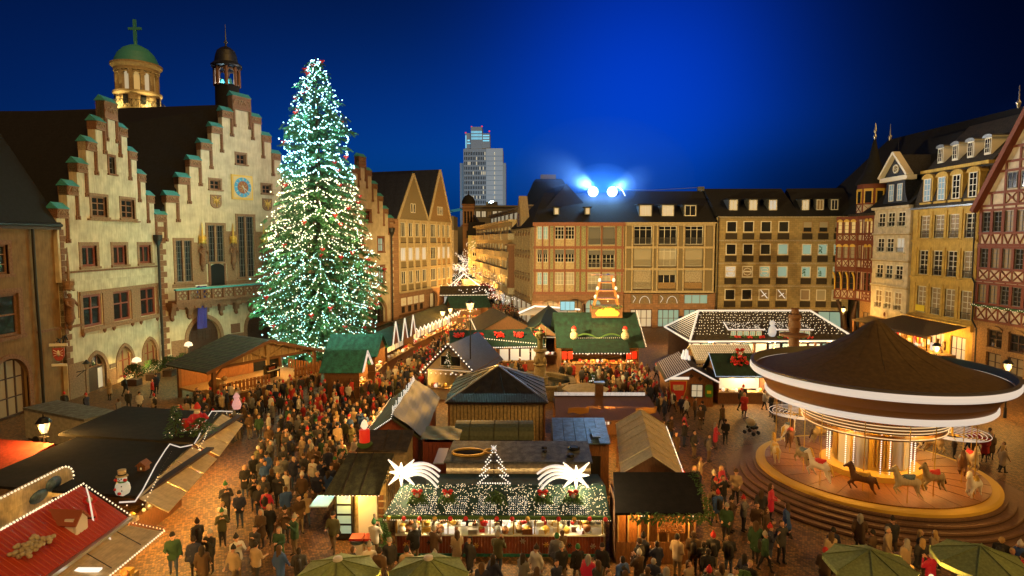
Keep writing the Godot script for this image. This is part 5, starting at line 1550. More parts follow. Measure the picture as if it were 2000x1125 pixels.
	tw = MB.new(); tw.lathe([Vector2(0.1,27.6), Vector2(0.24,28.3), Vector2(0.1,28.7), Vector2(0.22,29.1), Vector2(0.03,30.2)], 6, V(0.2,0,-1.7)); part(r, "finial", tw, "silver")
	# the large dark roofs behind the row
	r = thing("dark_hipped_roof", "large dark hipped roof with pale finials behind the eastern houses", "roof", V(58, 17, -78))
	var hr := MB.new()
	hr.quad(V(0,11.6,25), V(0,12.2,-20), V(-7,1.5,-30), V(-7,1.5,30)); hr.quad(V(0,12.2,-20), V(0,11.6,25), V(10,0,30), V(10,0,-30)); hr.tri(V(0,12.2,-20), V(10,0,-30), V(-7,1.5,-30)); hr.tri(V(0,11.6,25), V(-7,1.5,30), V(10,0,30))
	part(r, "hipped_roof", hr, "slate")
	bx(r, "roof_base", "shutter", -5.5, 9.5, -17, 1.0, -29, 29)
	for p in [[0,12.0,-19.6],[0,11.8,5.0]]:
		var f := MB.new(); f.lathe([Vector2(0.12,0), Vector2(0.3,0.6), Vector2(0.1,1.0), Vector2(0.03,2.6)], 6, V(p[0],p[1],p[2])); part(r, "finial", f, "silver")
	bx(r, "roof_dormer", "red_timber", -5.2, -3.6, 5.5, 7.2, -4.6, -3.2); win(r, -4.9, 5.7, 0.9, 1.1, 1, 1, "white_paint", "dark_glass", 0.1, -3.1, 0.05, "roof_dormer_window")

# ---------------------------------------------------------------- market stalls
func planks(root: Node, mat: String, x0: float, x1: float, y0: float, y1: float, z: float, w := 0.16, called := "plank") -> void: # upright boards on a front
	var n := maxi(1, int((x1-x0)/w))
	for i in n:
		bx(root, called, mat, x0+(x1-x0)*i/n+0.006, x0+(x1-x0)*(i+1)/n-0.006, y0, y1, z-0.04, z + (0.012 if i % 2 else 0.0))

func goods(root: Node, x0: float, x1: float, y: float, z0: float, z1: float, n: int, called := "goods") -> void:
	var pal := ["white_thing","gold","red_ribbon","pale_wood","orange_wood","bulb_dim","silver"]
	for i in n:
		var b := MB.new()
		var s := rng.randf_range(0.08, 0.2)
		if i % 3 == 0: b.ball(V(0,s,0), V(s,s,s), 7, 5)
		elif i % 3 == 1: b.lathe([Vector2(s*0.8,0), Vector2(s,s), Vector2(s*0.5,s*1.6), Vector2(s*0.2,s*1.8)], 7)
		else: b.box(V(0,s*0.6,0), V(s*2.2,s*1.2,s*1.6))
		var o := part(root, called, b, pal[rng.randi() % pal.size()])
		o.position = V(rng.randf_range(x0,x1), y, rng.randf_range(z0,z1))

func hut(called: String, label: String, at: Vector3, yaw: float, w: float, d: float, he: float, hr: float, roofm: String, wallm: String, over := 0.35, open_front := true, light := 16.0, axis := "z") -> Node3D:
	# wooden market hut: front at z = 0 looking along +z, x from -w/2 to w/2, ridge along z or x
	var t := thing(called, label, "market stall", at, yaw)
	bx(t, "side_wall", wallm, -w/2, -w/2+0.08, 0, he, -d, 0); bx(t, "side_wall", wallm, w/2-0.08, w/2, 0, he, -d, 0); bx(t, "back_wall", wallm, -w/2+0.08, w/2-0.08, 0, he, -d, -d+0.08)
	if open_front:
		bx(t, "counter_front", wallm, -w/2+0.08, w/2-0.08, 0, 0.95, -0.1, -0.02); bx(t, "counter_top", "pale_wood", -w/2, w/2, 0.95, 1.02, -0.7, 0.15)
		goods(t, -w/2+0.3, w/2-0.3, 1.02, -0.55, 0.0, int(w*5))
		bx(t, "back_shelf", "pale_wood", -w/2+0.2, w/2-0.2, 1.5, 1.55, -d+0.1, -d+0.5); goods(t, -w/2+0.3, w/2-0.3, 1.55, -d+0.2, -d+0.45, int(w*4))
		bx(t, "shop_glow_panel", "shop_glow", -w/2+0.2, w/2-0.2, he-0.15, he-0.08, -0.9, -0.3)  # added glowing panel standing in for the lit stall inside
		if light > 0: lamp(t, V(0, he-0.35, -0.5), light)
	else:
		planks(t, wallm, -w/2+0.08, w/2-0.08, 0, he, 0.0, 0.2)
	var o := over
	if axis == "z":
		var hh := hr - he
		var sl := hh/(w/2)
		roof_quad(t, roofm, V(0,hr+0.06,o), V(0,hr+0.06,-d-o), V(-w/2-o,he-sl*o,-d-o), V(-w/2-o,he-sl*o,o), 0.08); roof_quad(t, roofm, V(0,hr+0.06,-d-o), V(0,hr+0.06,o), V(w/2+o,he-sl*o,o), V(w/2+o,he-sl*o,-d-o), 0.08)
		var g := MB.new(); g.ext([Vector2(-w/2,he), Vector2(w/2,he), Vector2(0,hr)], -0.08, 0.0); part(t, "gable_board", g, wallm)
		g = MB.new(); g.ext([Vector2(-w/2,he), Vector2(w/2,he), Vector2(0,hr)], -d, -d+0.08); part(t, "gable_board", g, wallm)
	else:
		var sl := (hr-he)/(d/2)
		roof_quad(t, roofm, V(-w/2-o,hr+0.06,-d/2), V(w/2+o,hr+0.06,-d/2), V(w/2+o,he-sl*o,o), V(-w/2-o,he-sl*o,o), 0.08); roof_quad(t, roofm, V(w/2+o,hr+0.06,-d/2), V(-w/2-o,hr+0.06,-d/2), V(-w/2-o,he-sl*o,-d-o), V(w/2+o,he-sl*o,-d-o), 0.08)
		for sx in [-w/2, w/2-0.08]:
			var g := MB.new(); g.xf = Transform3D(Basis(V(0,0,-1), V(0,1,0), V(1,0,0)), V(sx,0,0)); g.ext([Vector2(0,he), Vector2(d,he), Vector2(d/2,hr)], 0.0, 0.08); part(t, "gable_board", g, wallm)
	var c2 := Vector2(at.x, at.z) + Vector2(0, -d/2).rotated(-yaw)
	block(c2, Vector2(w/2+0.15, d/2+0.1), yaw)
	return t

func wreath(root: Node, at: Vector3, s: float, bow := true) -> void:
	var b := MB.new()
	var r2 := RandomNumberGenerator.new(); r2.seed = 77
	for i in 150:
		var a := r2.randf()*TAU
		var rr := s*(0.15+0.5*sqrt(r2.randf()))
		var p := V(cos(a)*rr*0.75, sin(a)*rr*0.9-0.1*s, r2.randf()*0.2*s)
		b.bar(p, p+V(r2.randf_range(-0.3,0.3), r2.randf_range(-0.5,0.05), 0.15)*s, 0.06*s, 0.02)
	var o := part(root, "fir_bough", b, "garland"); o.position = at
	if bow:
		b = MB.new()
		for q in [[-0.17,0.52,0.15],[0.17,0.52,0.15],[0,0.46,0.08],[-0.14,0.34,0.1],[0.14,0.33,0.1],[-0.07,0.22,0.07],[0.08,0.2,0.07]]: b.ball(V(q[0],q[1],0.24)*s, V(q[2],q[2]*0.7,0.07)*s, 7, 5)
		part(o, "red_bow", b, "red_ribbon")
		b = MB.new(); b.ball(V(0,0.3,0.34)*s, V(0.12,0.12,0.1)*s, 8, 6); part(o, "bell_ball", b, "silver")

func comet(at: Vector3, s: int, label: String) -> void: # s = +1: tail to the right
	var t := thing("comet_light", label, "light decoration", at, 0.0, "comet lights on the stall roof")
	var b := MB.new()
	for i in 8:
		var a := TAU*i/8
		var l: float = [0.55,0.78,0.42,0.78,0.5,0.78,0.62,0.78][i] * 1.0
		var dr := V(cos(a), sin(a), 0)
		b.cyl(dr*0.1, dr*l, 0.12, 0.03, 6)
	b.ball(Vector3.ZERO, V(0.27,0.27,0.1), 10, 6)
	part(t, "star_light", b, "comet_glow")
	for k in 4:
		b = MB.new()
		var pts := []
		for i in 9:
			var u := float(i)/8
			pts.append(V(s*(0.2+u*(1.45-0.04*k)), 0.2-k*0.13 + 0.32*sin(u*PI*0.72)-u*u*(0.4+0.1*k), 0.02*k))
		b.tube(pts, 0.085, 6, 0.045)
		part(t, "tail_light", b, "comet_glow")
	b = MB.new(); b.cyl(V(0,-0.85,-0.1), V(0,0.3,-0.1), 0.02, 0.02, 5); b.cyl(V(s*1.0,-0.9,-0.1), V(s*1.0,0.2,-0.1), 0.02, 0.02, 5); part(t, "support_rod", b, "iron")
	var pl := []
	for k in 30: pl.append(V(s*rng.randf_range(0.2,1.6), rng.randf_range(-0.3,0.45), 0.12))
	lamp(t, V(0,0,0.4), 9, CREAM, 0.06)

func foreground_stalls() -> void:
	# stall with the comets
	var t := thing("comet_light_stall", "long stall with green light-netted roof, wreaths and lit display counter", "market stall", V(-0.75, 0, -25.4))
	block(Vector2(-0.75, -26.6), Vector2(4.7, 1.5))
	planks(t, "red_wood", -4.4, 4.45, 0.12, 0.93, 0.0, 0.13)
	bx(t, "plinth_cloth", "teal_felt", -4.45, 4.5, 0, 0.12, -0.3, 0.06)
	bx(t, "counter_top", "white_thing", -4.45, 4.5, 0.93, 0.99, -0.7, 0.1)
	for x in [-4.4,-3.3,-2.2,-0.4,0.6,1.5,2.5,3.45,4.4]:
		bx(t, "display_post", "gold", x-0.025, x+0.025, 0.99, 1.75, -0.03, 0.02)
	bx(t, "display_rail", "gold", -4.45, 4.5, 1.72, 1.78, -0.03, 0.03)
	for k in 6:
		bx(t, "display_shelf", "white_thing", -4.3+k*1.47, -2.95+k*1.47, 1.2, 1.23, -0.6, -0.2)
		goods(t, -4.2+k*1.47, -3.0+k*1.47, 0.99, -0.35, -0.05, 9, "display_goods"); goods(t, -4.2+k*1.47, -3.0+k*1.47, 1.23, -0.55, -0.25, 8, "display_goods")
	bx(t, "back_panel", "display_glow", -4.4, 4.45, 1.0, 2.4, -1.65, -1.6)
	bx(t, "side_wall", "beige_metal", -4.5, -4.42, 0, 2.5, -2.3, -0.1); bx(t, "side_wall", "beige_metal", 4.47, 4.55, 0, 2.5, -2.3, -0.1)
	for x in [-2.9, 0.0, 2.9]: lamp(t, V(x, 2.2, -0.5), 9, CREAM)
	for k in 9: # little carved stars and figures on the front boards
		var b := MB.new()
		for i in 6: b.bar(Vector3.ZERO, V(0.12*cos(TAU*i/6),0.12*sin(TAU*i/6),0), 0.05, 0.03)
		var o := part(t, "board_ornament", b, ["gold","iron","silver"][k % 3]); o.position = V(-4.0+k*1.0, rng.randf_range(0.4,0.75), 0.04)
	roof_quad(t, "green_felt", V(-4.15,3.12,-0.05), V(4.5,3.12,-0.05), V(4.5,2.42,1.45), V(-4.65,2.42,1.45), 0.06); roof_quad(t, "green_felt", V(4.5,3.12,-0.05), V(-4.15,3.12,-0.05), V(-4.4,2.7,-2.4), V(4.5,2.7,-2.4), 0.06)
	var net := []
	for i in 1100:
		var u := rng.randf()
		var w := rng.randf()
		net.append(V(lerpf(-4.2-0.4*w, 4.4, u), lerpf(3.14,2.46,w)+0.03, lerpf(-0.05,1.43,w)))
	bulbs(t, net, "bulb_warm", 0.021, "light_net")
	for i in 6: # icicle strings, straight rows
		var rows := []
		for j in 9:
			var x := -3.3 + i*1.25 + j*0.09
			rows.append_array(seg(V(x,2.86,0.55), V(x-0.05,2.5,1.36), 0.1))
		bulbs(t, rows, "bulb_white", 0.016, "light_net")
	var g := MB.new(); g.tube(seg(V(-4.6,2.4,1.5), V(4.5,2.4,1.5), 0.3), 0.09, 6)
	part(t, "eaves_garland", g, "garland")
	for k in 15:
		var b := MB.new(); b.ball(Vector3.ZERO, V(0.1,0.1,0.1), 6, 5); part(t, "garland_bauble", b, "red_ribbon" if k % 3 else "gold").position = V(-4.4+k*0.62, 2.4, 1.6)
	bulbs(t, seg(V(-4.6,2.33,1.58), V(4.5,2.33,1.58), 0.09), "bulb_warm", 0.022)
	for x in [-3.35,-2.1,-0.15,1.8,3.05]: wreath(t, V(x, 2.86, 0.72), 0.75 if x != -0.15 else 0.8, x != -0.15)
	comet(V(-4.9, 3.72, -25.3), 1, "left comet light with tail sweeping right on the green stall roof")
	comet(V(2.5, 3.62, -25.3), -1, "right comet light with tail sweeping left on the green stall roof")
	t = thing("tree_outline_light", "fir tree outline of bulbs with a small star between the two comets", "light decoration", V(-0.98, 3.2, -25.4))
	var pts := []
	for s in [-1, 1]:
		for q in [[0.06,1.36,0.34,0.95],[0.14,1.0,0.5,0.62],[0.2,0.68,0.6,0.34],[0.26,0.36,0.68,0.02]]: pts.append_array(seg(V(s*q[0],q[1],0), V(s*q[2],q[3],0), 0.1)); 
		for q in [[0.34,0.95,0.14,1.0],[0.5,0.62,0.2,0.68],[0.6,0.34,0.26,0.36]]: pts.append_array(seg(V(s*q[0],q[1],0), V(s*q[2],q[3],0), 0.11))
	pts.append_array(seg(V(-0.68,0.02,0), V(0.68,0.02,0), 0.1))
	bulbs(t, pts, "bulb_white", 0.04)
	var b := MB.new()
	for i in 8: b.bar(V(0,1.55,0), V((0.16 if i % 2 else 0.1)*cos(TAU*i/8),1.55+(0.16 if i % 2 else 0.1)*sin(TAU*i/8),0), 0.03)
	part(t, "star_light", b, "comet_glow")
	b = MB.new(); b.cyl(V(0,-0.3,-0.03), V(0,1.5,-0.03), 0.02, 0.02, 5); b.bar(V(-0.66,0,-0.03), V(0.66,0,-0.03), 0.03); b.bar(V(-0.6,0.34,-0.03), V(0.6,0.34,-0.03), 0.02); b.bar(V(-0.45,0.65,-0.03), V(0.45,0.65,-0.03), 0.02); part(t, "frame", b, "iron")

	# two huts left of it
	t = thing("olive_roof_hut", "hut with olive mono-pitch roof and white door, left of the comet stall", "market hut", V(-7.2, 0, -27.0))
	block(Vector2(-7.2, -28), Vector2(1.5, 1.5))
	bx(t, "front_wall", "beige_metal", -1.0, 1.2, 0, 2.5, -0.1, 0.0); bx(t, "side_wall", "beige_metal", -1.1, -1.0, 0, 2.7, -1.9, 0)
	for k in 8: bx(t, "wall_panel", "beige_metal", 1.2, 1.27 + 0.02*(k % 2), 0, 2.55+k*0.1, -0.23-k*0.23, -0.01-k*0.23)
	bx(t, "back_wall", "beige_metal", -1.0, 1.2, 0, 3.2, -1.95, -1.85)
	bx(t, "door", "white_thing", 0.0, 0.85, 0, 2.2, 0.0, 0.05); bx(t, "door_handle", "iron", 0.7, 0.74, 0.95, 1.15, 0.05, 0.1)
	var fr := bx(t, "drinks_cabinet", "iron", -0.95, -0.2, 0.1, 2.2, 0.0, 0.3)
	for k in 4:
		bx(t, "cabinet_light_shelf", "win_cool", -0.88, -0.27, 0.35+k*0.46, 0.7+k*0.46, 0.3, 0.32)
	for k in 5:
		var pv := MB.new(); pv.b2(0.92,1.15,0.5+k*0.32,0.72+k*0.32,0,0.04); part(t, "picture_frame", pv, "brown_wood")
	roof_quad(t, "olive_felt", V(-0.85,3.38,-1.6), V(1.32,3.38,-1.6), V(1.2,2.52,1.1), V(-1.2,2.52,1.1), 0.1)
	for x in [-0.4, 0.35]: beam(t, "roof_batten", "brown_felt", V(x*1.05,2.56,1.08), V(x,3.42,-1.58), 0.04)
	bulbs(t, seg(V(-1.2,2.45,1.15), V(1.2,2.45,1.15), 0.16), "bulb_white", 0.03)
	lamp(t, V(-0.3, 2.2, 0.75), 7)
	bx(t, "hatch_flap", "silver", -1.9, -1.1, 1.85, 1.9, -0.2, 1.0)
	t = thing("brown_roof_hut", "hut with brown mono-pitch roof carrying the red candle lamp", "market hut", V(-6.8, 0, -30.3))
	block(Vector2(-6.8, -31.2), Vector2(1.5, 1.0))
	bx(t, "front_wall", "beige_metal", -1.2, 1.2, 0, 2.9, -0.1, 0); bx(t, "back_wall", "beige_metal", -1.2, 1.2, 0, 3.3, -1.5, -1.4); bx(t, "side_wall", "beige_metal", -1.3, -1.2, 0, 3.0, -1.5, 0)
	for k in 7: bx(t, "wall_panel", "beige_metal", 1.2, 1.27 + 0.02*(k % 2), 0, 2.95+k*0.06, -0.22-k*0.21, -0.01-k*0.21)
	roof_quad(t, "brown_felt", V(-1.1,3.5,-1.55), V(1.35,3.5,-1.55), V(1.28,3.02,0.3), V(-1.3,3.02,0.3), 0.1)
	for x in [0.0, 0.7]: beam(t, "roof_batten", "brown_felt", V(x,3.06,0.28), V(x,3.54,-1.5), 0.04)
	t = thing("candle_lamp", "large red candle lamp with yellow flame on the brown hut roof", "lamp", V(-7.75, 3.2, -30.5))
	b = MB.new(); b.lathe([Vector2(0.27,0), Vector2(0.27,0.72), Vector2(0.2,0.76)], 14); part(t, "candle_body", b, em("candle_red", Color(0.9,0.03,0.01), 0.55))
	b = MB.new(); b.lathe([Vector2(0.08,0.76), Vector2(0.2,0.92), Vector2(0.14,1.1), Vector2(0.03,1.25)], 12); part(t, "flame", b, "lantern_glow")
	b = MB.new(); b.lathe([Vector2(0.36,-0.14), Vector2(0.42,0.0), Vector2(0.3,0.1)], 10); part(t, "fir_base", b, "garland")
	# tarpaulined hut with icicle lights on its ridge
	t = hut("tarp_roof_hut", "red wood hut with crumpled green tarpaulin and icicle lights along its ridge", V(-7.0, 0, -33.6), deg_to_rad(1), 2.9, 8.6, 2.6, 3.65, "olive_felt", "red_wood", 0.2, false)
	var tp := MB.new()
	for i in 22:
		for j in 10:
			var p := func(a: int, c: int) -> Vector3:
				var u := float(a)/22
				var w := float(c)/10
				return V(0.05+w*1.75, 3.86-w*1.30+0.04*sin(a*0.8+c*0.5)+0.03*sin(a*0.3-c*0.9), 0.1-u*8.8)
			tp.quad(p.call(i+1,j), p.call(i+1,j+1), p.call(i,j+1), p.call(i,j))
	part(t, "tarpaulin", tp, "tarp_green")
	for i in 24:
		var ic := []
		var z := 0.05 - i*0.37
		ic.append_array(seg(V(0,3.72,z), V(0,3.72+0.12+0.4*absf(sin(i*1.9)),z), 0.07))
		bulbs(t, ic, "bulb_white", 0.034, "icicle_light")
	bulbs(t, seg(V(0,3.66,0.28), V(-1.75,2.48,0.28), 0.1), "bulb_white", 0.04)
	bulbs(t, seg(V(-1.7,2.5,0.1), V(-1.7,2.5,-8.6), 0.3), "bulb_warm", 0.03)
	lamp(t, V(-1.9, 2.1, -2.5), 18); lamp(t, V(-1.9, 2.1, -6.5), 18)
	t = thing("lean_to_shed", "red brown lean-to shed under a crumpled dark tarpaulin, beside the tarpaulined hut", "shed", V(-4.3, 0, -32.4))
	block(Vector2(-4.3, -33.5), Vector2(1.1, 1.2))
	planks(t, "red_wood", -0.7, 1.0, 0, 2.65, 0.0, 0.2); bx(t, "back_wall", "red_wood", -0.7, 1.0, 0, 2.7, -2.0, -1.9); bx(t, "side_wall", "red_wood", -0.78, -0.7, 0, 2.7, -2.0, 0); bx(t, "side_wall", "red_wood", 1.0, 1.08, 0, 2.7, -2.0, 0)
	tp = MB.new()
	for i in 12:
		for j in 12:
			var p := func(a: int, c: int) -> Vector3: return V(-0.9+a*0.175, 2.84+0.02*sin(a*0.9+c*0.6)+0.015*sin(a*0.5-c*0.9), 0.15-c*0.2)
			tp.quad(p.call(i,j+1), p.call(i+1,j+1), p.call(i+1,j), p.call(i,j))
	part(t, "tarpaulin", tp, "tarp_green")
	# large dark hipped tent
	t = thing("dark_pyramid_hut", "large hut with dark corrugated hipped roof and ribbed beige wall", "market hut", V(-1.35, 0, -39.8))
	block(Vector2(-1.35, -43), Vector2(3.4, 3.4))
	for k in 26: bx(t, "wall_rib", "beige_metal", -3.1+k*0.238, -2.9+k*0.238, 0, 2.75, -0.12, -0.04 + 0.015*(k % 2))
	bx(t, "back_wall", "beige_metal", -3.1, 3.1, 0, 2.75, -6.5, -6.4); bx(t, "side_wall", "brown_wood", -3.2, -3.1, 0, 2.8, -6.5, 0); bx(t, "side_wall", "brown_wood", 3.1, 3.2, 0, 2.8, -6.5, 0)
	for x in [-3.2, 3.1]: bx(t, "corner_post", "brown_wood", x, x+0.12, 0, 2.9, -0.1, 0.04)
	bx(t, "eaves_beam", "brown_wood", -3.3, 3.3, 2.75, 2.95, -0.1, 0.06)
	var ap := V(0, 4.6, -3.4)
	var cs := [V(-3.4,2.9,0.2), V(3.4,2.9,0.2), V(3.4,2.9,-6.8), V(-3.4,2.9,-6.8)]
	for i in 4:
		var m := MB.new()
		var p: Vector3 = cs[i]
		var q: Vector3 = cs[(i+1) % 4]
		m.tri(ap, q, p); m.tri(ap + V(0,-0.06,0), p + V(0,-0.06,0), q + V(0,-0.06,0)); m.quad(p, q, q+V(0,-0.06,0), p+V(0,-0.06,0))
		part(t, "roof_sheet", m, "corrugated")
		for k in 4:
			var u := 0.2+0.2*k
			var e := p.lerp(q, u)
			beam(t, "roof_seam", "corrugated", e + V(0,0.02,0), e.lerp(ap, 1.0-absf(u-0.5)*2.0) + V(0,0.03,0), 0.05)
		beam(t, "hip_trim", "silver", p + V(0,0.03,0), ap + V(0,0.04,0), 0.09)
	var sk := MB.new()
	for k in 60: sk.quad(V(-3.3+k*0.11,3.3,-0.55), V(-3.22+k*0.11,3.34,-0.55), V(-3.22+k*0.11,2.96,0.22), V(-3.3+k*0.11,2.92,0.22))
	stuff(part(t, "corrugation", sk, "zinc"))
	# barrel roofed wagon, grey trailer, blue roofed hut
	t = thing("barrel_roof_wagon", "wagon with grey-green barrel roof in front of the dark pyramid hut", "wagon", V(-1.3, 0, -35.0))
	block(Vector2(-1.3, -35), Vector2(2.4, 1.3))
	bx(t, "wagon_body", "olive_felt", -2.15, 2.15, 0.4, 2.3, -1.05, 1.05)
	var br := MB.new(); br.xf = Transform3D(Basis(V(0,0,1), V(0,1,0), V(-1,0,0)), V(2.25,0,0))
	var arc := []
	for i in 11: arc.append(Vector2(1.15*cos(PI*i/10), 2.3+0.72*sin(PI*i/10)))
	br.ext(arc, 0, 4.5); part(t, "barrel_roof", br, mt("wagon_green", Color(0.11,0.14,0.09), 0.55))
	for x in [-1.4, 0.0, 1.4]:
		br = MB.new()
		for i in 10: br.bar(V(x,2.31+0.73*sin(PI*i/10),1.16*cos(PI*i/10)), V(x,2.31+0.73*sin(PI*(i+1)/10),1.16*cos(PI*(i+1)/10)), 0.04, 0.03)
		part(t, "roof_seam", br, "olive_felt")
	for x in [-1.5, 1.5]:
		br = MB.new(); br.cyl(V(x,0.38,0.9), V(x,0.38,1.1), 0.38, 0.38, 14); part(t, "wheel", br, "iron")
	t = thing("flat_roof_trailer", "long beige trailer with flat grey-blue roof behind the comet stall", "trailer", V(0.05, 0, -28.3))
	block(Vector2(0.05, -29.5), Vector2(3.6, 1.4))
	for k in 22: bx(t, "wall_rib", "beige_metal", -3.4+k*0.311, -3.1+k*0.311, 0.2, 3.05, -0.1, -0.02+0.012*(k % 2))
	bx(t, "trailer_body", "beige_metal", -3.4, 3.42, 0.3, 3.05, -2.2, -0.12)
	roof_quad(t, "trailer_roof", V(-3.3,3.32,-2.35), V(3.55,3.32,-2.35), V(3.5,3.14,0.15), V(-3.5,3.14,0.15), 0.08)
	bx(t, "roof_flap", "silver", -4.0, -3.5, 3.0, 3.05, -2.0, 0.1)
	for q in [[1.3,-1.3,0.1],[1.3,-0.9,0.08],[2.75,-1.3,0.22],[2.5,-0.4,0.14]]:
		var vt := MB.new(); vt.lathe([Vector2(q[2]*1.4,0), Vector2(q[2]*1.4,0.04), Vector2(q[2],0.1)], 12); part(t, "roof_vent", vt, "iron").position = V(q[0],3.2-q[1]*0.07,q[1])
	var hole := MB.new(); hole.ball(Vector3.ZERO, V(0.75,0.04,0.4), 14, 4); part(t, "roof_hatch", hole, "black_felt").position = V(-2.4,3.26,-0.75)
	var hr2 := MB.new()
	for i in 16: hr2.bar(V(-2.4+0.78*cos(TAU*i/16),3.28-0.07*(0.42*sin(TAU*i/16)),-0.75+0.42*sin(TAU*i/16)), V(-2.4+0.78*cos(TAU*(i+1)/16),3.28-0.07*(0.42*sin(TAU*(i+1)/16)),-0.75+0.42*sin(TAU*(i+1)/16)), 0.09)
	for i in 10: hr2.bar(V(-1.35+0.3*cos(TAU*i/10),3.27,-0.95+0.3*sin(TAU*i/10)), V(-1.35+0.3*cos(TAU*(i+1)/10),3.27,-0.95+0.3*sin(TAU*(i+1)/10)), 0.08)
	part(t, "rope_garland", hr2, "gold")
	t = thing("blue_roof_hut", "red brown hut with shiny blue sheet roof beside the cream tent", "market hut", V(3.4, 0, -31.6))
	block(Vector2(3.4, -33.4), Vector2(1.7, 2.1))
	planks(t, "brown_wood", -1.3, 1.35, 0, 2.9, 0, 0.2); bx(t, "side_wall", "brown_wood", 1.35, 1.43, 0, 2.9, -3.8, 0); bx(t, "side_wall", "brown_wood", -1.38, -1.3, 0, 2.9, -3.8, 0); bx(t, "back_wall", "brown_wood", -1.3, 1.35, 0, 2.9, -3.8, -3.7)
	for k in 5: roof_quad(t, "blue_roof", V(-1.35+k*0.62,3.1,-3.95), V(-0.75+k*0.62,3.1,-3.95), V(-0.93+k*0.6,2.98,0.3), V(-1.5+k*0.6,2.98,0.3), 0.06, "roof_sheet")
	bx(t, "dark_doorway", "black_felt", 0.3, 1.0, 0, 2.2, 0.0, 0.03)
	bx(t, "roof_plank", "blue_roof", 0.6, 1.0, 3.12, 3.2, -1.6, -0.1)
	# slatted roof with light strips
	t = thing("slatted_roof_stall", "stall roof of brown slats with two light strips along its back edge", "market stall", V(5.8, 0, -36.4))
	block(Vector2(5.9, -39.4), Vector2(3.6, 3.0))
	for k in 28: bx(t, "roof_slat", "brown_wood", -3.45+0.01*k, 3.0+0.014*k, 2.62, 2.7, -0.12-k*0.205, 0.0-k*0.205)
	for x in [-3.3, -0.2, 2.9]: bx(t, "roof_beam", "dark_wood", x, x+0.12, 2.45, 2.6, -5.6, 0.0)
	for q in [[-3.2,-0.4],[0.2,3.1]]:
		bx(t, "strip_rail", "dark_wood", q[0], q[1], 2.72, 2.78, -5.7, -5.5)
		for k in 34: bx(t, "strip_lamp", "neon", q[0]+k*(q[1]-q[0])/34, q[0]+(k+0.55)*(q[1]-q[0])/34, 2.78, 3.0, -5.65, -5.55)
	for k in 16: bx(t, "strip_lamp", "bulb_dim", -3.2+k*0.19, -3.09+k*0.19, 2.45, 2.62, 0.06, 0.1)
	bx(t, "pillar", "brown_wood", -0.35, 0.2, 0, 3.6, -6.0, -5.6); bx(t, "pillar_cap", "zinc", -0.45, 0.3, 3.6, 3.7, -6.1, -5.5)
	bx(t, "back_wall", "brown_wood", -3.3, 3.2, 0, 2.5, -5.7, -5.6)
	for x in [-3.3, 3.0]: bx(t, "post", "brown_wood", x, x+0.14, 0, 2.6, -0.2, -0.05)
	for x in [-2.0, 2.2]:
		var sg := MB.new(); sg.ext([Vector2(-0.65,0.05), Vector2(-0.3,0.12), Vector2(0.1,0.0), Vector2(0.65,0.1), Vector2(0.7,0.5), Vector2(0.55,0.52), Vector2(0.5,0.42), Vector2(0.0,0.46), Vector2(-0.6,0.4)], 0, 0.06); part(t, "wavy_sign_board", sg, "orange_sign").position = V(x,2.72,-1.2)
	lamp(t, V(0, 2.2, -2.5), 14)
	# cream tent
	t = thing("cream_tent", "cream canvas gable tent with scalloped bulbs along its right eave", "tent", V(6.33, 0, -28.2), -0.13)
	block(Vector2(6.8, -31.9), Vector2(1.7, 4.0), -0.13)
	for k in 6:
		var z0 := 0.35 - k*1.32
		var z1 := z0 - 1.32
		roof_quad(t, "canvas", V(0,3.56,z0), V(0,3.56-0.02,z1), V(-1.45,2.62,z1), V(-1.45,2.62,z0), 0.03, "canvas_panel"); roof_quad(t, "canvas", V(0,3.56-0.02,z1), V(0,3.56,z0), V(1.45,2.62,z0), V(1.45,2.62,z1), 0.03, "canvas_panel")
		beam(t, "canvas_seam", "canvas", V(0,3.58,z1), V(-1.46,2.64,z1), 0.05); beam(t, "canvas_seam", "canvas", V(0,3.58,z1), V(1.46,2.64,z1), 0.05)
	for z in [0.0, -7.5]:
		for x in [-1.38, 1.3]: bx(t, "tent_post", "brown_wood", x, x+0.08, 0, 2.65, z-0.08, z)
	bx(t, "tent_back", "brown_wood", -1.35, 1.35, 0, 2.6, -0.25, -0.17)
	var tg := MB.new(); tg.ext([Vector2(-1.4,2.6), Vector2(1.4,2.6), Vector2(0,3.5)], -0.2, -0.15); part(t, "gable_cloth", tg, "brown_wood")
	bulbs(t, seg(V(1.5,2.58,0.4), V(1.5,2.58,-7.6), 0.17), "bulb_white", 0.035)
	goods(t, 1.5, 1.9, 1.2, -7, -1, 14, "hanging_goods"); bx(t, "side_counter", "brown_wood", 1.35, 1.9, 0, 1.1, -7.2, -0.6)
	lamp(t, V(1.6, 2.2, -2.2), 12); lamp(t, V(1.6, 2.2, -5.6), 12)
	# black roofed stall
	t = thing("black_roof_stall", "stall with plain black sloping roof edged with fir garland and wooden panel front", "market stall", V(5.75, 0, -24.9))
	block(Vector2(5.8, -25.6), Vector2(2.1, 1.0))
	roof_quad(t, "black_felt", V(-1.5,3.3,-1.6), V(2.25,3.3,-1.6), V(1.75,2.62,1.0), V(-1.8,2.62,1.0), 0.12)
	bx(t, "front_panel", "orange_wood", -1.5, -0.55, 0.9, 2.4, -0.06, 0.0); planks(t, "brown_wood", -1.6, 1.7, 0, 0.95, 0.1, 0.2)
	for k in 8: bx(t, "panel_frame", "pale_wood", -1.55+k*0.42, -1.49+k*0.42, 0.95, 2.5, 0.0, 0.06)
	bx(t, "chestnut_tray", "orange_wood", 0.1, 1.25, 1.35, 2.0, 0.05, 0.12)
	var nuts := MB.new()
	for k in 120: nuts.ball(V(rng.randf_range(0.16,1.19), rng.randf_range(1.41,1.94), 0.13), V(0.04,0.035,0.03), 5, 3)
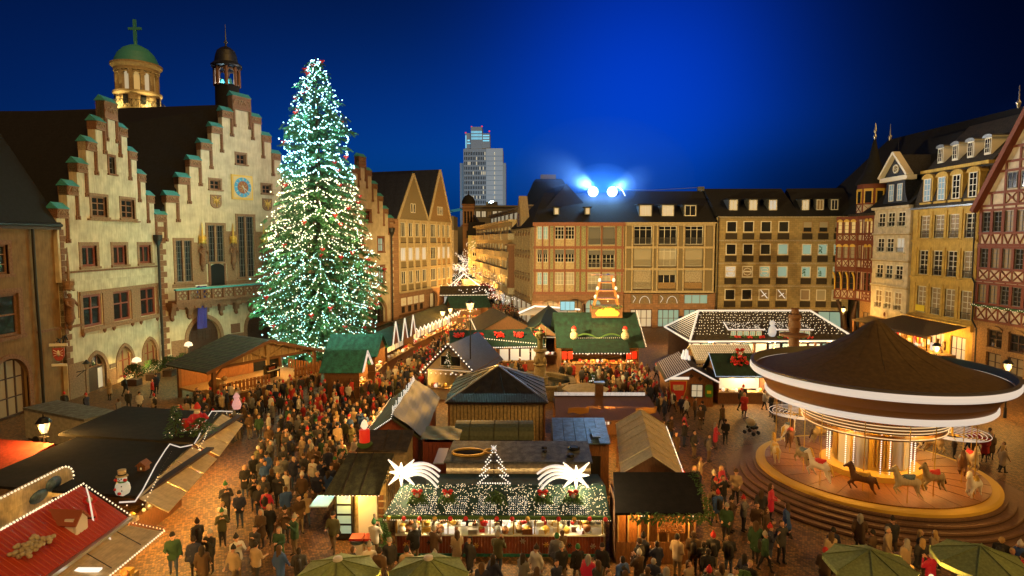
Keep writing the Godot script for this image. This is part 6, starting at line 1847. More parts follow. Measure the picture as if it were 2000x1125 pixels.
	stuff(part(t, "chestnuts", nuts, "brown_wood"))
	bx(t, "back_wall", "brown_wood", -1.6, 1.7, 0, 2.9, -1.6, -1.5); bx(t, "side_wall", "brown_wood", -1.65, -1.57, 0, 2.8, -1.5, 0); bx(t, "side_wall", "brown_wood", 1.65, 1.73, 0, 2.8, -1.5, 0)
	var gl := MB.new()
	for k in 420:
		var u := rng.randf()
		var p := V(lerpf(-1.2,1.9,u), 2.55+rng.randf_range(-0.2,0.12), 1.1+rng.randf_range(-0.1,0.15)) if k % 3 else V(1.95+rng.randf_range(-0.12,0.2), lerpf(2.6,3.3,u), lerpf(1.0,-1.5,u))
		gl.bar(p, p+V(rng.randf_range(-0.16,0.16), rng.randf_range(-0.18,0.08), rng.randf_range(-0.05,0.18)), 0.05, 0.015)
	part(t, "fir_garland", gl, "garland")
	lamp(t, V(-0.6, 2.3, 0.5), 6); lamp(t, V(1.4, 2.3, 0.6), 5)
	bx(t, "menu_board", "iron", 1.35, 1.6, 0.6, 1.5, 0.5, 0.55)
	# bins and potted firs by the olive hut
	for k in 2:
		t = thing("red_lidded_bin", ["left of the two red topped bins by the olive hut door", "right of the two red topped bins by the olive hut door"][k], "bin", V(-6.8+k*0.6, 0, -25.2), 0.0, "red topped bins")
		b = MB.new(); b.lathe([Vector2(0.24,0), Vector2(0.29,0.85)], 12); part(t, "bin_body", b, "white_thing"); bx(t, "bin_lid", "sign_red", -0.28, 0.28, 0.87, 0.97, -0.26, 0.26)
		b = MB.new(); b.lathe([Vector2(0.3,0.7), Vector2(0.32,0.86)], 12); part(t, "blue_liner", b, "blue_roof")
	for q in [[-5.9,-25.6,0.8,"beside the comet stall's left end"],[8.3,-21.6,0.75,"at the bottom edge near the right umbrellas"]]:
		t = thing("potted_fir", "small potted fir " + q[3], "potted fir", V(q[0], 0, q[1]))
		b = MB.new(); b.lathe([Vector2(0.2,0), Vector2(0.27,0.4)], 10); part(t, "pot", b, "brown_wood")
		b = MB.new()
		for k in 260:
			var u := rng.randf()
			var a := rng.randf()*TAU
			var rr: float = (1.0-u)*0.55*sqrt(rng.randf())
			var p := V(cos(a)*rr, 0.4+u*1.2*q[2]/0.8, sin(a)*rr)
			b.bar(p, p+V(cos(a)*0.2, -0.06, sin(a)*0.2), 0.05, 0.015)
		part(t, "foliage", b, "garland")

func umbrella(label: String, at: Vector3, r: float, top: float, yaw: float, cap: bool) -> void:
	var t := thing("green_parasol", label, "parasol", at, yaw, "green market parasols")
	var rim := top - 0.5
	for k in 8:
		var a0 := TAU*k/8
		var a1 := TAU*(k+1)/8
		var p := V(r*cos(a0), rim, r*sin(a0))
		var q := V(r*cos(a1), rim, r*sin(a1))
		var m := (p+q)/2 + V(0,-0.03,0)
		var b := MB.new()
		b.tri(V(0,top,0), p, m); b.tri(V(0,top,0), m, q); b.quad(p, p+V(0,-0.16,0), m+V(0,-0.16,0), m); b.quad(m, m+V(0,-0.16,0), q+V(0,-0.16,0), q)
		part(t, "canopy_panel", b, "canvas_green")
		beam(t, "rib", "brown_wood", V(0,top-0.03,0), p + V(0,-0.03,0), 0.03)
		beam(t, "seam", "canvas_green", V(0,top+0.015,0), p + V(0,0.015,0), 0.03)
	var b := MB.new(); b.cyl(V(0,0,0), V(0,top,0), 0.035, 0.03, 8); part(t, "pole", b, "brown_wood")
	if cap:
		b = MB.new(); b.lathe([Vector2(0.16,top-0.02), Vector2(0.15,top+0.06), Vector2(0.05,top+0.1)], 14); part(t, "cap", b, "white_thing")
	b = MB.new(); b.lathe([Vector2(0.35,0), Vector2(0.35,0.08), Vector2(0.05,0.12)], 12); part(t, "base", b, "iron")
	block(Vector2(at.x, at.z), Vector2(0.3,0.3))

func rope(parent: Node, pts: Array, mat := "neon", r := 0.03) -> void:
	var b := MB.new(); b.tube(pts, r, 6); part(parent, "rope_light", b, mat)

func left_stalls() -> void:
	# row of stalls seen from behind: black roofs, cream awnings towards the lane
	for s in 2:
		var z0: float = [-24.2, -30.8][s]
		var z1: float = [-30.5, -36.4][s]
		var x0: float = [-14.25, -15.35][s] # lane edge at z0
		var x1: float = [-15.3, -16.6][s]
		var t := thing("awning_stall", ["nearer black roofed stall with cream awning panels beside the snowman", "farther black roofed stall with cream awning panels beside the small fir"][s], "market stall", V((x0+x1)/2-1.5, 0, (z0+z1)/2))
		var O := t.position
		block(Vector2(O.x-3.2, O.z), Vector2(4.2, absf(z1-z0)/2))
		for k in 3:
			var u0 := k/3.0 + 0.012
			var u1 := (k+1)/3.0 - 0.012
			var a := V(lerpf(x0,x1,u0), 2.42, lerpf(z0,z1,u0)) - O
			var c := V(lerpf(x0,x1,u1), 2.42, lerpf(z0,z1,u1)) - O
			roof_quad(t, "canvas", c + V(-1.25,0.62,0), c, a, a + V(-1.25,0.62,0), 0.05, "awning_panel")
		bx(t, "awning_edge", "dark_wood", x0-O.x-1.6, x0-O.x-1.2, 2.9, 3.0, z1-O.z, z0-O.z)
		roof_quad(t, "black_felt", V(x1-1.3,3.12,z1)-O, V(x0-1.3,3.12,z0)-O, V(x0-8.6,3.45,z0-0.4)-O, V(x1-7.2,3.5,z1)-O, 0.12)
		bx(t, "stall_wall", "dark_wood", -5.8, -1.3, 0, 2.95, z1-O.z+0.1, z1-O.z+0.2); bx(t, "stall_wall", "dark_wood", -5.6, -1.3, 0, 2.95, z0-O.z-0.3, z0-O.z-0.2)
		bx(t, "stall_wall", "dark_wood", -5.9, -5.7, 0, 3.0, z1-O.z+0.2, z0-O.z-0.3)
		bx(t, "counter", "brown_wood", -1.25, -0.85, 0, 1.0, z1-O.z+0.2, z0-O.z-0.3)
		goods(t, -1.2, -0.85, 1.0, z1-O.z+0.3, z0-O.z-0.4, 26)
		bx(t, "violet_tray", "violet_glow", 0.1, 0.9, 1.35, 1.4, z0-O.z-0.6, z0-O.z+0.5)
		var rp := []
		if s == 0: rp = [V(-15.7,3.2,-23.4),V(-15.2,3.15,-23.6),V(-15.5,3.2,-24.6),V(-16.6,3.22,-27.4),V(-17.3,3.24,-29.4),V(-17.6,3.22,-30.3),V(-16.9,3.15,-30.0),V(-16.5,3.15,-30.4)]
		else: rp = [V(-16.5,3.15,-30.6),V(-16.8,3.2,-31.6),V(-17.8,3.2,-34.2),V(-18.4,3.25,-36.2),V(-17.9,3.2,-36.4),V(-17.2,3.2,-36.3)]
		for i in rp.size(): rp[i] -= O
		rope(t, rp)
		var bp := []
		for i in rp.size()-1: bp.append_array(seg(rp[i]+V(0.3,-0.12,0), rp[i+1]+V(0.3,-0.12,0), 0.28))
		bulbs(t, bp, "bulb_warm", 0.035)
		for k in 2: lamp(t, V(0.3, 2.2, lerpf(z1,z0,0.28+0.45*k)-O.z), 16)
	# decorations on those roofs
	var t := thing("snowman_figure", "glowing plastic snowman with hat and red scarf on the black stall roof", "snowman", V(-16.0, 3.18, -24.1))
	t.scale = Vector3.ONE * 0.66
	var b := MB.new(); b.lathe([Vector2(0.1,0), Vector2(0.36,0.15), Vector2(0.44,0.42), Vector2(0.38,0.72), Vector2(0.2,0.9)], 16); b.ball(V(0,1.06,0), V(0.26,0.26,0.26), 14, 9); part(t, "body", b, em("snow_glow", Color(0.9,0.85,0.6), 0.35))
	b = MB.new(); b.lathe([Vector2(0.34,1.22), Vector2(0.34,1.26), Vector2(0.22,1.27), Vector2(0.24,1.62), Vector2(0.0,1.63)], 14); part(t, "hat", b, mt("hat_cream", Color(0.6,0.5,0.3), 0.7, 0, ""))
	b = MB.new(); b.lathe([Vector2(0.24,1.3), Vector2(0.25,1.38)], 14); part(t, "hat_band", b, "black_lacquer")
	b = MB.new(); b.lathe([Vector2(0.22,0.84), Vector2(0.3,0.9), Vector2(0.22,0.97)], 14); part(t, "scarf", b, "sign_green")
	for q in [[-0.22,0.5,0.34],[0.05,0.28,0.42],[0.3,1.05,0.2],[-0.3,1.02,0.15]]:
		b = MB.new(); b.ball(Vector3.ZERO, V(0.13,0.1,0.08), 7, 5); part(t, "red_patch", b, "red_ribbon").position = V(q[0],q[1],q[2])
	for q in [[0.16,0.7,0.36],[0.2,0.45,0.4],[-0.08,1.12,0.24],[0.1,1.12,0.24]]:
		b = MB.new(); b.ball(Vector3.ZERO, V(0.045,0.045,0.03), 6, 4); part(t, "button", b, "black_lacquer").position = V(q[0],q[1],q[2])
	b = MB.new(); b.cyl(V(0,1.05,0.24), V(0.02,1.03,0.44), 0.05, 0.01, 6); part(t, "nose", b, "orange_sign")
	t = thing("little_wooden_house", "tiny orange toy house at the edge of the nearer black roof", "toy house", V(-16.8, 3.22, -26.8))
	t.scale = Vector3.ONE * 0.6
	bx(t, "house_body", "orange_wood", -0.3, 0.3, 0, 0.4, -0.3, 0.3); roofz(t, "orange_wood", -0.42, 0.42, -0.4, 0.4, 0.4, 0.75); win(t, -0.1, 0.08, 0.2, 0.24, 1, 1, "dark_wood", "win_warm", 0.03, 0.33, 0.02)
	for q in [[-18.0,-31.6,1.55,"small lit fir tree on the black stall roofs"],[-16.9,-32.0,0.8,"low bush of fir twigs on the farther black roof"]]:
		t = thing("roof_fir", q[3], "fir", V(q[0], 3.3, q[1]))
		b = MB.new()
		for k in 300:
			var u := rng.randf()
			var a := rng.randf()*TAU
			var rr: float = (1.0-u)*(0.5 if q[2] > 1 else 0.9)*sqrt(rng.randf())
			var p := V(cos(a)*rr, u*q[2], sin(a)*rr)
			b.bar(p, p+V(cos(a)*0.2, -0.04, sin(a)*0.2), 0.045, 0.012)
		part(t, "foliage", b, "garland")
		b = MB.new(); b.cyl(V(0,-0.1,0), V(0,q[2]*0.8,0), 0.05, 0.02, 6); part(t, "trunk", b, "bark")
		var bp := []
		for k in 26:
			var u := rng.randf()
			var a := rng.randf()*TAU
			bp.append(V(cos(a)*0.5*(1-u), u*q[2], sin(a)*0.5*(1-u)))
		bulbs(t, bp, "bulb_warm", 0.028)
	t = thing("red_coat_figure", "red coated roof figure holding a sack beside the small fir", "figure", V(-17.3, 3.3, -32.5), 0.3)
	b = MB.new(); b.lathe([Vector2(0.3,0), Vector2(0.36,0.4), Vector2(0.3,0.75), Vector2(0.16,0.95)], 12); b.tube([V(-0.25,0.8,0), V(-0.45,0.55,0.15), V(-0.2,0.5,0.35)], 0.09, 6); b.tube([V(0.25,0.8,0), V(0.5,0.6,0.1), V(0.35,0.9,0.3)], 0.09, 6); part(t, "coat", b, em("coat_red", Color(0.7,0.02,0.02), 0.25))
	b = MB.new(); b.ball(V(0,1.08,0.02), V(0.17,0.19,0.17), 10, 7); part(t, "head", b, "canvas")
	b = MB.new(); b.lathe([Vector2(0.2,1.16), Vector2(0.16,1.28), Vector2(0.04,1.5)], 10); part(t, "cap", b, "red_ribbon")
	b = MB.new(); b.lathe([Vector2(0.37,0.02), Vector2(0.39,0.1), Vector2(0.33,0.14)], 12); b.ball(V(0,0.98,0.12), V(0.16,0.14,0.1), 8, 5); part(t, "trim", b, "white_thing")
	bx(t, "chimney", "red_ribbon", -0.75, -0.4, 0, 0.6, -0.2, 0.2)
	t = thing("pink_lamp_figure", "small glowing pink lantern at the far corner of the farther black roof", "lantern", V(-17.2, 3.2, -36.9))
	b = MB.new(); b.lathe([Vector2(0.2,0), Vector2(0.28,0.25), Vector2(0.2,0.5), Vector2(0.14,0.62), Vector2(0.2,0.78), Vector2(0.05,1.0)], 12); part(t, "glow_body", b, "pink_glow")
	# red tents at the far left
	t = thing("red_tent", "plain red canvas tent roof at the far left edge", "tent", V(-26, 0, -28.5))
	block(Vector2(-26, -28.5), Vector2(2.6, 2.4))
	roof_quad(t, "red_canvas", V(-4,3.55,-2.3), V(2.2,3.1,-2.2), V(1.6,2.5,1.0), V(-4,3.0,2.6), 0.05, "canvas_roof"); roof_quad(t, "red_canvas", V(1.6,2.5,1.0), V(2.2,3.1,-2.2), V(2.25,2.75,-2.25), V(1.65,2.15,1.05), 0.03, "canvas_valance")
	for p in [[2.0,-2.0,3.0],[1.4,0.8,2.4],[-3.6,2.2,2.9],[-3.6,-2.0,3.4]]: bx(t, "tent_post", "iron", p[0]-0.05, p[0]+0.05, 0, p[2], p[1]-0.05, p[1]+0.05)
	t = thing("red_tent", "lower red canvas awning in the left corner, under the plain red tent roof", "awning", V(-22.9, 0, -25.0))
	block(Vector2(-22.9, -25.0), Vector2(1.6, 1.6))
	roof_quad(t, "red_canvas", V(-2.2,3.1,-1.4), V(1.2,2.9,-1.7), V(0.5,2.4,0.6), V(-2.2,2.5,1.4), 0.05, "canvas_roof")
	for p in [[1.0,-1.5,2.8],[0.4,0.5,2.35],[-2.0,1.2,2.45]]: bx(t, "tent_post", "iron", p[0]-0.05, p[0]+0.05, 0, p[2], p[1]-0.05, p[1]+0.05)
	# red tiled stall with bulb edges
	t = thing("red_tiled_stall", "stall with red tiled roof, small dormer and bulb lined ridge, bottom left corner", "market stall", V(-16.6, 0, -18.0))
	block(Vector2(-16.6, -18.5), Vector2(2.3, 5.0))
	# local: ridge x = -0.15 at y = 4.05, z from -4.9 to 4; eave x = 1.5 at y 2.85
	var rows := 17
	var cols := 46
	var e0 := V(-0.15, 4.05, 0)
	var e1 := V(1.55, 2.82, 0)
	var dirv := (e1-e0)
	var tm := MB.new(); tm.box(V(0,0,0), V(dirv.length()/rows*1.25, 0.03, 0.19))
	tm.cyl(V(-dirv.length()/rows*0.6,0.012,0.09), V(dirv.length()/rows*0.6,0.012,0.09), 0.025, 0.03, 6)
	var tmesh := tm.put()
	var ang := atan2(dirv.y, dirv.x)
	var made := 0
	var rest := []
	for i in rows:
		for j in cols:
			var z := -4.75 + j*0.195
			var p := e0.lerp(e1, (i+0.5)/rows) + V(0,0.03,z)
			var tfm := Transform3D(Basis(Vector3(0,0,1), ang-0.03) * Basis(Vector3.UP, 0.0), p)
			if j < 24 and i % 17 < 13 and made < 290:
				var o := obj(t, "roof_tile", tmesh, MATS["red_tile"]); o.transform = tfm; made += 1
			else: rest.append(tfm)
	many(t, "roof_tiles", tmesh, MATS["red_tile"], rest)
	roof_quad(t, "red_canvas", V(-0.15,4.0,-4.9), V(1.55,2.77,-4.9), V(1.55,2.77,4.2), V(-0.15,4.0,4.2), 0.06, "roof_board"); roof_quad(t, "red_canvas", V(-0.15,4.0,4.2), V(-2.0,2.8,4.2), V(-2.0,2.8,-4.9), V(-0.15,4.0,-4.9), 0.06, "roof_board")
	bx(t, "gutter", "silver", 1.5, 1.72, 2.7, 2.82, -4.9, 4.2)
	for x in [-1.8, 1.2]: bx(t, "stall_wall", "red_wood", x, x+0.1, 0, 2.8, -4.6, 4)
	bx(t, "stall_wall", "red_wood", -1.7, 1.2, 0, 2.8, -4.65, -4.55)
	var gb := MB.new(); gb.ext([Vector2(-1.8,2.8), Vector2(1.3,2.8), Vector2(-0.15,3.95)], -4.65, -4.55); part(t, "gable_board", gb, "red_wood")
	bulbs(t, seg(V(-0.15,4.14,-4.95), V(-0.15,4.14,4.2), 0.13), "bulb_warm", 0.045); bulbs(t, seg(V(-0.15,4.14,-4.95), V(1.6,2.9,-4.95), 0.13), "bulb_warm", 0.045)
	bx(t, "dormer_wall", "white_thing", 0.75, 1.05, 3.0, 3.75, -3.3, -2.7)
	var dw := MB.new(); dw.ext([Vector2(-0.3,0), Vector2(0.3,0), Vector2(0.3,0.55), Vector2(0,0.9), Vector2(-0.3,0.55)], 0.0, 0.05); dw.xf = Transform3D.IDENTITY; var dwo := part(t, "dormer_front", dw, "white_thing"); dwo.position = V(1.08,3.05,-3.0); dwo.rotation.y = PI/2
	roof_quad(t, "brown_roof_red", V(0.0,4.02,-3.0), V(1.2,3.98,-3.0), V(1.2,3.55,-3.4), V(0.0,3.6,-3.4), 0.05, "dormer_roof"); roof_quad(t, "brown_roof_red", V(1.2,3.98,-3.0), V(0.0,4.02,-3.0), V(0.0,3.6,-2.6), V(1.2,3.55,-2.6), 0.05, "dormer_roof")
	roof_quad(t, "canvas", V(1.6,2.62,-4.7), V(3.0,2.35,-4.7), V(3.0,2.35,3.5), V(1.6,2.62,3.5), 0.04, "awning_panel")
	bulbs(t, seg(V(3.05,2.38,-4.7), V(3.05,2.38,3.5), 0.13), "bulb_warm", 0.045)
	bulbs(t, seg(V(1.7,2.7,-4.75), V(3.0,2.42,-4.75), 0.13), "bulb_warm", 0.03)
	for k in 4: beam(t, "awning_cable", "iron", V(1.65,2.72,-4+k*1.6), V(2.95,2.5,-3.4+k*1.6), 0.02)
	bx(t, "counter", "pale_wood", 1.3, 2.2, 0, 1.0, -4.4, 3.5); goods(t, 1.35, 2.1, 1.0, -4.2, 2, 30)
	lamp(t, V(2.35, 2.1, -2.8), 12); lamp(t, V(2.35, 2.1, 0.4), 12)
	bx(t, "awning_lamp_tube", "bulb_white", 1.9, 2.7, 2.52, 2.58, -1.7, -1.5)
	t = thing("climbing_red_figure", "small red clad doll climbing the red tiled roof on a white rope light", "figure", V(-15.75, 3.6, -21.9), 0.5)
	b = MB.new(); b.tube([V(0.1,-0.55,0.1), V(0.05,-0.2,0.1), V(0,0.1,0.1), V(0,0.28,0.1)], 0.13, 8, 0.11); b.tube([V(0,0.2,0.1), V(-0.2,0.4,0.15), V(-0.1,0.55,0.15)], 0.05, 6); b.tube([V(0,0.2,0.1), V(0.2,0.38,0.15), V(0.1,0.55,0.15)], 0.05, 6); part(t, "coat", b, "red_ribbon")
	b = MB.new(); b.ball(V(-0.02,0.4,0.12), V(0.1,0.11,0.1), 8, 6); part(t, "head", b, "canvas")
	b = MB.new(); b.b2(-0.11,0.14,-0.28,-0.22,-0.04,0.24); part(t, "belt", b, "black_lacquer")
	for s in [-0.06, 0.16]:
		b = MB.new(); b.ball(V(s+0.02,-0.66,0.12), V(0.07,0.09,0.09), 7, 5); part(t, "boot", b, "black_lacquer")
	rope(t, [V(-0.1,0.9,0.1), V(-0.02,0.55,0.2), V(0.1,-0.6,0.25), V(0.5,-0.85,0.4), V(0.7,-1.15,0.9), V(0.4,-1.2,1.6)], "bulb_dim", 0.03)
	t = thing("dried_bouquet", "pale dried flower bouquet lying on the red tiled roof", "bouquet", V(-15.75, 3.6, -19.1))
	b = MB.new()
	for k in 70: b.ball(V(rng.randf_range(-0.35,0.35), rng.randf_range(-0.1,0.12), rng.randf_range(-0.6,0.6)), V(0.09,0.07,0.09), 5, 4)
	part(t, "flowers", b, "canvas")
	# long board sign with bulb border
	t = thing("bulb_bordered_sign", "long pale sign board with rounded end and bulb border, left edge", "sign", V(-19.2, -0.6, -20.8))
	block(Vector2(-18.9,-20), Vector2(0.3,4.5))
	var sp := [Vector2(-6,3.45), Vector2(4.2,3.45)]
	for i in range(1, 10): sp.append(Vector2(4.2+0.62*sin(PI*i/10), 4.02-0.57*cos(PI*i/10)))
	sp.append(Vector2(4.2,4.6)); sp.append(Vector2(-6,4.6))
	var bs := MB.new(); bs.ext(sp, -0.06, 0.06); var bo := part(t, "sign_board", bs, "canvas"); bo.rotation.y = PI/2
	var bp2 := []
	for i in sp.size()-1: bp2.append_array(seg(V(0.1, sp[i].y, -sp[i].x), V(0.1, sp[i+1].y, -sp[i+1].x), 0.16))
	bulbs(t, bp2, "bulb_warm", 0.055)
	b = MB.new(); b.ball(V(0.08,4.1,-3.7), V(0.03,0.3,0.45), 8, 6); b.ball(V(0.08,3.9,-2.9), V(0.03,0.26,0.5), 8, 6); part(t, "painted_motif", b, "blue_roof")
	for z in [4.0, 0.0, -3.6]: bx(t, "sign_post", "iron", -0.05, 0.05, 0, 3.5, z-0.05, z+0.05)
	# pale covered trailer by the gables
	t = thing("pale_trailer", "long pale grey covered trailer in front of the stepped gable house", "trailer", V(-29.0, 0, -38.9), -0.42)
	block(Vector2(-29, -38.9), Vector2(3.4, 1.3), -0.42)
	bx(t, "trailer_box", "grey_sheet", -3.2, 3.2, 0.6, 2.45, -1.0, 1.0); bx(t, "trailer_roof", "trailer_roof", -3.25, 3.25, 2.45, 2.6, -1.05, 1.05)
	for x in [-2.0, -1.1, 2.0]:
		b = MB.new(); b.cyl(V(x,0.42,0.85), V(x,0.42,1.05), 0.42, 0.42, 14); b.cyl(V(x,0.42,-1.05), V(x,0.42,-0.85), 0.42, 0.42, 14); part(t, "wheel", b, "iron")
	for k in 6: bx(t, "red_marker_lamp", "pink_glow", 2.1+k*0.2, 2.2+k*0.2, 1.1, 1.16, 1.0, 1.03)
	bx(t, "chassis", "iron", -3.3, 3.6, 0.35, 0.6, -0.8, 0.8)

func stage() -> void:
	var t := thing("wooden_stage", "open wooden stage with shingled gable roof and picket fence left of the fir", "stage", V(-22.2, 0, -53.7), atan2(0.85, 0.53))
	# local z points out of the open gable, x along the gable (towards the gables' wall is +x?)
	block(Vector2(-24.2, -54.9), Vector2(5.4, 3.0), atan2(0.85, 0.53))
	var ye := 3.0
	var yr := 4.75
	var nr := 26
	for s in [-1, 1]:
		roof_quad(t, "brown_felt", V(0,yr,0.5) if s > 0 else V(0,yr,-5.6), V(0,yr,-5.6) if s > 0 else V(0,yr,0.5), V(s*5.9,ye-0.1,-5.6) if s > 0 else V(s*5.9,ye-0.1,0.5), V(s*5.9,ye-0.1,0.5) if s > 0 else V(s*5.9,ye-0.1,-5.6), 0.1, "roof_board")
		for i in nr: # shingle courses
			var u0 := float(i)/nr
			var u1 := float(i+1)/nr + 0.012
			var a := V(s*5.9*u0, lerpf(yr,ye-0.1,u0)+0.045, 0)
			var c := V(s*5.9*u1, lerpf(yr,ye-0.1,u1)+0.075, 0)
			var m := MB.new()
			m.quad(a+V(0,0,-5.6), a+V(0,0,0.5), c+V(0,0,0.5), c+V(0,0,-5.6)); m.quad(c+V(0,0,0.5), c+V(0,-0.05,0.5), c+V(0,-0.05,-5.6), c+V(0,0,-5.6))
			part(t, "shingle_course", m, "olive_felt" if i % 3 else "brown_felt")
	for s in [-1, 1]:
		beam(t, "barge_board", "brown_wood", V(0,yr-0.05,0.56), V(s*5.95,ye-0.15,0.56), 0.26, 0.1)
		for z in [0.1, -5.0]:
			bx(t, "post", "brown_wood", s*5.1-0.13, s*5.1+0.13, 0, ye+0.1, z-0.13, z+0.13)
			beam(t, "brace", "brown_wood", V(s*5.1,2.2,z), V(s*4.2,3.15,z), 0.12)
	bx(t, "tie_beam", "brown_wood", -5.3, 5.3, 2.95, 3.15, -0.05, 0.12)
	bx(t, "king_post", "pale_wood", -0.15, 0.15, 2.5, 4.5, 0.0, 0.16); beam(t, "gable_strut", "pale_wood", V(0,3.2,0.1), V(-2.0,4.0,0.1), 0.13); beam(t, "gable_strut", "pale_wood", V(0,3.2,0.1), V(2.0,4.0,0.1), 0.13)
	for k in 26:
		var x := -4.9 + k*0.38
		var top := yr - absf(x+0.17)/5.9*(yr-ye) - 0.2
		if top > 3.2: bx(t, "gable_plank", "pale_wood", x, x+0.35, 3.15, top, -0.1, -0.04 + 0.02*(k % 2))
	bx(t, "stage_floor", "pale_wood", -5.2, 5.2, 0.75, 0.9, -5.2, 0.9)
	planks(t, "brown_wood", -5.2, 5.2, 0, 0.75, 0.88, 0.4)
	bx(t, "back_wall", "orange_wood", -5.2, 2.0, 0.9, 3.2, -5.15, -5.05); bx(t, "back_wall", "black_felt", 2.0, 5.2, 0.9, 3.2, -5.2, -5.1)
	planks(t, "orange_wood", -5.2, 2.0, 0.9, 3.1, -4.9, 0.5)
	bx(t, "white_beam", "white_thing", -1.0, 2.8, 2.6, 2.8, -1.6, -1.5)
	for k in 30:
		var x := -5.1 + k*0.35
		if x > -0.4 and x < 2.2: continue
		bx(t, "fence_picket", "orange_wood", x, x+0.22, 0.95, 1.85 + 0.25*maxf(0.0, (x-2.5)/2.6), 0.8, 0.86)
	for q in [[-5.1,-0.4],[2.2,5.2]]: bx(t, "fence_rail", "brown_wood", q[0], q[1], 1.1, 1.2, 0.74, 0.8); bx(t, "fence_rail", "brown_wood", q[0], q[1], 1.6, 1.7, 0.74, 0.8)
	for k in 12: bx(t, "fence_picket", "orange_wood", 5.1, 5.16, 0.95, 1.85, 0.6-k*0.4, 0.8-k*0.4)
	lamp(t, V(-2.6, 2.75, -1.6), 17); lamp(t, V(2.4, 2.75, -2.2), 17)
	t = thing("piano", "black upright piano standing on the wooden stage", "piano", t.transform * V(1.4, 0.9, -1.3), atan2(0.85, 0.53) + 0.25)
	bx(t, "case", "black_lacquer", -0.75, 0.75, 0, 1.2, -0.3, 0.0); bx(t, "key_bed", "black_lacquer", -0.75, 0.75, 0.6, 0.72, 0.0, 0.32)
	for k in 26: bx(t, "piano_key", "white_thing", -0.7+k*0.054, -0.652+k*0.054, 0.72, 0.74, 0.06, 0.26)
	for s in [-0.72, 0.66]: bx(t, "leg", "black_lacquer", s, s+0.06, 0, 0.6, 0.22, 0.3)
	bx(t, "lid", "black_lacquer", -0.78, 0.78, 1.2, 1.24, -0.33, 0.04); bx(t, "music_desk", "red_wood", -0.4, 0.4, 0.8, 1.05, 0.0, 0.04)
	var T2 := Transform3D(Basis(Vector3.UP, atan2(0.85, 0.53)), V(-22.2,0,-53.7))
	t = thing("nativity_light", "pale wooden crib figure lit from within at the stage's left end", "figure", T2 * V(-3.9, 0.9, -1.4))
	var b := MB.new(); b.ball(V(0,0.5,0), V(0.75,0.5,0.3), 12, 7); b.ball(V(0.65,0.95,0), V(0.25,0.22,0.2), 10, 6); b.cyl(V(-0.45,0.4,0.1), V(-0.5,0,0.1), 0.1, 0.08, 6); b.cyl(V(0.45,0.4,0.1), V(0.5,0,0.1), 0.1, 0.08, 6); part(t, "carved_body", b, "pale_wood")

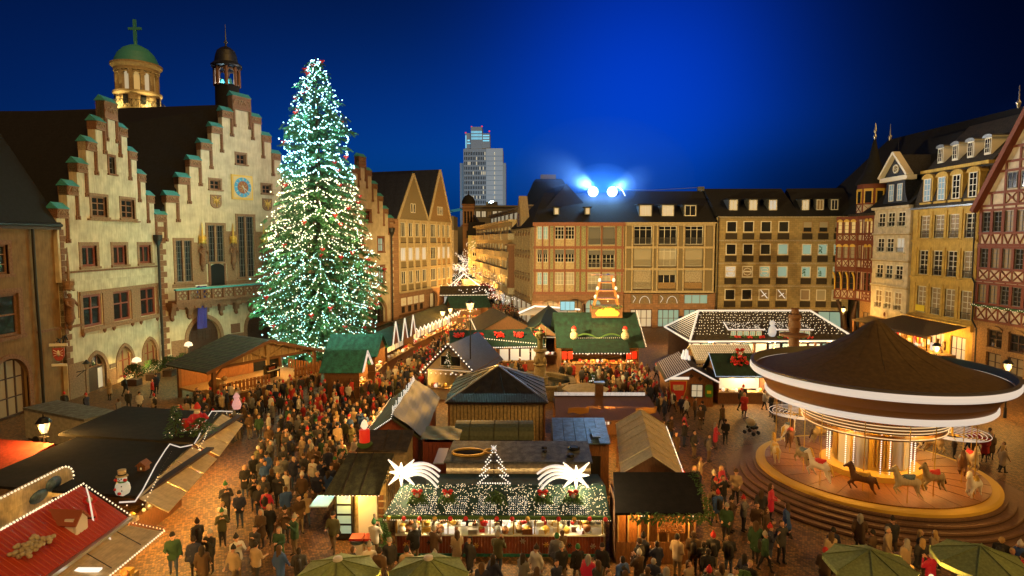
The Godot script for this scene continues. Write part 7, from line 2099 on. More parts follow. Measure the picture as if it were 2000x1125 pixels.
func left_market() -> void:
	var t := hut("teal_roof_hut", "teal roofed hut with striped light gable beside the fir's foot", V(-13.5, 0, -53.2), PI/2, 3.0, 3.0, 2.6, 3.85, "teal_felt", "brown_wood", 0.35, true, 14)
	for s in [-1, 1]:
		for k in 2: rope(t, [V(s*(1.85-0.35*k),2.36,0.4), V(0,3.9-0.32*k,0.4)], "neon", 0.05)
	t = hut("teal_roof_hut", "larger teal roofed hut behind the striped gable hut, under the fir branches", V(-13.6, 0, -60.3), PI/2, 4.6, 4.6, 2.7, 4.2, "teal_felt", "brown_wood", 0.3, true, 16)
	# stalls with three pointed light gables
	t = hut("gabled_light_stall", "long stall with three pointed lit gables along the lane", V(-12.9, 0, -67.6), PI/2 - 0.14, 9.0, 4.0, 2.7, 3.6, "green_felt", "brown_wood", 0.3, true, 18, "x")
	for k in 3:
		var x := -3.0 + k*3.0
		var g := MB.new(); g.ext([Vector2(x-0.9,2.6), Vector2(x+0.9,2.6), Vector2(x,4.9)], 0.3, 0.42); part(t, "pointed_gable", g, "orange_wood")
		rope(t, [V(x-0.95,2.6,0.46), V(x,4.95,0.46), V(x+0.95,2.6,0.46)], "bulb_dim", 0.07)
	for k in 6: bx(t, "lit_shop_panel", "win_cream", -4.2+k*1.42, -3.0+k*1.42, 1.2, 2.4, -1.2, -1.15)
	t = hut("scalloped_light_stall", "long olive roofed stall with scalloped light chain before the twin gables", V(-10.9, 0, -83.0), PI/2 - 0.18, 20.0, 5.0, 2.8, 3.7, "olive_felt", "brown_wood", 0.4, true, 18, "x")
	var pts := []
	for k in 13:
		for i in 9:
			var u := i/8.0
			pts.append(V(-9.8+k*1.5+u*1.5, 2.95-0.5*(1.0-absf(2.0*u-1.0)), 0.55))
	bulbs(t, pts, "bulb_white", 0.085)
	for k in 13: bx(t, "lit_shop_panel", "win_cream" if k % 3 else "win_white", -9.6+k*1.48, -8.5+k*1.48, 1.1, 2.3, -1.0, -0.95)
	lamp(t, V(-6, 2.3, 0.2), 18); lamp(t, V(6, 2.3, 0.2), 18)
	t = hut("dark_green_hut", "dark green roofed hut at the street mouth right of the scalloped stall", V(-7.6, 0, -100.0), 0.3, 6.0, 5.0, 2.8, 4.2, "green_felt", "brown_wood", 0.4, true, 18, "x")
	t = hut("street_stall", "stall with bright white counter below the star arch light", V(-10.5, 0, -122.0), 0.1, 9.0, 4.0, 2.8, 4.3, "brown_felt", "brown_wood", 0.4, true, 22, "x")
	bulbs(t, seg(V(-4.8,2.7,0.5), V(4.8,2.7,0.5), 0.3), "bulb_warm", 0.11)
	for k in 4: bx(t, "lit_shop_panel", "win_white", -4.0+k*2.0, -2.6+k*2.0, 1.1, 2.5, 0.1, 0.15)
	for q in [["street_stall_roof","second stall further down the street with red awning",-3.5,-135.0,"red_canvas"],["street_stall_roof","third stall deep in the street with white awning",-9.0,-150.0,"canvas"],["street_stall_roof","last stall near the church with green awning",-13.5,-170.0,"green_felt"]]:
		var h := hut("street_stall", q[1], V(q[2],0,q[3]), 0.2, 8.0, 3.5, 2.8, 4.0, q[4], "brown_wood", 0.4, true, 26, "x")
		bulbs(h, seg(V(-4.2,2.9,0.5), V(4.2,2.9,0.5), 0.35), "bulb_white", 0.12)
	# half-timbered stall in the middle
	t = hut("half_timbered_stall", "half-timbered stall with slate roof and bulb framed gable in the centre", V(-5.65, 0, -51.2), -0.27, 4.3, 7.0, 2.6, 4.75, "slate_blue", "infill", 0.35, true, 15)
	for s in [-1, 1]: bulbs(t, seg(V(s*2.55,2.38,0.45), V(0,4.9,0.45), 0.3), "bulb_white", 0.085)
	bulbs(t, seg(V(-2.5,2.35,0.45), V(2.5,2.35,0.45), 0.42), "bulb_white", 0.075)
	bx(t, "gable_window_board", "white_paint", -1.0, 1.1, 2.75, 2.85, 0, 0.12); win(t, -0.9, 2.9, 1.9, 0.95, 2, 1, "white_paint", "dark_glass", 0.08, 0.05, 0.04)
	var b := MB.new()
	for k in 160:
		var u := rng.randf()
		var a := rng.randf()*TAU
		var rr := (1.0-u)*0.4*sqrt(rng.randf())
		var p := V(cos(a)*rr, 2.85+u*1.4, 0.35+sin(a)*rr*0.5)
		b.bar(p, p+V(cos(a)*0.16,-0.05,sin(a)*0.1), 0.05, 0.015)
	part(t, "gable_fir", b, "garland")
	var gp := []
	for k in 24:
		var u := rng.randf()
		gp.append(V(rng.randf_range(-0.4,0.4)*(1-u), 2.85+u*1.4, 0.6))
	bulbs(t, gp, "bulb_warm", 0.035)
	for k in 5:
		var z := -0.2 - k*1.6
		bx(t, "timber_post", "dark_wood", 2.13, 2.2, 0, 2.6, z-0.12, z+0.12)
		if k < 4:
			var br := MB.new(); br.bar(V(2.17,1.2,z-0.1), V(2.17,2.5,z-1.5), 0.16, 0.08); part(t, "timber_brace", br, "dark_wood")
	bx(t, "timber_rail", "dark_wood", 2.13, 2.21, 1.1, 1.3, -7, 0); bx(t, "timber_rail", "dark_wood", 2.13, 2.21, 2.45, 2.6, -7, 0)
	var xb := MB.new(); xpanel(xb, 1.2, 2.1, 1.1, 2.4, 0.05, 0, 0.13); part(t, "timber_brace", xb, "dark_wood")
	# round stall with bulb lines behind it
	t = hut("bulb_lined_stall", "low stall edged with bulb lines and red flowers behind the half-timbered one", V(-2.0, 0, -63.0), 0.12, 9.0, 5.0, 2.8, 3.9, "green_felt", "brown_wood", 0.4, true, 18, "x")
	bulbs(t, seg(V(-4.9,2.55,0.5), V(4.9,2.55,0.5), 0.22), "bulb_white", 0.075); bulbs(t, seg(V(-3,3.4,-1.3), V(4.9,2.75,0.45), 0.25), "bulb_warm", 0.075)
	for k in 5:
		b = MB.new()
		for i in 30: b.ball(V(rng.randf_range(-0.5,0.5), rng.randf_range(0,0.5), rng.randf_range(-0.3,0.3)), V(0.12,0.1,0.12), 5, 4)
		part(t, "red_flowers", b, "red_ribbon").position = V(-4+k*2.1, 3.4, -1.0+0.2*(k % 2))
	for k in 4: bx(t, "lit_shop_panel", "win_white", 0.2+k*1.1, 1.1+k*1.1, 1.1, 2.3, 0.1, 0.14)
	t = hut("brown_tent_hut", "low brown tent roofs with pale patches behind the bulb lined stall", V(-1.2, 0, -73.0), 0.25, 7.0, 8.0, 2.8, 4.6, "brown_felt", "brown_wood", 0.4, false, 0.0)
	rope(t, seg(V(-3.7,2.6,0.5), V(-3.9,4.2,-4), 0.6), "bulb_dim", 0.06)
	t = hut("long_green_hut", "long dark green roof edged with small lit gables left of the big pyramid stall", V(2.6, 0, -66.8), -0.1, 4.4, 17.0, 3.0, 4.6, "green_felt", "brown_wood", 0.4, true, 16)
	for k in 6:
		var z := -1.0 - k*2.7
		b = MB.new(); b.ext([Vector2(-0.7,0), Vector2(0.7,0), Vector2(0,1.2)], 0, 0.08); var o := part(t, "side_gable", b, "gold"); o.position = V(2.5,2.7,z); o.rotation.y = PI/2
		bulbs(t, seg(V(2.65,2.7,z-0.7), V(2.65,3.95,z), 0.2) + seg(V(2.65,3.95,z), V(2.65,2.7,z+0.7), 0.2), "bulb_warm", 0.06)
	lamp(t, V(2.9, 2.4, -4), 16); lamp(t, V(2.9, 2.4, -10), 16)
	t = thing("white_canopy", "white lit canopy roof by the arched shop fronts", "canopy", V(4.6, 0, -91.0), 0.1)
	roof_quad(t, "white_thing", V(-4,3.3,-2.5), V(4,3.3,-2.5), V(4.4,2.7,1.5), V(-4.4,2.7,1.5), 0.06, "canvas_roof")
	for x in [-4, 4]: bx(t, "post", "iron", x-0.05, x+0.05, 0, 2.8, 1.2, 1.3)
	rope(t, [V(-4.5,3.0,1.6), V(-2,3.8,0), V(1,3.5,-1), V(4.5,3.4,1.5)], "bulb_white", 0.14)
	lamp(t, V(-1.5, 2.4, 0.2), 24, CREAM); lamp(t, V(2, 2.4, -1), 24, CREAM)
	t = thing("blue_cube_lantern", "square pale blue lantern sign left of the big pyramid stall", "lantern", V(7.3, 0, -88.9))
	bx(t, "post", "iron", -0.06, 0.06, 0, 3.4, -0.06, 0.06)
	for k in 3: bx(t, "lamp_panel", "blue_lamp", -1.0+k*0.68, -0.38+k*0.68, 3.5, 4.7, 0.5, 0.56)
	bx(t, "lantern_box", "blue_roof", -1.05, 1.05, 3.4, 4.8, -0.5, 0.49)

func centre_market() -> void:
	# large green stall with the pyramid
	var t := hut("big_green_stall", "large dark green stall with wide awning, two snowmen and a candle pyramid on top", V(8.5, 0, -62.3), 0.03, 8.0, 8.0, 3.0, 5.7, "green_felt", "brown_wood", 0.5, true, 18, "x")
	roof_quad(t, "green_felt", V(-2.9,3.5,0.1), V(2.7,3.5,0.1), V(2.5,2.6,2.8), V(-3.1,2.6,2.8), 0.1, "front_awning")
	var g := MB.new()
	for i in 20: g.bar(V(-2.9+i*0.28,3.55+0.5*absf(sin(i*0.33)),0.3), V(-2.62+i*0.28,3.55+0.5*absf(sin((i+1)*0.33)),0.3), 0.14)
	part(t, "arched_garland", g, "garland")
	bulbs(t, seg(V(-2.9,3.65,0.4), V(2.7,3.65,0.4), 0.2), "bulb_warm", 0.04); bulbs(t, seg(V(-3.1,2.5,2.85), V(2.5,2.5,2.85), 0.3), "bulb_white", 0.07); bulbs(t, seg(V(4.6,2.8,0.5), V(4.6,5.9,-4), 0.2), "bulb_warm", 0.06)
	for k in 4: bx(t, "red_sign_panel", "sign_red", [-3.9,-3.3,2.7,3.3][k], [-3.9,-3.3,2.7,3.3][k]+0.5, 1.4, 2.2, 0.02, 0.06)
	lamp(t, V(-1.5,2.2,1.6), 16); lamp(t, V(1.8,2.2,1.6), 16)
	for s in 2:
		var sn := thing("roof_snowman", ["left snowman with red cap on the big green stall's awning", "right snowman with red cap on the big green stall's awning"][s], "snowman", V([5.8,11.0][s], 3.45, -62.1), 0.0, "snowmen on the green stall")
		var b := MB.new(); b.ball(V(0,0.4,0), V(0.42,0.45,0.4), 12, 8); b.ball(V(0,0.98,0), V(0.28,0.28,0.28), 10, 7); part(sn, "body", b, "canvas")
		b = MB.new(); b.lathe([Vector2(0.29,1.08), Vector2(0.2,1.3), Vector2(0.0,1.42)], 10); part(sn, "cap", b, "red_ribbon")
		b = MB.new(); b.cyl(V(0,0.98,0.25), V(0,0.96,0.45), 0.05, 0.01, 6); part(sn, "nose", b, "orange_sign")
		for q in [[-0.1,1.06],[0.1,1.06],[0,0.6],[0,0.4]]:
			b = MB.new(); b.ball(V(q[0],q[1],0.26 if q[1] > 0.8 else 0.4), V(0.04,0.04,0.03), 5, 4); part(sn, "button", b, "iron")
	t = thing("candle_pyramid", "wooden candle pyramid frame with bulbs on the big green stall's ridge", "light decoration", V(9.6, 5.3, -66.2))
	bx(t, "gallery_box", "brown_wood", -1.6, 1.6, 0, 1.2, -1.2, 1.2)
	var em3 := MB.new(); em3.ext([Vector2(-1.1,0.2), Vector2(1.1,0.2), Vector2(1.3,0.5), Vector2(0.9,0.95), Vector2(0,1.15), Vector2(-0.9,0.95), Vector2(-1.3,0.5)], 1.2, 1.26); part(t, "name_board", em3, "gold_paint")
	for s in [-1, 1]:
		for z in [-0.6, 0.6]: beam(t, "frame_post", "orange_wood", V(s*1.3,1.2,z), V(s*0.55,4.4,z*0.5), 0.14)
	for y in [1.9, 2.8, 3.7]: 
		var rr = 1.35-(y-1.2)*0.24
		bx(t, "tier_board", "orange_wood", -rr, rr, y, y+0.1, -0.6, 0.6)
		for s in [-1, 1]:
			var c := MB.new(); c.ball(V(s*rr,y+0.3,0.4), V(0.17,0.22,0.17), 8, 6); part(t, "candle_bulb", c, "bulb_warm")
	for k in 5:
		var c := MB.new(); c.bar(V(0,4.5,0), V(2.0*cos(TAU*k/5),4.55,2.0*sin(TAU*k/5)), 0.35, 0.03); part(t, "fan_blade", c, "orange_wood")
	c_garland(t, V(-1.6,1.2,1.2), V(1.6,1.2,1.2), 0.22)
	lamp(t, V(0, 1.8, 1.5), 7, WARM, 0.08)
	# hip roofed stall with light lines
	t = thing("hip_roof_light_stall", "large hip roofed stall outlined and netted with white lights before the brown stone house", "market stall", V(26.2, 0, -62.6))
	block(Vector2(26.4, -67.5), Vector2(8.9, 5.2))
	var W := 8.6
	var A := V(-W,3.15,0.4)
	var B := V(W+0.4,3.15,-0.2)
	var C := V(W+0.4,3.15,-10.4)
	var D := V(-W,3.15,-10.4)
	var R0 := V(-6.2,5.7,-5.0)
	var R1 := V(6.2,5.7,-5.2)
	var m := MB.new(); m.quad(R0, R1, B, A); m.quad(R1, R0, D, C); m.tri(R0, A, D); m.tri(R1, C, B); m.quad(A+V(0,-0.1,0), B+V(0,-0.1,0), C+V(0,-0.1,0), D+V(0,-0.1,0)); part(t, "hip_roof", m, "brown_felt")
	for q in [[A,B],[A,D],[A,R0],[R0,R1],[B,R1],[D,R0],[B,C]]: rope(t, [q[0]+V(0,0.1,0.05), q[1]+V(0,0.1,0.05)], "bulb_dim", 0.1)
	var net := []
	for j in 46:
		var u := (j+0.5)/46
		var top := R0.lerp(R1, u)
		var bot := A.lerp(B, u)
		for i in 9: net.append(top.lerp(bot, 0.05+0.088*i+rng.randf_range(-0.02,0.02)) + V(rng.randf_range(-0.1,0.1),0.06,0))
	for j in 16:
		var u := (j+0.5)/16
		for i in 14: net.append(R0.lerp(A.lerp(D,u), 0.08+0.06*i) + V(-0.05,0.05,0))
	bulbs(t, net, "bulb_warm", 0.05, "light_net")
	for x in [-2.4, 2.6]:
		m = MB.new(); var dz := -0.8; m.quad(V(x-1.7,4.75,-2.9), V(x+1.7,4.75,-2.9), V(x+1.9,4.25,dz), V(x-1.9,4.25,dz)); m.b2(x-1.8,x+1.8,3.5,4.24,-2.0,dz-0.1); part(t, "dormer", m, "brown_felt")
		rope(t, [V(x-1.7,4.8,-2.8), V(x-1.9,4.3,dz+0.04), V(x+1.9,4.3,dz+0.04)], "neon", 0.08)
		for k in 5: win(t, x-1.6+k*0.66, 3.65, 0.55, 0.5, 2, 1, "white_paint", "win_cool", 0.05, dz-0.04, 0.04, "dormer_window")
		for k in 6:
			var fl := MB.new()
			for i in 10: fl.ball(V(rng.randf_range(-0.25,0.25), rng.randf_range(0,0.25), rng.randf_range(0,0.2)), V(0.12,0.1,0.1), 5, 4)
			part(t, "flower_box", fl, "red_ribbon" if k % 2 else "garland").position = V(x-1.6+k*0.62, 3.4, dz+0.1)
		var np := []
		for i in 90: np.append(V(x+rng.randf_range(-1.6,1.6), 0, 0) + V(0, 4.3, dz).lerp(V(0,4.78,-2.8), rng.randf()) + V(0,0.06,0))
		bulbs(t, np, "bulb_dim", 0.05, "light_net")
	var bear := MB.new(); bear.ball(V(0.3,4.1,-0.9), V(0.45,0.65,0.3), 10, 7); bear.ball(V(0.3,4.95,-0.95), V(0.3,0.3,0.28), 10, 7); part(t, "white_figure", bear, em("white_figure", Color(0.9,0.88,0.85), 0.4))
	bx(t, "back_wall", "brown_wood", -W+0.4, W, 0, 3.0, -10, -9.9)
	for k in 9: bx(t, "post", "brown_wood", -W+0.3+k*2.1, -W+0.45+k*2.1, 0, 3.1, -0.1, 0.1)
	for k in 12: bx(t, "lit_counter_back", ["win_white","win_cool","shop_glow"][k % 3], -W+0.5+k*1.4, -W+1.6+k*1.4, 1.3, 2.7, -1.6, -1.5)
	bx(t, "counter_front", "red_wood", -W+0.4, W, 0, 1.0, -0.6, -0.5); goods(t, -W+0.5, W-0.3, 1.0, -1.0, -0.5, 90)
	for x in [-6.5,-3.2,0,3.2,6.5]: lamp(t, V(x, 2.7, 0.3), 18, CREAM)
	t = thing("carved_post", "tall carved wooden fountain post in front of the hip roofed stall", "post", V(26.1, 0, -57.6))
	block(Vector2(26.1,-57.6), Vector2(0.8,0.8))
	m = MB.new(); m.lathe([Vector2(0.55,0), Vector2(0.5,3.6), Vector2(0.45,4.4)], 10); part(t, "shaft", m, "brown_wood")
	m = MB.new(); m.lathe([Vector2(0.5,4.4), Vector2(1.3,4.55), Vector2(1.3,4.75), Vector2(0.5,4.85)], 12); part(t, "cross_board", m, "brown_wood")
	m = MB.new(); m.lathe([Vector2(0.4,4.85), Vector2(0.6,5.4), Vector2(0.5,6.0), Vector2(0.62,6.3), Vector2(0.5,6.6)], 10); m.ball(V(0,6.85,0.05), V(0.36,0.36,0.36), 10, 7); m.ball(V(0,6.78,0.38), V(0.16,0.14,0.16), 8, 5); m.ball(V(-0.28,7.12,0), V(0.12,0.12,0.08), 6, 4); m.ball(V(0.28,7.12,0), V(0.12,0.12,0.08), 6, 4); part(t, "carved_bear", m, "brown_wood")
	# brown hut with shield and windows
	t = hut("shield_sign_hut", "small wooden hut with light edged roof, two windows and red shield sign", V(14.2, 0, -49.5), -0.12, 3.5, 7.0, 2.2, 3.1, "brown_felt", "orange_wood", 0.35, false, 0.0)
	for s in [-1, 1]: rope(t, [V(s*2.15,2.12,0.42), V(0,3.26,0.42)], "neon", 0.07)
	net = []
	for j in 34:
		for i in 13: net.append(V(-0.1-1.95*i/13.0, 3.24-1.02*i/13.0, 0.1-j*0.215))
	bulbs(t, net, "bulb_net_pink", 0.024, "light_net")
	win(t, 0.0, 0.75, 0.95, 1.1, 2, 2, "dark_wood", "win_cream", 0.06, 0.06, 0.04); for s in [-0.12, 0.98]: bx(t, "shutter", "brown_wood", s, s+0.1, 0.72, 1.88, 0.02, 0.06)
	m = MB.new(); m.ext([Vector2(1.12,0.95), Vector2(1.25,0.8), Vector2(1.6,0.8), Vector2(1.72,0.95), Vector2(1.72,1.7), Vector2(1.6,1.85), Vector2(1.25,1.85), Vector2(1.12,1.7)], 0.05, 0.1); part(t, "green_sign", m, "sign_green")
	bx(t, "green_sign_panel", "yellow_cloth", 1.25, 1.58, 1.1, 1.35, 0.1, 0.12)
	for k in 3:
		m = MB.new(); m.xf = Transform3D(Basis(V(0,0,1), PI/4), V(-0.7+k*0.7,2.5-absf(k-1)*0.2,0.06)); m.box(Vector3.ZERO, V(0.26,0.26,0.05)); part(t, "carved_ornament", m, "dark_wood")
	m = MB.new()
	for i in 8: m.tube([V(0.05+0.25*cos(i*1.7),3.2,-3.2-0.2*i), V(0.1+0.2*cos(i*1.7),3.6+0.35*absf(sin(i*2.1)),-3.2-0.2*i)], 0.14, 6, 0.07)
	part(t, "light_figure_sculpture", m, em("roof_figure_light", Color(1,0.95,0.88), 0.6))
	t = thing("shield_sign", "large red shield shaped board with white bar hung before the wooden hut", "sign", V(12.9, 0, -48.6))
	var sh := [Vector2(-0.72,2.35), Vector2(0.72,2.35), Vector2(0.66,1.6), Vector2(0.42,0.85), Vector2(0,0.6), Vector2(-0.42,0.85), Vector2(-0.66,1.6)]
	m = MB.new(); m.ext(sh, 0, 0.05); part(t, "shield_border", m, "gold"); m = MB.new()
	var sh2 := []
	for q in sh: sh2.append(Vector2(q.x*0.9, 1.55+(q.y-1.55)*0.9))
	m.ext(sh2, 0.05, 0.08); part(t, "shield_board", m, "sign_red"); bx(t, "white_bar", "canvas", -0.42, 0.42, 1.55, 2.0, 0.08, 0.1); bx(t, "post", "brown_wood", -0.05, 0.05, 0, 2.3, -0.1, 0.0)
	bx(t, "lit_board", "bulb_dim", -0.6, 0.9, 2.4, 2.6, -0.1, -0.05)
	# green roofed stall with wreath and another behind
	t = hut("wreath_roof_stall", "green roofed stall with big red wreath and blue light edges left of the carousel", V(18.6, 0, -50.2), 0.0, 3.9, 3.2, 2.55, 3.9, "green_felt", "brown_wood", 0.3, true, 14, "x")
	wreath(t, V(0.0, 3.75, -1.0), 1.3); m = MB.new()
	for i in 60: m.ball(V(rng.randf_range(-0.7,0.7), 3.45+rng.randf_range(-0.3,0.5), -0.8+rng.randf_range(-0.1,0.4)), V(0.1,0.09,0.1), 5, 4)
	part(t, "red_blossoms", m, "red_ribbon")
	bulbs(t, seg(V(-2.3,2.4,0.4), V(2.3,2.4,0.4), 0.1), "bulb_cool", 0.04); bulbs(t, seg(V(-2.3,2.4,0.4), V(-2.3,4.0,-1.6), 0.1), "bulb_cool", 0.04)
	bx(t, "lit_back_panel", "win_white", -1.8, 1.8, 1.05, 2.4, -1.1, -1.05); lamp(t, V(1.0,2.2,0.35), 12, CREAM)
	t = hut("striped_light_roof_stall", "stall with pale light-striped roof behind the wreath stall", V(18.9, 0, -55.0), 0.05, 5.0, 3.6, 2.7, 3.8, "canvas", "brown_wood", 0.3, true, 12, "x")
	net = []
	for j in 26:
		for i in 10: net.append(V(-2.7+j*0.21, 3.9-0.12*i, -1.8+0.2*i))
	bulbs(t, net, "bulb_dim", 0.05, "light_net")

func c_garland(parent: Node, a: Vector3, b: Vector3, r: float) -> void:
	var m := MB.new()
	for i in 120:
		var p := a.lerp(b, rng.randf()) + V(rng.randf_range(-r,r), rng.randf_range(-r,r), rng.randf_range(-r,r)*0.6)
		m.bar(p, p+V(rng.randf_range(-0.2,0.2), rng.randf_range(-0.2,0.1), 0.15), 0.06, 0.02)
	part(parent, "garland", m, "garland")

func fountain() -> void:
	var t := thing("stone_fountain", "octagonal stone fountain with statue column in the middle of the square", "fountain", V(2.05, 0, -54.0))
	block(Vector2(2.05, -54), Vector2(3.3, 3.3))
	for k in 8:
		var a0 := TAU*(k+0.5)/8
		var a1 := TAU*(k+1.5)/8
		var p := V(3.1*cos(a0),0,3.1*sin(a0))
		var q := V(3.1*cos(a1),0,3.1*sin(a1))
		var b := MB.new(); b.bar(p+V(0,0.55,0), q+V(0,0.55,0), 0.3, 0.3)
		var d := (q-p).normalized()
		b = MB.new(); b.box((p+q)/2+V(0,0.55,0), V(p.distance_to(q),1.1,0.3), Basis(d, Vector3.UP, d.cross(Vector3.UP))); b.box((p+q)/2+V(0,1.12,0), V(p.distance_to(q)+0.1,0.16,0.46), Basis(d, Vector3.UP, d.cross(Vector3.UP))); part(t, "basin_side", b, "fountain_stone")
		b = MB.new(); b.box((p+q)/2*1.055+V(0,0.55,0), V(p.distance_to(q)*0.6,0.6,0.06), Basis(d, Vector3.UP, d.cross(Vector3.UP))); part(t, "basin_panel", b, "yellow_stone")
	var w := MB.new(); w.lathe([Vector2(2.95,0.7), Vector2(2.95,0.78)], 8, Vector3.ZERO, true, PI/8, PI/8+TAU); part(t, "water", w, mt("dark_water", Color(0.02,0.03,0.03), 0.1, 0, ""))
	var b := MB.new(); b.lathe([Vector2(0.7,0), Vector2(0.7,1.3), Vector2(0.8,1.4), Vector2(0.55,1.5), Vector2(0.5,2.4), Vector2(0.65,2.55), Vector2(0.42,2.7), Vector2(0.4,3.6), Vector2(0.6,3.75), Vector2(0.6,3.95)], 12); part(t, "pedestal", b, "fountain_stone")
	for k in 4:
		b = MB.new(); b.ball(V(0.5*cos(TAU*k/4+0.7),2.9,0.5*sin(TAU*k/4+0.7)), V(0.18,0.35,0.18), 8, 6); part(t, "carved_figure", b, "fountain_stone")
	var s := part(t, "statue", statue_shape(1.9), "bronze"); s.position = V(0,3.95,0); s.rotation.y = 0.3
	b = MB.new(); b.tube([V(-0.35,5.2,0.05), V(-0.75,5.6,0.2), V(-0.8,5.85,0.2)], 0.08, 6); b.bar(V(-1.1,5.85,0.2), V(-0.5,5.85,0.2), 0.04); part(t, "raised_scales", b, "bronze")
	t = thing("cream_parasol", "cream parasol between the fountain and the slatted roof", "parasol", V(5.2, 0, -46.0))
	for k in 8:
		var a0 := TAU*k/8
		var a1 := TAU*(k+1)/8
		b = MB.new(); b.tri(V(0,2.75,0), V(1.8*cos(a0),2.3,1.8*sin(a0)), V(1.8*cos(a1),2.3,1.8*sin(a1))); b.tri(V(0,2.7,0), V(1.8*cos(a1),2.25,1.8*sin(a1)), V(1.8*cos(a0),2.25,1.8*sin(a0))); part(t, "canopy_panel", b, "canvas")
	b = MB.new(); b.cyl(V(0,0,0), V(0,2.7,0), 0.04, 0.04, 6); part(t, "pole", b, "brown_wood")
	for q in [[-1.6,-50.0,"small lit fir left of the fountain basin"],[6.3,-50.5,"small lit fir right of the fountain basin"]]:
		var f := thing("lit_small_fir", q[2], "fir", V(q[0],0,q[1]))
		b = MB.new()
		for k in 220:
			var u := rng.randf()
			var a := rng.randf()*TAU
			var rr := (1.0-u)*0.7*sqrt(rng.randf())
			var p := V(cos(a)*rr, 0.4+u*2.2, sin(a)*rr)
			b.bar(p, p+V(cos(a)*0.24,-0.06,sin(a)*0.24), 0.07, 0.02)
		part(f, "foliage", b, "garland")
		b = MB.new(); b.cyl(V(0,0,0), V(0,2.2,0), 0.06, 0.02, 6); part(f, "trunk", b, "bark")
		var bp := []
		for k in 30:
			var u := rng.randf()
			var a := rng.randf()*TAU
			bp.append(V(cos(a)*0.7*(1-u), 0.4+u*2.2, sin(a)*0.7*(1-u)))
		bulbs(f, bp, "bulb_white", 0.05)

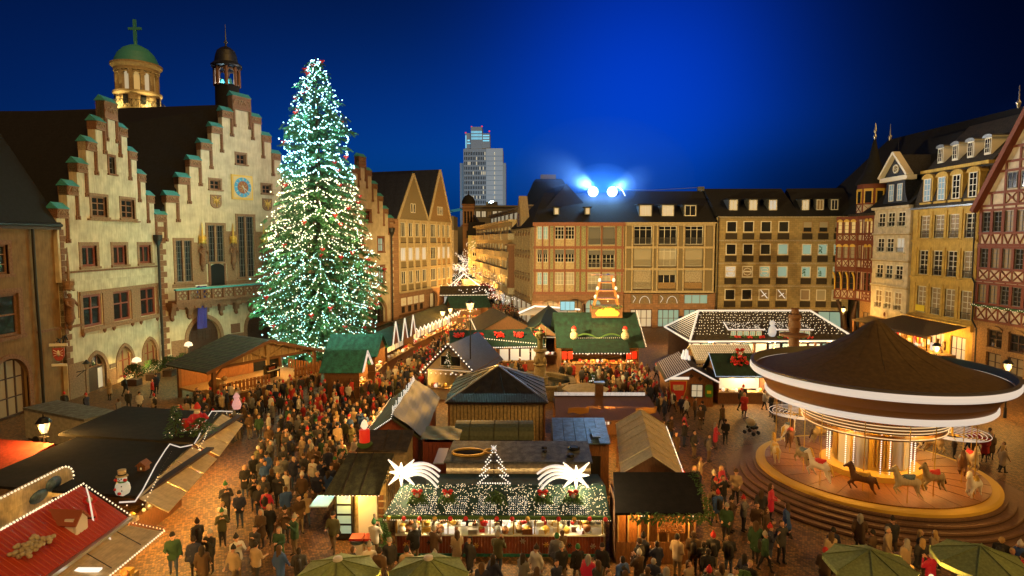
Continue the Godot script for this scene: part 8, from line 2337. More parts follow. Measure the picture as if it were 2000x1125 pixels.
func carousel() -> void:
	var c := V(19.5, 0, -33.3)
	var t := thing("carousel", "big round carousel with conical roof, bulb lit rims and stepped wooden base", "carousel", c)
	block(Vector2(c.x, c.z), Vector2(6.3, 6.3)); block(Vector2(c.x, c.z), Vector2(6.6, 6.6), PI/4)
	# steps: rings, higher inwards
	for i in 5:
		var b := MB.new()
		var r := 7.45 - i*0.36
		b.lathe([Vector2(r,0.02 + i*0.16), Vector2(r,0.16 + i*0.16), Vector2(r-0.36,0.162+i*0.16)], 64, Vector3.ZERO, false); part(t, "step_tread", b, "carousel_step")
		b = MB.new(); b.lathe([Vector2(r+0.004,0.0+i*0.16), Vector2(r+0.004,0.07+i*0.16)], 64, Vector3.ZERO, false); part(t, "step_riser", b, "dark_wood")
	var b := MB.new(); b.lathe([Vector2(5.85,0.7), Vector2(5.85,0.95), Vector2(5.7,1.0), Vector2(5.35,1.0)], 72, Vector3.ZERO, false); part(t, "platform_rim", b, "gold_paint")
	b = MB.new(); b.lathe([Vector2(5.36,0.9), Vector2(5.36,1.06), Vector2(0.5,1.06)], 72, Vector3.ZERO, false); part(t, "turning_floor", b, "carousel_floor")
	for i in 24: # floor boards as radial seams
		var a := TAU*i/24
		beam(t, "floor_seam", "brown_wood", V(1.9*cos(a),1.062,1.9*sin(a)), V(5.34*cos(a),1.062,5.34*sin(a)), 0.025, 0.01)
	# centre: organ drum with pipes and bulb columns
	b = MB.new(); b.lathe([Vector2(2.5,1.06), Vector2(2.5,1.35), Vector2(2.3,1.4), Vector2(1.75,1.41), Vector2(1.75,4.6)], 24); part(t, "organ_drum", b, "gold_paint")
	for k in 12:
		var a := TAU*(k+0.5)/12
		for i in 5:
			var p := V(1.8*cos(a+0.09*(i-2)), 1.6, 1.8*sin(a+0.09*(i-2)))
			if k % 3 == 0:
				var q := MB.new(); q.cyl(p, p+V(0,1.7+0.15*(2-absi(i-2)),0), 0.055, 0.055, 6); part(t, "organ_pipe", q, "gold")
		var panel := MB.new(); panel.xf = Transform3D(Basis(Vector3.UP,-a), Vector3.ZERO); panel.b2(1.7,1.78,1.3,4.3,-0.36,0.36)
		if k % 3: part(t, "mirror_panel", panel, "win_warm" if k % 2 else "silver")
	var cols := []
	for k in 8:
		var a := TAU*k/8+0.2
		for s in [-0.1, 0.1]: cols.append_array(seg(V(2.15*cos(a+s),1.2,2.15*sin(a+s)), V(2.15*cos(a+s),3.6,2.15*sin(a+s)), 0.11))
	bulbs(t, cols, "bulb_white", 0.045, "column_bulbs")
	# inner crown rings with bulbs
	for q in [[3.75,4.8],[3.72,4.62],[3.62,4.35],[3.58,4.18],[3.5,4.0],[3.4,3.66]]:
		b = MB.new(); b.lathe([Vector2(q[0],q[1]-0.12), Vector2(q[0]+0.05,q[1]), Vector2(q[0]-0.1,q[1]+0.12)], 64, Vector3.ZERO, false); part(t, "crown_board", b, "carousel_board")
		b = MB.new()
		for i in 72: b.bar(V((q[0]+0.07)*cos(TAU*i/72),q[1],(q[0]+0.07)*sin(TAU*i/72)), V((q[0]+0.07)*cos(TAU*(i+1)/72),q[1],(q[0]+0.07)*sin(TAU*(i+1)/72)), 0.04)
		part(t, "crown_light_ring", b, "crown_glow")
	# canopy: two lit rims, boards, conical roof
	b = MB.new(); b.lathe([Vector2(3.5,4.9), Vector2(5.35,5.15), Vector2(5.55,5.6), Vector2(6.05,6.2), Vector2(6.2,6.25)], 80, Vector3.ZERO, false); part(t, "rounding_board", b, "carousel_board")
	for q in [[5.42,5.1,0.32],[6.25,6.4,0.38]]:
		b = MB.new(); b.lathe([Vector2(q[0],q[1]-q[2]/2), Vector2(q[0]+0.07,q[1]-q[2]*0.25), Vector2(q[0]+0.07,q[1]+q[2]*0.25), Vector2(q[0],q[1]+q[2]/2)], 96, Vector3.ZERO, false); part(t, "rim_light_band", b, "carousel_light")
	b = MB.new(); b.lathe([Vector2(6.25,6.55), Vector2(6.3,6.7), Vector2(6.14,6.72), Vector2(6.05,6.34)], 96, Vector3.ZERO, false); part(t, "parapet", b, "carousel_parapet")
	b = MB.new(); b.lathe([Vector2(6.0,6.34), Vector2(4.4,6.78), Vector2(2.6,7.5), Vector2(1.2,8.35), Vector2(0.35,9.05), Vector2(0.1,9.2), Vector2(0.0,9.22)], 72, Vector3.ZERO, false); part(t, "conical_roof", b, "carousel_roof")
	for i in 16:
		var a := TAU*i/16
		var pr := [V(5.7,6.34,0),V(4.4,6.77,0),V(2.6,7.52,0),V(1.2,8.37,0),V(0.35,9.07,0)]
		var pp := []
		for p in pr: pp.append(V(p.x*cos(a), p.y, p.x*sin(a)))
		b = MB.new(); b.tube(pp, 0.008, 4); part(t, "roof_seam", b, "carousel_roof")
	# made-up glowing rings that imitate blurred light swirls under the canopy
	for k in 2:
		var a: float = [-2.25, 0.18][k]
		var cc := V(4.0*cos(a), 3.05, 4.0*sin(a))
		for i in 7:
			var r := 0.5 + i*0.2
			b = MB.new()
			for j in 40: b.bar(cc+V(r*cos(TAU*j/40),0.03*i,r*sin(TAU*j/40)), cc+V(r*cos(TAU*(j+1)/40),0.03*i,r*sin(TAU*(j+1)/40)), 0.028)
			part(t, "light_swirl_ring", b, "carousel_swirl_glow")
		for j in 6: beam(t, "added_swirl_spoke", "gold_paint", cc, cc+V(1.6*cos(TAU*j/6),0.18,1.6*sin(TAU*j/6)), 0.03)
		b = MB.new(); b.cyl(cc, cc+V(0,2.0,0), 0.05, 0.05, 6); part(t, "added_swirl_hanger", b, "gold_paint")
	var ho := []
	for i in 3: ho.append([PackedVector3Array(), PackedVector3Array(), PackedInt32Array()])
	var HB := [[V(0,0,-0.35),V(0,0.04,0.35),0.2,0.21,0],[V(0,0.12,0.42),V(0,0.6,0.6),0.15,0.1,0],[V(0,0.63,0.6),V(0,0.47,0.86),0.1,0.06,0],[V(0,0.12,-0.5),V(0,-0.36,-0.7),0.07,0.05,2],[V(0,0.3,0.36),V(0,0.72,0.52),0.06,0.06,2],[V(0,0.2,-0.12),V(0,0.2,0.12),0.17,0.17,1],[V(0,0.26,-0.2),V(0,0.36,-0.26),0.1,0.06,1]]
	for s in [-1, 1]:
		HB.append([V(s*0.1,-0.05,0.34),V(s*0.1,-0.3,0.56+s*0.06),0.1,0.06,0]); HB.append([V(s*0.1,-0.3,0.56+s*0.06),V(s*0.1,-0.56,0.38+s*0.12),0.055,0.045,0])
		HB.append([V(s*0.11,-0.05,-0.34),V(s*0.11,-0.38,-0.4),0.13,0.07,0]); HB.append([V(s*0.11,-0.38,-0.4),V(s*0.11,-0.7,-0.56-s*0.06),0.06,0.045,0]); HB.append([V(s*0.05,0.7,0.6),V(s*0.06,0.8,0.58),0.03,0.012,0])
	net_mesh(HB, 0.055, 0.06, ho)
	var hmesh := out_mesh(ho)
	for k in 16:
		var a := TAU*(k+0.5)/16
		var R := 4.9 if k % 2 == 0 else 4.1
		var o := obj(t, "carousel_horse", hmesh, null, V(R*cos(a), 1.95+0.25*sin(k*2.2), R*sin(a)))
		o.rotation.y = -a
		o.set_surface_override_material(0, MATS[["canvas","brown_wood","white_thing","beige_metal"][k % 4]]); o.set_surface_override_material(1, MATS[["red_ribbon","blue_roof","gold"][k % 3]]); o.set_surface_override_material(2, MATS["dark_wood" if k % 2 else "gold"])
		b = MB.new(); b.cyl(V(R*cos(a),1.06,R*sin(a)), V(R*cos(a),5.0,R*sin(a)), 0.022, 0.022, 6); part(t, "brass_pole", b, "gold")
	for k in 6:
		var a := TAU*k/6+0.3
		lamp(t, V(3.0*cos(a), 4.3, 3.0*sin(a)), 8.5, WARM, 0.07)

func big_fir() -> void:
	var t := thing("giant_fir", "giant fir tree wound with thousands of lights and red bows on the square", "fir tree", V(-22.0, 0, -68.5))
	block(Vector2(-22, -68.5), Vector2(3.5, 3.5))
	var H := 33.7
	var b := MB.new(); b.cyl(V(0,0,0), V(0,H*0.5,0), 0.55, 0.35, 12); b.cyl(V(0,H*0.5,0), V(0,H-0.3,0), 0.35, 0.04, 10); part(t, "trunk", b, "bark")
	var prof := func(y: float) -> float:
		var px := [[1.0,5.0],[3.0,5.9],[6.0,6.4],[9.0,6.5],[11.8,6.3],[14.5,5.5],[17.5,4.7],[20.4,4.1],[23.3,3.6],[26.0,3.1],[29.0,2.3],[31.5,1.3],[32.8,0.6],[33.7,0.1]]
		for i in px.size()-1:
			if y <= px[i+1][0]: return lerpf(px[i][1], px[i+1][1], (y-px[i][0])/(px[i+1][0]-px[i][0]))
		return 0.1
	# spray: a feathered flat twig
	var sp := MB.new()
	for i in 7:
		var x := 0.08 + i*0.12
		for s in [-1, 1]:
			sp.tri(V(x,0,0), V(x+0.2,-0.06,s*(0.34-0.035*i)), V(x+0.1,-0.02,0))
			sp.tri(V(x,0,0), V(x+0.14,-0.22,s*(0.14-0.01*i)), V(x+0.07,0,0))
	sp.tri(V(0,0,-0.03), V(1.05,-0.1,0), V(0,0,0.03))
	var smesh := sp.put()
	var xs := []
	var lights_cool := []
	var lights_warm := []
	var lights_low := []
	var bows := []
	var br := MB.new()
	var y := 1.3
	var whorl := 0
	while y < H-0.5:
		var R: float = prof.call(y)
		var n := int(clampf(R*2.6, 5, 15))
		for k in n:
			var a := TAU*(k + rng.randf_range(-0.3,0.3))/n + whorl*0.7
			var l := R*rng.randf_range(0.78,1.06)*(1.0+0.12*sin(a*3.0+y*0.8)+0.08*sin(a*5.0-y*1.7))
			var up := 0.28 if y > H*0.72 else 0.05
			var pts := []
			for i in 6:
				var u := i/5.0
				pts.append(V(cos(a)*l*u, y + l*(up*u - (0.34 if y < H*0.7 else 0.2)*u*u + (0.1*u*u*u)), sin(a)*l*u))
			br.tube(pts, 0.035, 4, 0.012)
			var m := int(l*4.2)+(5 if y < 22 else 10)
			for j in m:
				var u := pow(rng.randf(), 0.62)
				var seg_i := mini(int(u*5), 4)
				var p: Vector3 = pts[seg_i].lerp(pts[seg_i+1], u*5-seg_i)
				var side := rng.randf_range(-1.2,1.2)
				var dirx := V(cos(a+side), -0.25-rng.randf()*0.5, sin(a+side)).normalized()
				var zx := dirx.cross(Vector3.UP).normalized()
				var yy := zx.cross(dirx)
				var s := rng.randf_range(0.55,1.05)*(1.0 if y < H*0.8 else 0.7)
				xs.append(Transform3D(Basis(dirx*s, yy*s, zx*s), p + V(rng.randf_range(-0.15,0.15),rng.randf_range(-0.2,0.1),rng.randf_range(-0.15,0.15))))
			# lights follow the boughs
			if sin(a) > -0.55:
				var ln := int(l*1.15)+1
				for j in ln:
					var u := 0.35 + 0.68*(j+rng.randf())/ln
					if u > 1.03: continue
					var uu := minf(u, 0.999)
					var seg_i := mini(int(uu*5), 4)
					var p: Vector3 = pts[seg_i].lerp(pts[seg_i+1], uu*5-seg_i) + V(cos(a)*0.12, 0.16+rng.randf_range(-0.1,0.1), sin(a)*0.12)
					if y > 20.5: lights_cool.append(p)
					elif y > 12.5: lights_warm.append(p)
					else: (lights_low if rng.randf() < 0.65 else lights_warm).append(p)
				if rng.randf() < 0.16: bows.append(pts[5] + V(0,0.1,0))
		y += 0.78 if y < H*0.7 else 0.55
		whorl += 1
	stuff(part(t, "boughs", br, "bark"))
	many(t, "foliage", smesh, MATS["fir"], xs)
	# extra chains swagged round the crown
	var yy2 := 2.0
	while yy2 < 33.5:
		var ph := rng.randf()*TAU
		for i in 150:
			var a := PI*(-0.12 + 1.24*i/150.0)
			var yv := yy2 + 0.5*sin(a*4.0+ph) + rng.randf_range(-0.12,0.12)
			var R: float = prof.call(yv)*(0.9 + 0.1*sin(a*7.0+ph*2.0))
			if R < 0.3 or rng.randf() < 0.5 + 0.3*(1.0 if R < 3.0 else 0.0): continue
			var p := V(cos(a)*R, yv, sin(a)*R)
			if yy2 > 20.5: lights_cool.append(p)
			elif yy2 > 12.5: lights_warm.append(p)
			else: (lights_low if rng.randf() < 0.7 else lights_warm).append(p)
		yy2 += 1.25
	var cen := []
	for i in 150: # a vertical run down the front
		var yv := 1.5 + 31.5*i/150.0
		var R: float = prof.call(yv)*0.82
		cen.append(V(-0.25+rng.randf_range(-0.3,0.3), yv, R+rng.randf_range(-0.2,0.2)))
	for p in cen: (lights_cool if p.y > 20.5 else (lights_warm if p.y > 12.5 else lights_low)).append(p)
	bulbs(t, lights_cool, "fir_cool", 0.075, "fairy_lights"); bulbs(t, lights_warm, "fir_warm", 0.075, "fairy_lights"); bulbs(t, lights_low, "fir_low", 0.07, "fairy_lights")
	for i in 26: # the bulbs' light, gathered in some of them
		var yv := 2.5 + 30.0*i/26.0
		var a := PI*(0.5 + 0.36*sin(i*2.4))
		var R: float = prof.call(yv)*1.08 + 0.3
		lamp(t, V(cos(a)*R, yv, sin(a)*R), 11.0 if yv < 25 else 6.0, Color(0.35,0.95,1.0) if yv > 19.5 else (Color(0.9,0.95,0.4) if yv > 12.5 else Color(0.35,1.0,0.75)), 0.085, "fairy_lamp", "fir_cool" if yv > 19.5 else ("fir_warm" if yv > 12.5 else "fir_low"))
	b = MB.new()
	for q in [[-0.14,0.05],[0.14,0.05],[0,-0.1]]: b.ball(V(q[0],q[1],0), V(0.15,0.11,0.08), 6, 4)
	b.bar(V(0,0,0), V(-0.12,-0.4,0.03), 0.07, 0.02); b.bar(V(0,0,0), V(0.12,-0.4,0.03), 0.07, 0.02)
	var bm := b.put()
	for p in bows: obj(t, "red_bow", bm, MATS["red_ribbon"], p)

func lamps_and_flags() -> void:
	var k := 0
	for q in [[-24.3,4.0,-30.7,26,"black street lantern left, above the crowd by the red tents","lantern_glow"],[-4.0,8.0,-52.0,60,"tall bright lamp on a slim mast behind the half-timbered stall","lantern_glow"],[-9.4,4.4,-77.0,30,"lantern by the scalloped light stall","lantern_glow"],[-9.3,3.9,-85.0,30,"lantern farther along the scalloped stall","lantern_glow"],[3.0,3.6,-108.0,30,"white globe lamp at the street corner","bulb_white"],[37.2,4.0,-54.2,34,"lantern in front of the shop awning","lantern_glow"],[37.3,4.0,-46.4,30,"lantern at the right edge beyond the carousel","lantern_glow"],[45.0,4.0,-84.6,34,"lantern between the corner house and the hip roofed stall","lantern_glow"],[20.5,3.6,-76.5,28,"lantern behind the hip roofed stall's left corner","lantern_glow"]]:
		var t := thing("street_lamp", q[4], "street lamp", V(q[0], 0, q[2]))
		var y: float = q[1]
		var b := MB.new(); b.cyl(V(0,0,0), V(0,0.8,0), 0.12, 0.09, 8); b.cyl(V(0,0.8,0), V(0,y-0.5,0), 0.06, 0.045, 8); part(t, "post", b, "iron")
		if q[5] == "lantern_glow":
			b = MB.new(); b.lathe([Vector2(0.16,y-0.35), Vector2(0.33,y+0.18)], 4); part(t, "lamp_glass", b, "lantern_glow")
			b = MB.new(); b.lathe([Vector2(0.4,y+0.2), Vector2(0.2,y+0.45), Vector2(0.05,y+0.5), Vector2(0.02,y+0.65)], 6); part(t, "lamp_cap", b, "iron")
			for i in 4: beam(t, "lamp_rib", "iron", V(0.17*cos(TAU*i/4),y-0.36,0.17*sin(TAU*i/4)), V(0.35*cos(TAU*i/4),y+0.2,0.35*sin(TAU*i/4)), 0.035)
			b = MB.new(); b.cyl(V(-0.25,y-0.55,0), V(0.25,y-0.55,0), 0.03, 0.03, 5); part(t, "ladder_bar", b, "iron")
			for i in 2:
				var l := OmniLight3D.new(); l.name = "street_lamp_light"; l.light_color = lin(WARM); l.light_energy = q[3]*0.5; l.light_size = 0.12; l.omni_range = 250; l.omni_attenuation = 2.0; l.shadow_enabled = true
				t.add_child(l, true); l.position = V(0, y-0.1 if i == 0 else y-0.42, 0.38 if i == 0 else -0.3)
		else: lamp(t, V(0,y,0), q[3], CREAM, 0.24, "lamp_globe", q[5])
		if y > 6: lamp(t, V(0,y,0.45), 16, WARM, 0.22, "lamp_globe", "bulb_warm")
		block(Vector2(q[0],q[2]), Vector2(0.15,0.15))
		k += 1
	# lamps on the wall and terrace by the gables
	var t := thing("wall_lantern", "black wall lantern beside the gable house's arched door", "lantern", V(-37.95, 2.5, -51.9), PI/2)
	beam(t, "bracket", "iron", V(0,-0.3,0), V(0,-0.1,0.9), 0.05); beam(t, "bracket", "iron", V(0,-0.7,0), V(0,-0.15,0.7), 0.04)
	var b := MB.new(); b.lathe([Vector2(0.14,0.0), Vector2(0.26,0.45)], 4, V(0,0,0.9)); part(t, "lamp_glass", b, "win_dim"); b = MB.new(); b.lathe([Vector2(0.32,0.46), Vector2(0.1,0.72), Vector2(0.03,0.8)], 6, V(0,0,0.9)); part(t, "lamp_cap", b, "iron")
	for q in [[-36.3,-57.6,2.0,"cone shaded terrace lamp below the gable house windows"],[-34.2,-63.0,2.6,"cone shaded terrace lamp left of the wooden stage"]]:
		t = thing("terrace_lamp", q[3], "lamp", V(q[0],0,q[1]))
		b = MB.new(); b.cyl(V(0,0,0), V(0,q[2],0), 0.04, 0.03, 6); part(t, "post", b, "iron")
		b = MB.new(); b.lathe([Vector2(0.42,q[2]), Vector2(0.32,q[2]+0.3), Vector2(0.1,q[2]+0.42)], 12); part(t, "lamp_shade", b, "bulb_warm")
		lamp(t, V(0,q[2]-0.12,0), 16, Color(1,0.68,0.2), 0.08)
	t = thing("coat_of_arms_sign", "hanging inn sign with white bird on red shield between two scrolls", "sign", V(-37.5, 0, -49.4), 0.2)
	beam(t, "bracket", "iron", V(-0.1,5.6,-1.6), V(0,5.3,0.2), 0.07)
	for i in 9: beam(t, "bracket_scroll", "iron", V(0,5.2+0.35*sin(i*0.9),-1.5+i*0.18), V(0,5.2+0.35*sin((i+1)*0.9),-1.5+(i+1)*0.18), 0.07)
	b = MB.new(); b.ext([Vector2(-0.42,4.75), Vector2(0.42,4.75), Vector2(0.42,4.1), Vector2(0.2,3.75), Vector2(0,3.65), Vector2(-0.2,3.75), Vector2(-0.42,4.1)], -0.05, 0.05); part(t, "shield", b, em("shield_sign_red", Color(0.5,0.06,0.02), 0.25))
	b = MB.new(); b.ball(V(0,4.3,0.06), V(0.1,0.3,0.03), 8, 5)
	for s in [-1, 1]:
		for i in 3: b.bar(V(0.05*s,4.4-0.08*i,0.07), V(0.34*s,4.6-0.25*i,0.07), 0.08, 0.03)
	part(t, "white_bird", b, "white_thing"); bx(t, "scroll_board", "white_thing", -0.65, 0.65, 4.9, 5.12, -0.05, 0.05); bx(t, "scroll_board", "white_thing", -0.55, 0.55, 3.25, 3.45, -0.05, 0.05)
	for x in [-0.3,0.3]: bx(t, "chain", "iron", x, x+0.03, 4.75, 5.3, -0.02, 0.02)
	t = thing("blue_banner", "long dark blue banner hanging from the carved balcony", "banner", V(-35.2, 3.6, -68.0), PI/2 - deg_to_rad(28))
	b = MB.new()
	for i in 12:
		for j in 4:
			var p := func(u: int, v: int) -> Vector3: return V(v*0.3-0.6, 4.9-u*0.4, 0.12*sin(v*1.7+u*0.4))
			b.quad(p.call(i,j), p.call(i,j+1), p.call(i+1,j+1), p.call(i+1,j))
	part(t, "cloth", b, "blue_cloth"); bx(t, "pole", "white_thing", -0.7, 0.7, 4.85, 4.98, -0.06, 0.06)
	t = thing("tricolour_banner", "black red and gold banner hanging left of the fir", "banner", V(-27.6, 2.2, -79.2), PI/2 - deg_to_rad(28))
	for i in 3: bx(t, "cloth_stripe", ["black_felt","sign_red","gold_paint"][i], -0.6+i*0.4, -0.2+i*0.4, 0, 4.6, -0.02, 0.02)
	bx(t, "pole", "iron", -0.7, 0.7, 4.6, 4.7, -0.04, 0.04)
	k = 0
	for q in [[-35.4,-58.6],[-34.8,-60.4],[-34.2,-62.0],[-35.8,-56.4]]:
		t = thing("terrace_shrub", ["clipped green shrub under the middle arched window","clipped shrub nearest the drainpipe","dark shrub beside the right terrace lamp","small shrub left of the terrace shrubs"][k], "shrub", V(q[0],0,q[1]))
		b = MB.new()
		for i in 380:
			var a := rng.randf()*TAU
			var e := rng.randf_range(-0.2,1.4)
			var p := V(cos(a)*cos(e)*0.8, 1.0+sin(e)*0.8, sin(a)*cos(e)*0.8)*rng.randf_range(0.8,1.1)
			b.quad(p, p+V(0.09,0.06,0.05), p+V(0.02,0.15,0.09), p+V(-0.08,0.07,-0.03))
		part(t, "foliage", b, "fir_light"); bx(t, "planter", "dark_wood", -0.45, 0.45, 0, 0.6, -0.45, 0.45)
		k += 1
	lamp(thing("table_lantern","small hanging bulb lantern between the two bottom left parasols","lantern",V(-4.45,0,-19.2)), V(0,2.1,0), 7)
	lamp(thing("table_lantern","small hanging bulb lantern between the bottom right parasols","lantern",V(14.1,0,-20.2)), V(0,2.1,0), 7)
	umbrella("green parasol left of the bottom pair, with pale cap", V(-5.95,0,-19.6), 1.4, 2.95, 0.2, true)
	umbrella("green parasol right of the bottom pair, with pale cap", V(-2.95,0,-19.7), 1.35, 2.95, 0.0, true)
	umbrella("darker green parasol at the bottom right, left of two", V(12.1,0,-20.4), 1.45, 2.95, 0.35, false)
	umbrella("pale green parasol in the bottom right corner", V(16.0,0,-20.6), 1.45, 3.0, 0.1, false)
	t = thing("pushchair", "pushchair with raised hood parked left of the carousel steps", "pushchair", V(16.4,0,-42.2), 0.6)
	for s in [-0.28,0.28]:
		for z in [-0.35,0.35]:
			b = MB.new(); b.cyl(V(s-0.03,0.14,z), V(s+0.03,0.14,z), 0.14, 0.14, 10); part(t, "wheel", b, "iron")
		beam(t, "frame", "zinc", V(s,0.2,0.35), V(s,1.05,-0.5), 0.03); beam(t, "frame", "zinc", V(s,0.2,-0.35), V(s,0.7,0.2), 0.03)
	bx(t, "seat", "black_felt", -0.25, 0.25, 0.45, 0.6, -0.25, 0.35); b = MB.new(); b.ball(V(0,0.85,-0.1), V(0.3,0.3,0.35), 10, 6); part(t, "hood", b, "canvas"); bx(t, "handle", "iron", -0.28, 0.28, 1.03, 1.07, -0.52, -0.48)

# ---------------------------------------------------------------- people
# a body is a smooth union of tapered capsules [a, b, ra, rb, label], meshed as surface nets
func net_mesh(bones: Array, cell: float, k: float, out: Array) -> void: # out: per label [verts, normals, indices]
	var lo := Vector3.ONE * 99
	var hi := -Vector3.ONE * 99
	for b in bones:
		for i in 2:
			var r: float = maxf(b[2], b[3]) + cell * 1.5
			lo = lo.min(b[i] - Vector3.ONE * r); hi = hi.max(b[i] + Vector3.ONE * r)
	var nx := int((hi.x-lo.x)/cell) + 2
	var ny := int((hi.y-lo.y)/cell) + 2
	var nz := int((hi.z-lo.z)/cell) + 2
	var f := PackedFloat32Array()
	f.resize(nx*ny*nz); f.fill(9.0)
	var raw := f.duplicate()
	var lab := PackedByteArray()
	lab.resize(nx*ny*nz)
	for b in bones:
		var a: Vector3 = b[0]
		var d: Vector3 = b[1] - a
		var dd := maxf(d.length_squared(), 1e-8)
		var r0: float = b[2]
		var r1: float = b[3]
		var R := maxf(r0, r1) + k + cell * 2.0
		var p0 := ((a.min(b[1]) - Vector3.ONE*R - lo) / cell).floor()
		var p1 := ((a.max(b[1]) + Vector3.ONE*R - lo) / cell).ceil()
		for z in range(maxi(0,int(p0.z)), mini(nz, int(p1.z)+1)):
			for y in range(maxi(0,int(p0.y)), mini(ny, int(p1.y)+1)):
				for x in range(maxi(0,int(p0.x)), mini(nx, int(p1.x)+1)):
					var p := lo + Vector3(x,y,z)*cell - a
					var t := clampf(p.dot(d)/dd, 0.0, 1.0)
					var s := (p - d*t).length() - lerpf(r0, r1, t)
					var i := (z*ny+y)*nx+x
					if s < raw[i]: raw[i] = s; lab[i] = b[4]
					var h := maxf(k - absf(f[i]-s), 0.0)/k
					f[i] = minf(f[i], s) - h*h*k*0.25
	var vid := PackedInt32Array()
	vid.resize(nx*ny*nz); vid.fill(-1)
	var vs := PackedVector3Array()
	var vl := PackedByteArray()
	var st := [1, nx, nx*ny]
	for z in nz-1:
		for y in ny-1:
			for x in nx-1:
				var i := (z*ny+y)*nx+x
				var m := 0
				for c in 8:
					if f[i + (c&1) + ((c>>1)&1)*nx + ((c>>2)&1)*nx*ny] < 0.0: m += 1
				if m == 0 or m == 8: continue
				var s := Vector3.ZERO
				var n := 0
				for ax in 3:
					for c in 8:
						if (c >> ax) & 1: continue
						var ia: int = i + (c&1) + ((c>>1)&1)*nx + ((c>>2)&1)*nx*ny
						var fa := f[ia]
						var fb := f[ia + st[ax]]
						if (fa < 0.0) == (fb < 0.0): continue
						var q := Vector3(c&1, (c>>1)&1, (c>>2)&1)
						q[ax] = fa/(fa-fb)
						s += q; n += 1
				vid[i] = vs.size()
				vs.append(lo + (Vector3(x,y,z) + s/n)*cell)
				vl.append(lab[i])
	var nr := PackedVector3Array()
	nr.resize(vs.size())
	var quads := []
	for z in range(1, nz-1):
		for y in range(1, ny-1):
			for x in range(1, nx-1):
				var i := (z*ny+y)*nx+x
				for ax in 3:
					var fa := f[i]
					var fb := f[i+st[ax]]
					if (fa < 0.0) == (fb < 0.0): continue
					var u: int = st[(ax+1)%3]
					var w: int = st[(ax+2)%3]
					var q := [vid[i-u-w], vid[i-w], vid[i], vid[i-u]]
					if q.min() < 0: continue
					var dirv := Vector3.ZERO
					dirv[ax] = 1.0 if fa < 0.0 else -1.0
					var nn: Vector3 = (vs[q[2]]-vs[q[0]]).cross(vs[q[1]]-vs[q[0]])
					if nn.dot(dirv) < 0.0: q.reverse(); nn = -nn
					for j in q: nr[j] += nn
					quads.append(q)
	var maps := {}
	for q in quads:
		var l := vl[q[0]]
		if not maps.has(l): maps[l] = {}
		var ix := []
		for j in q:
			if not maps[l].has(j):
				maps[l][j] = out[l][0].size()
				out[l][0].append(vs[j]); out[l][1].append(nr[j].normalized())
			ix.append(maps[l][j])
		for t in [ix[0],ix[1],ix[2],ix[0],ix[2],ix[3]]: out[l][2].append(t)

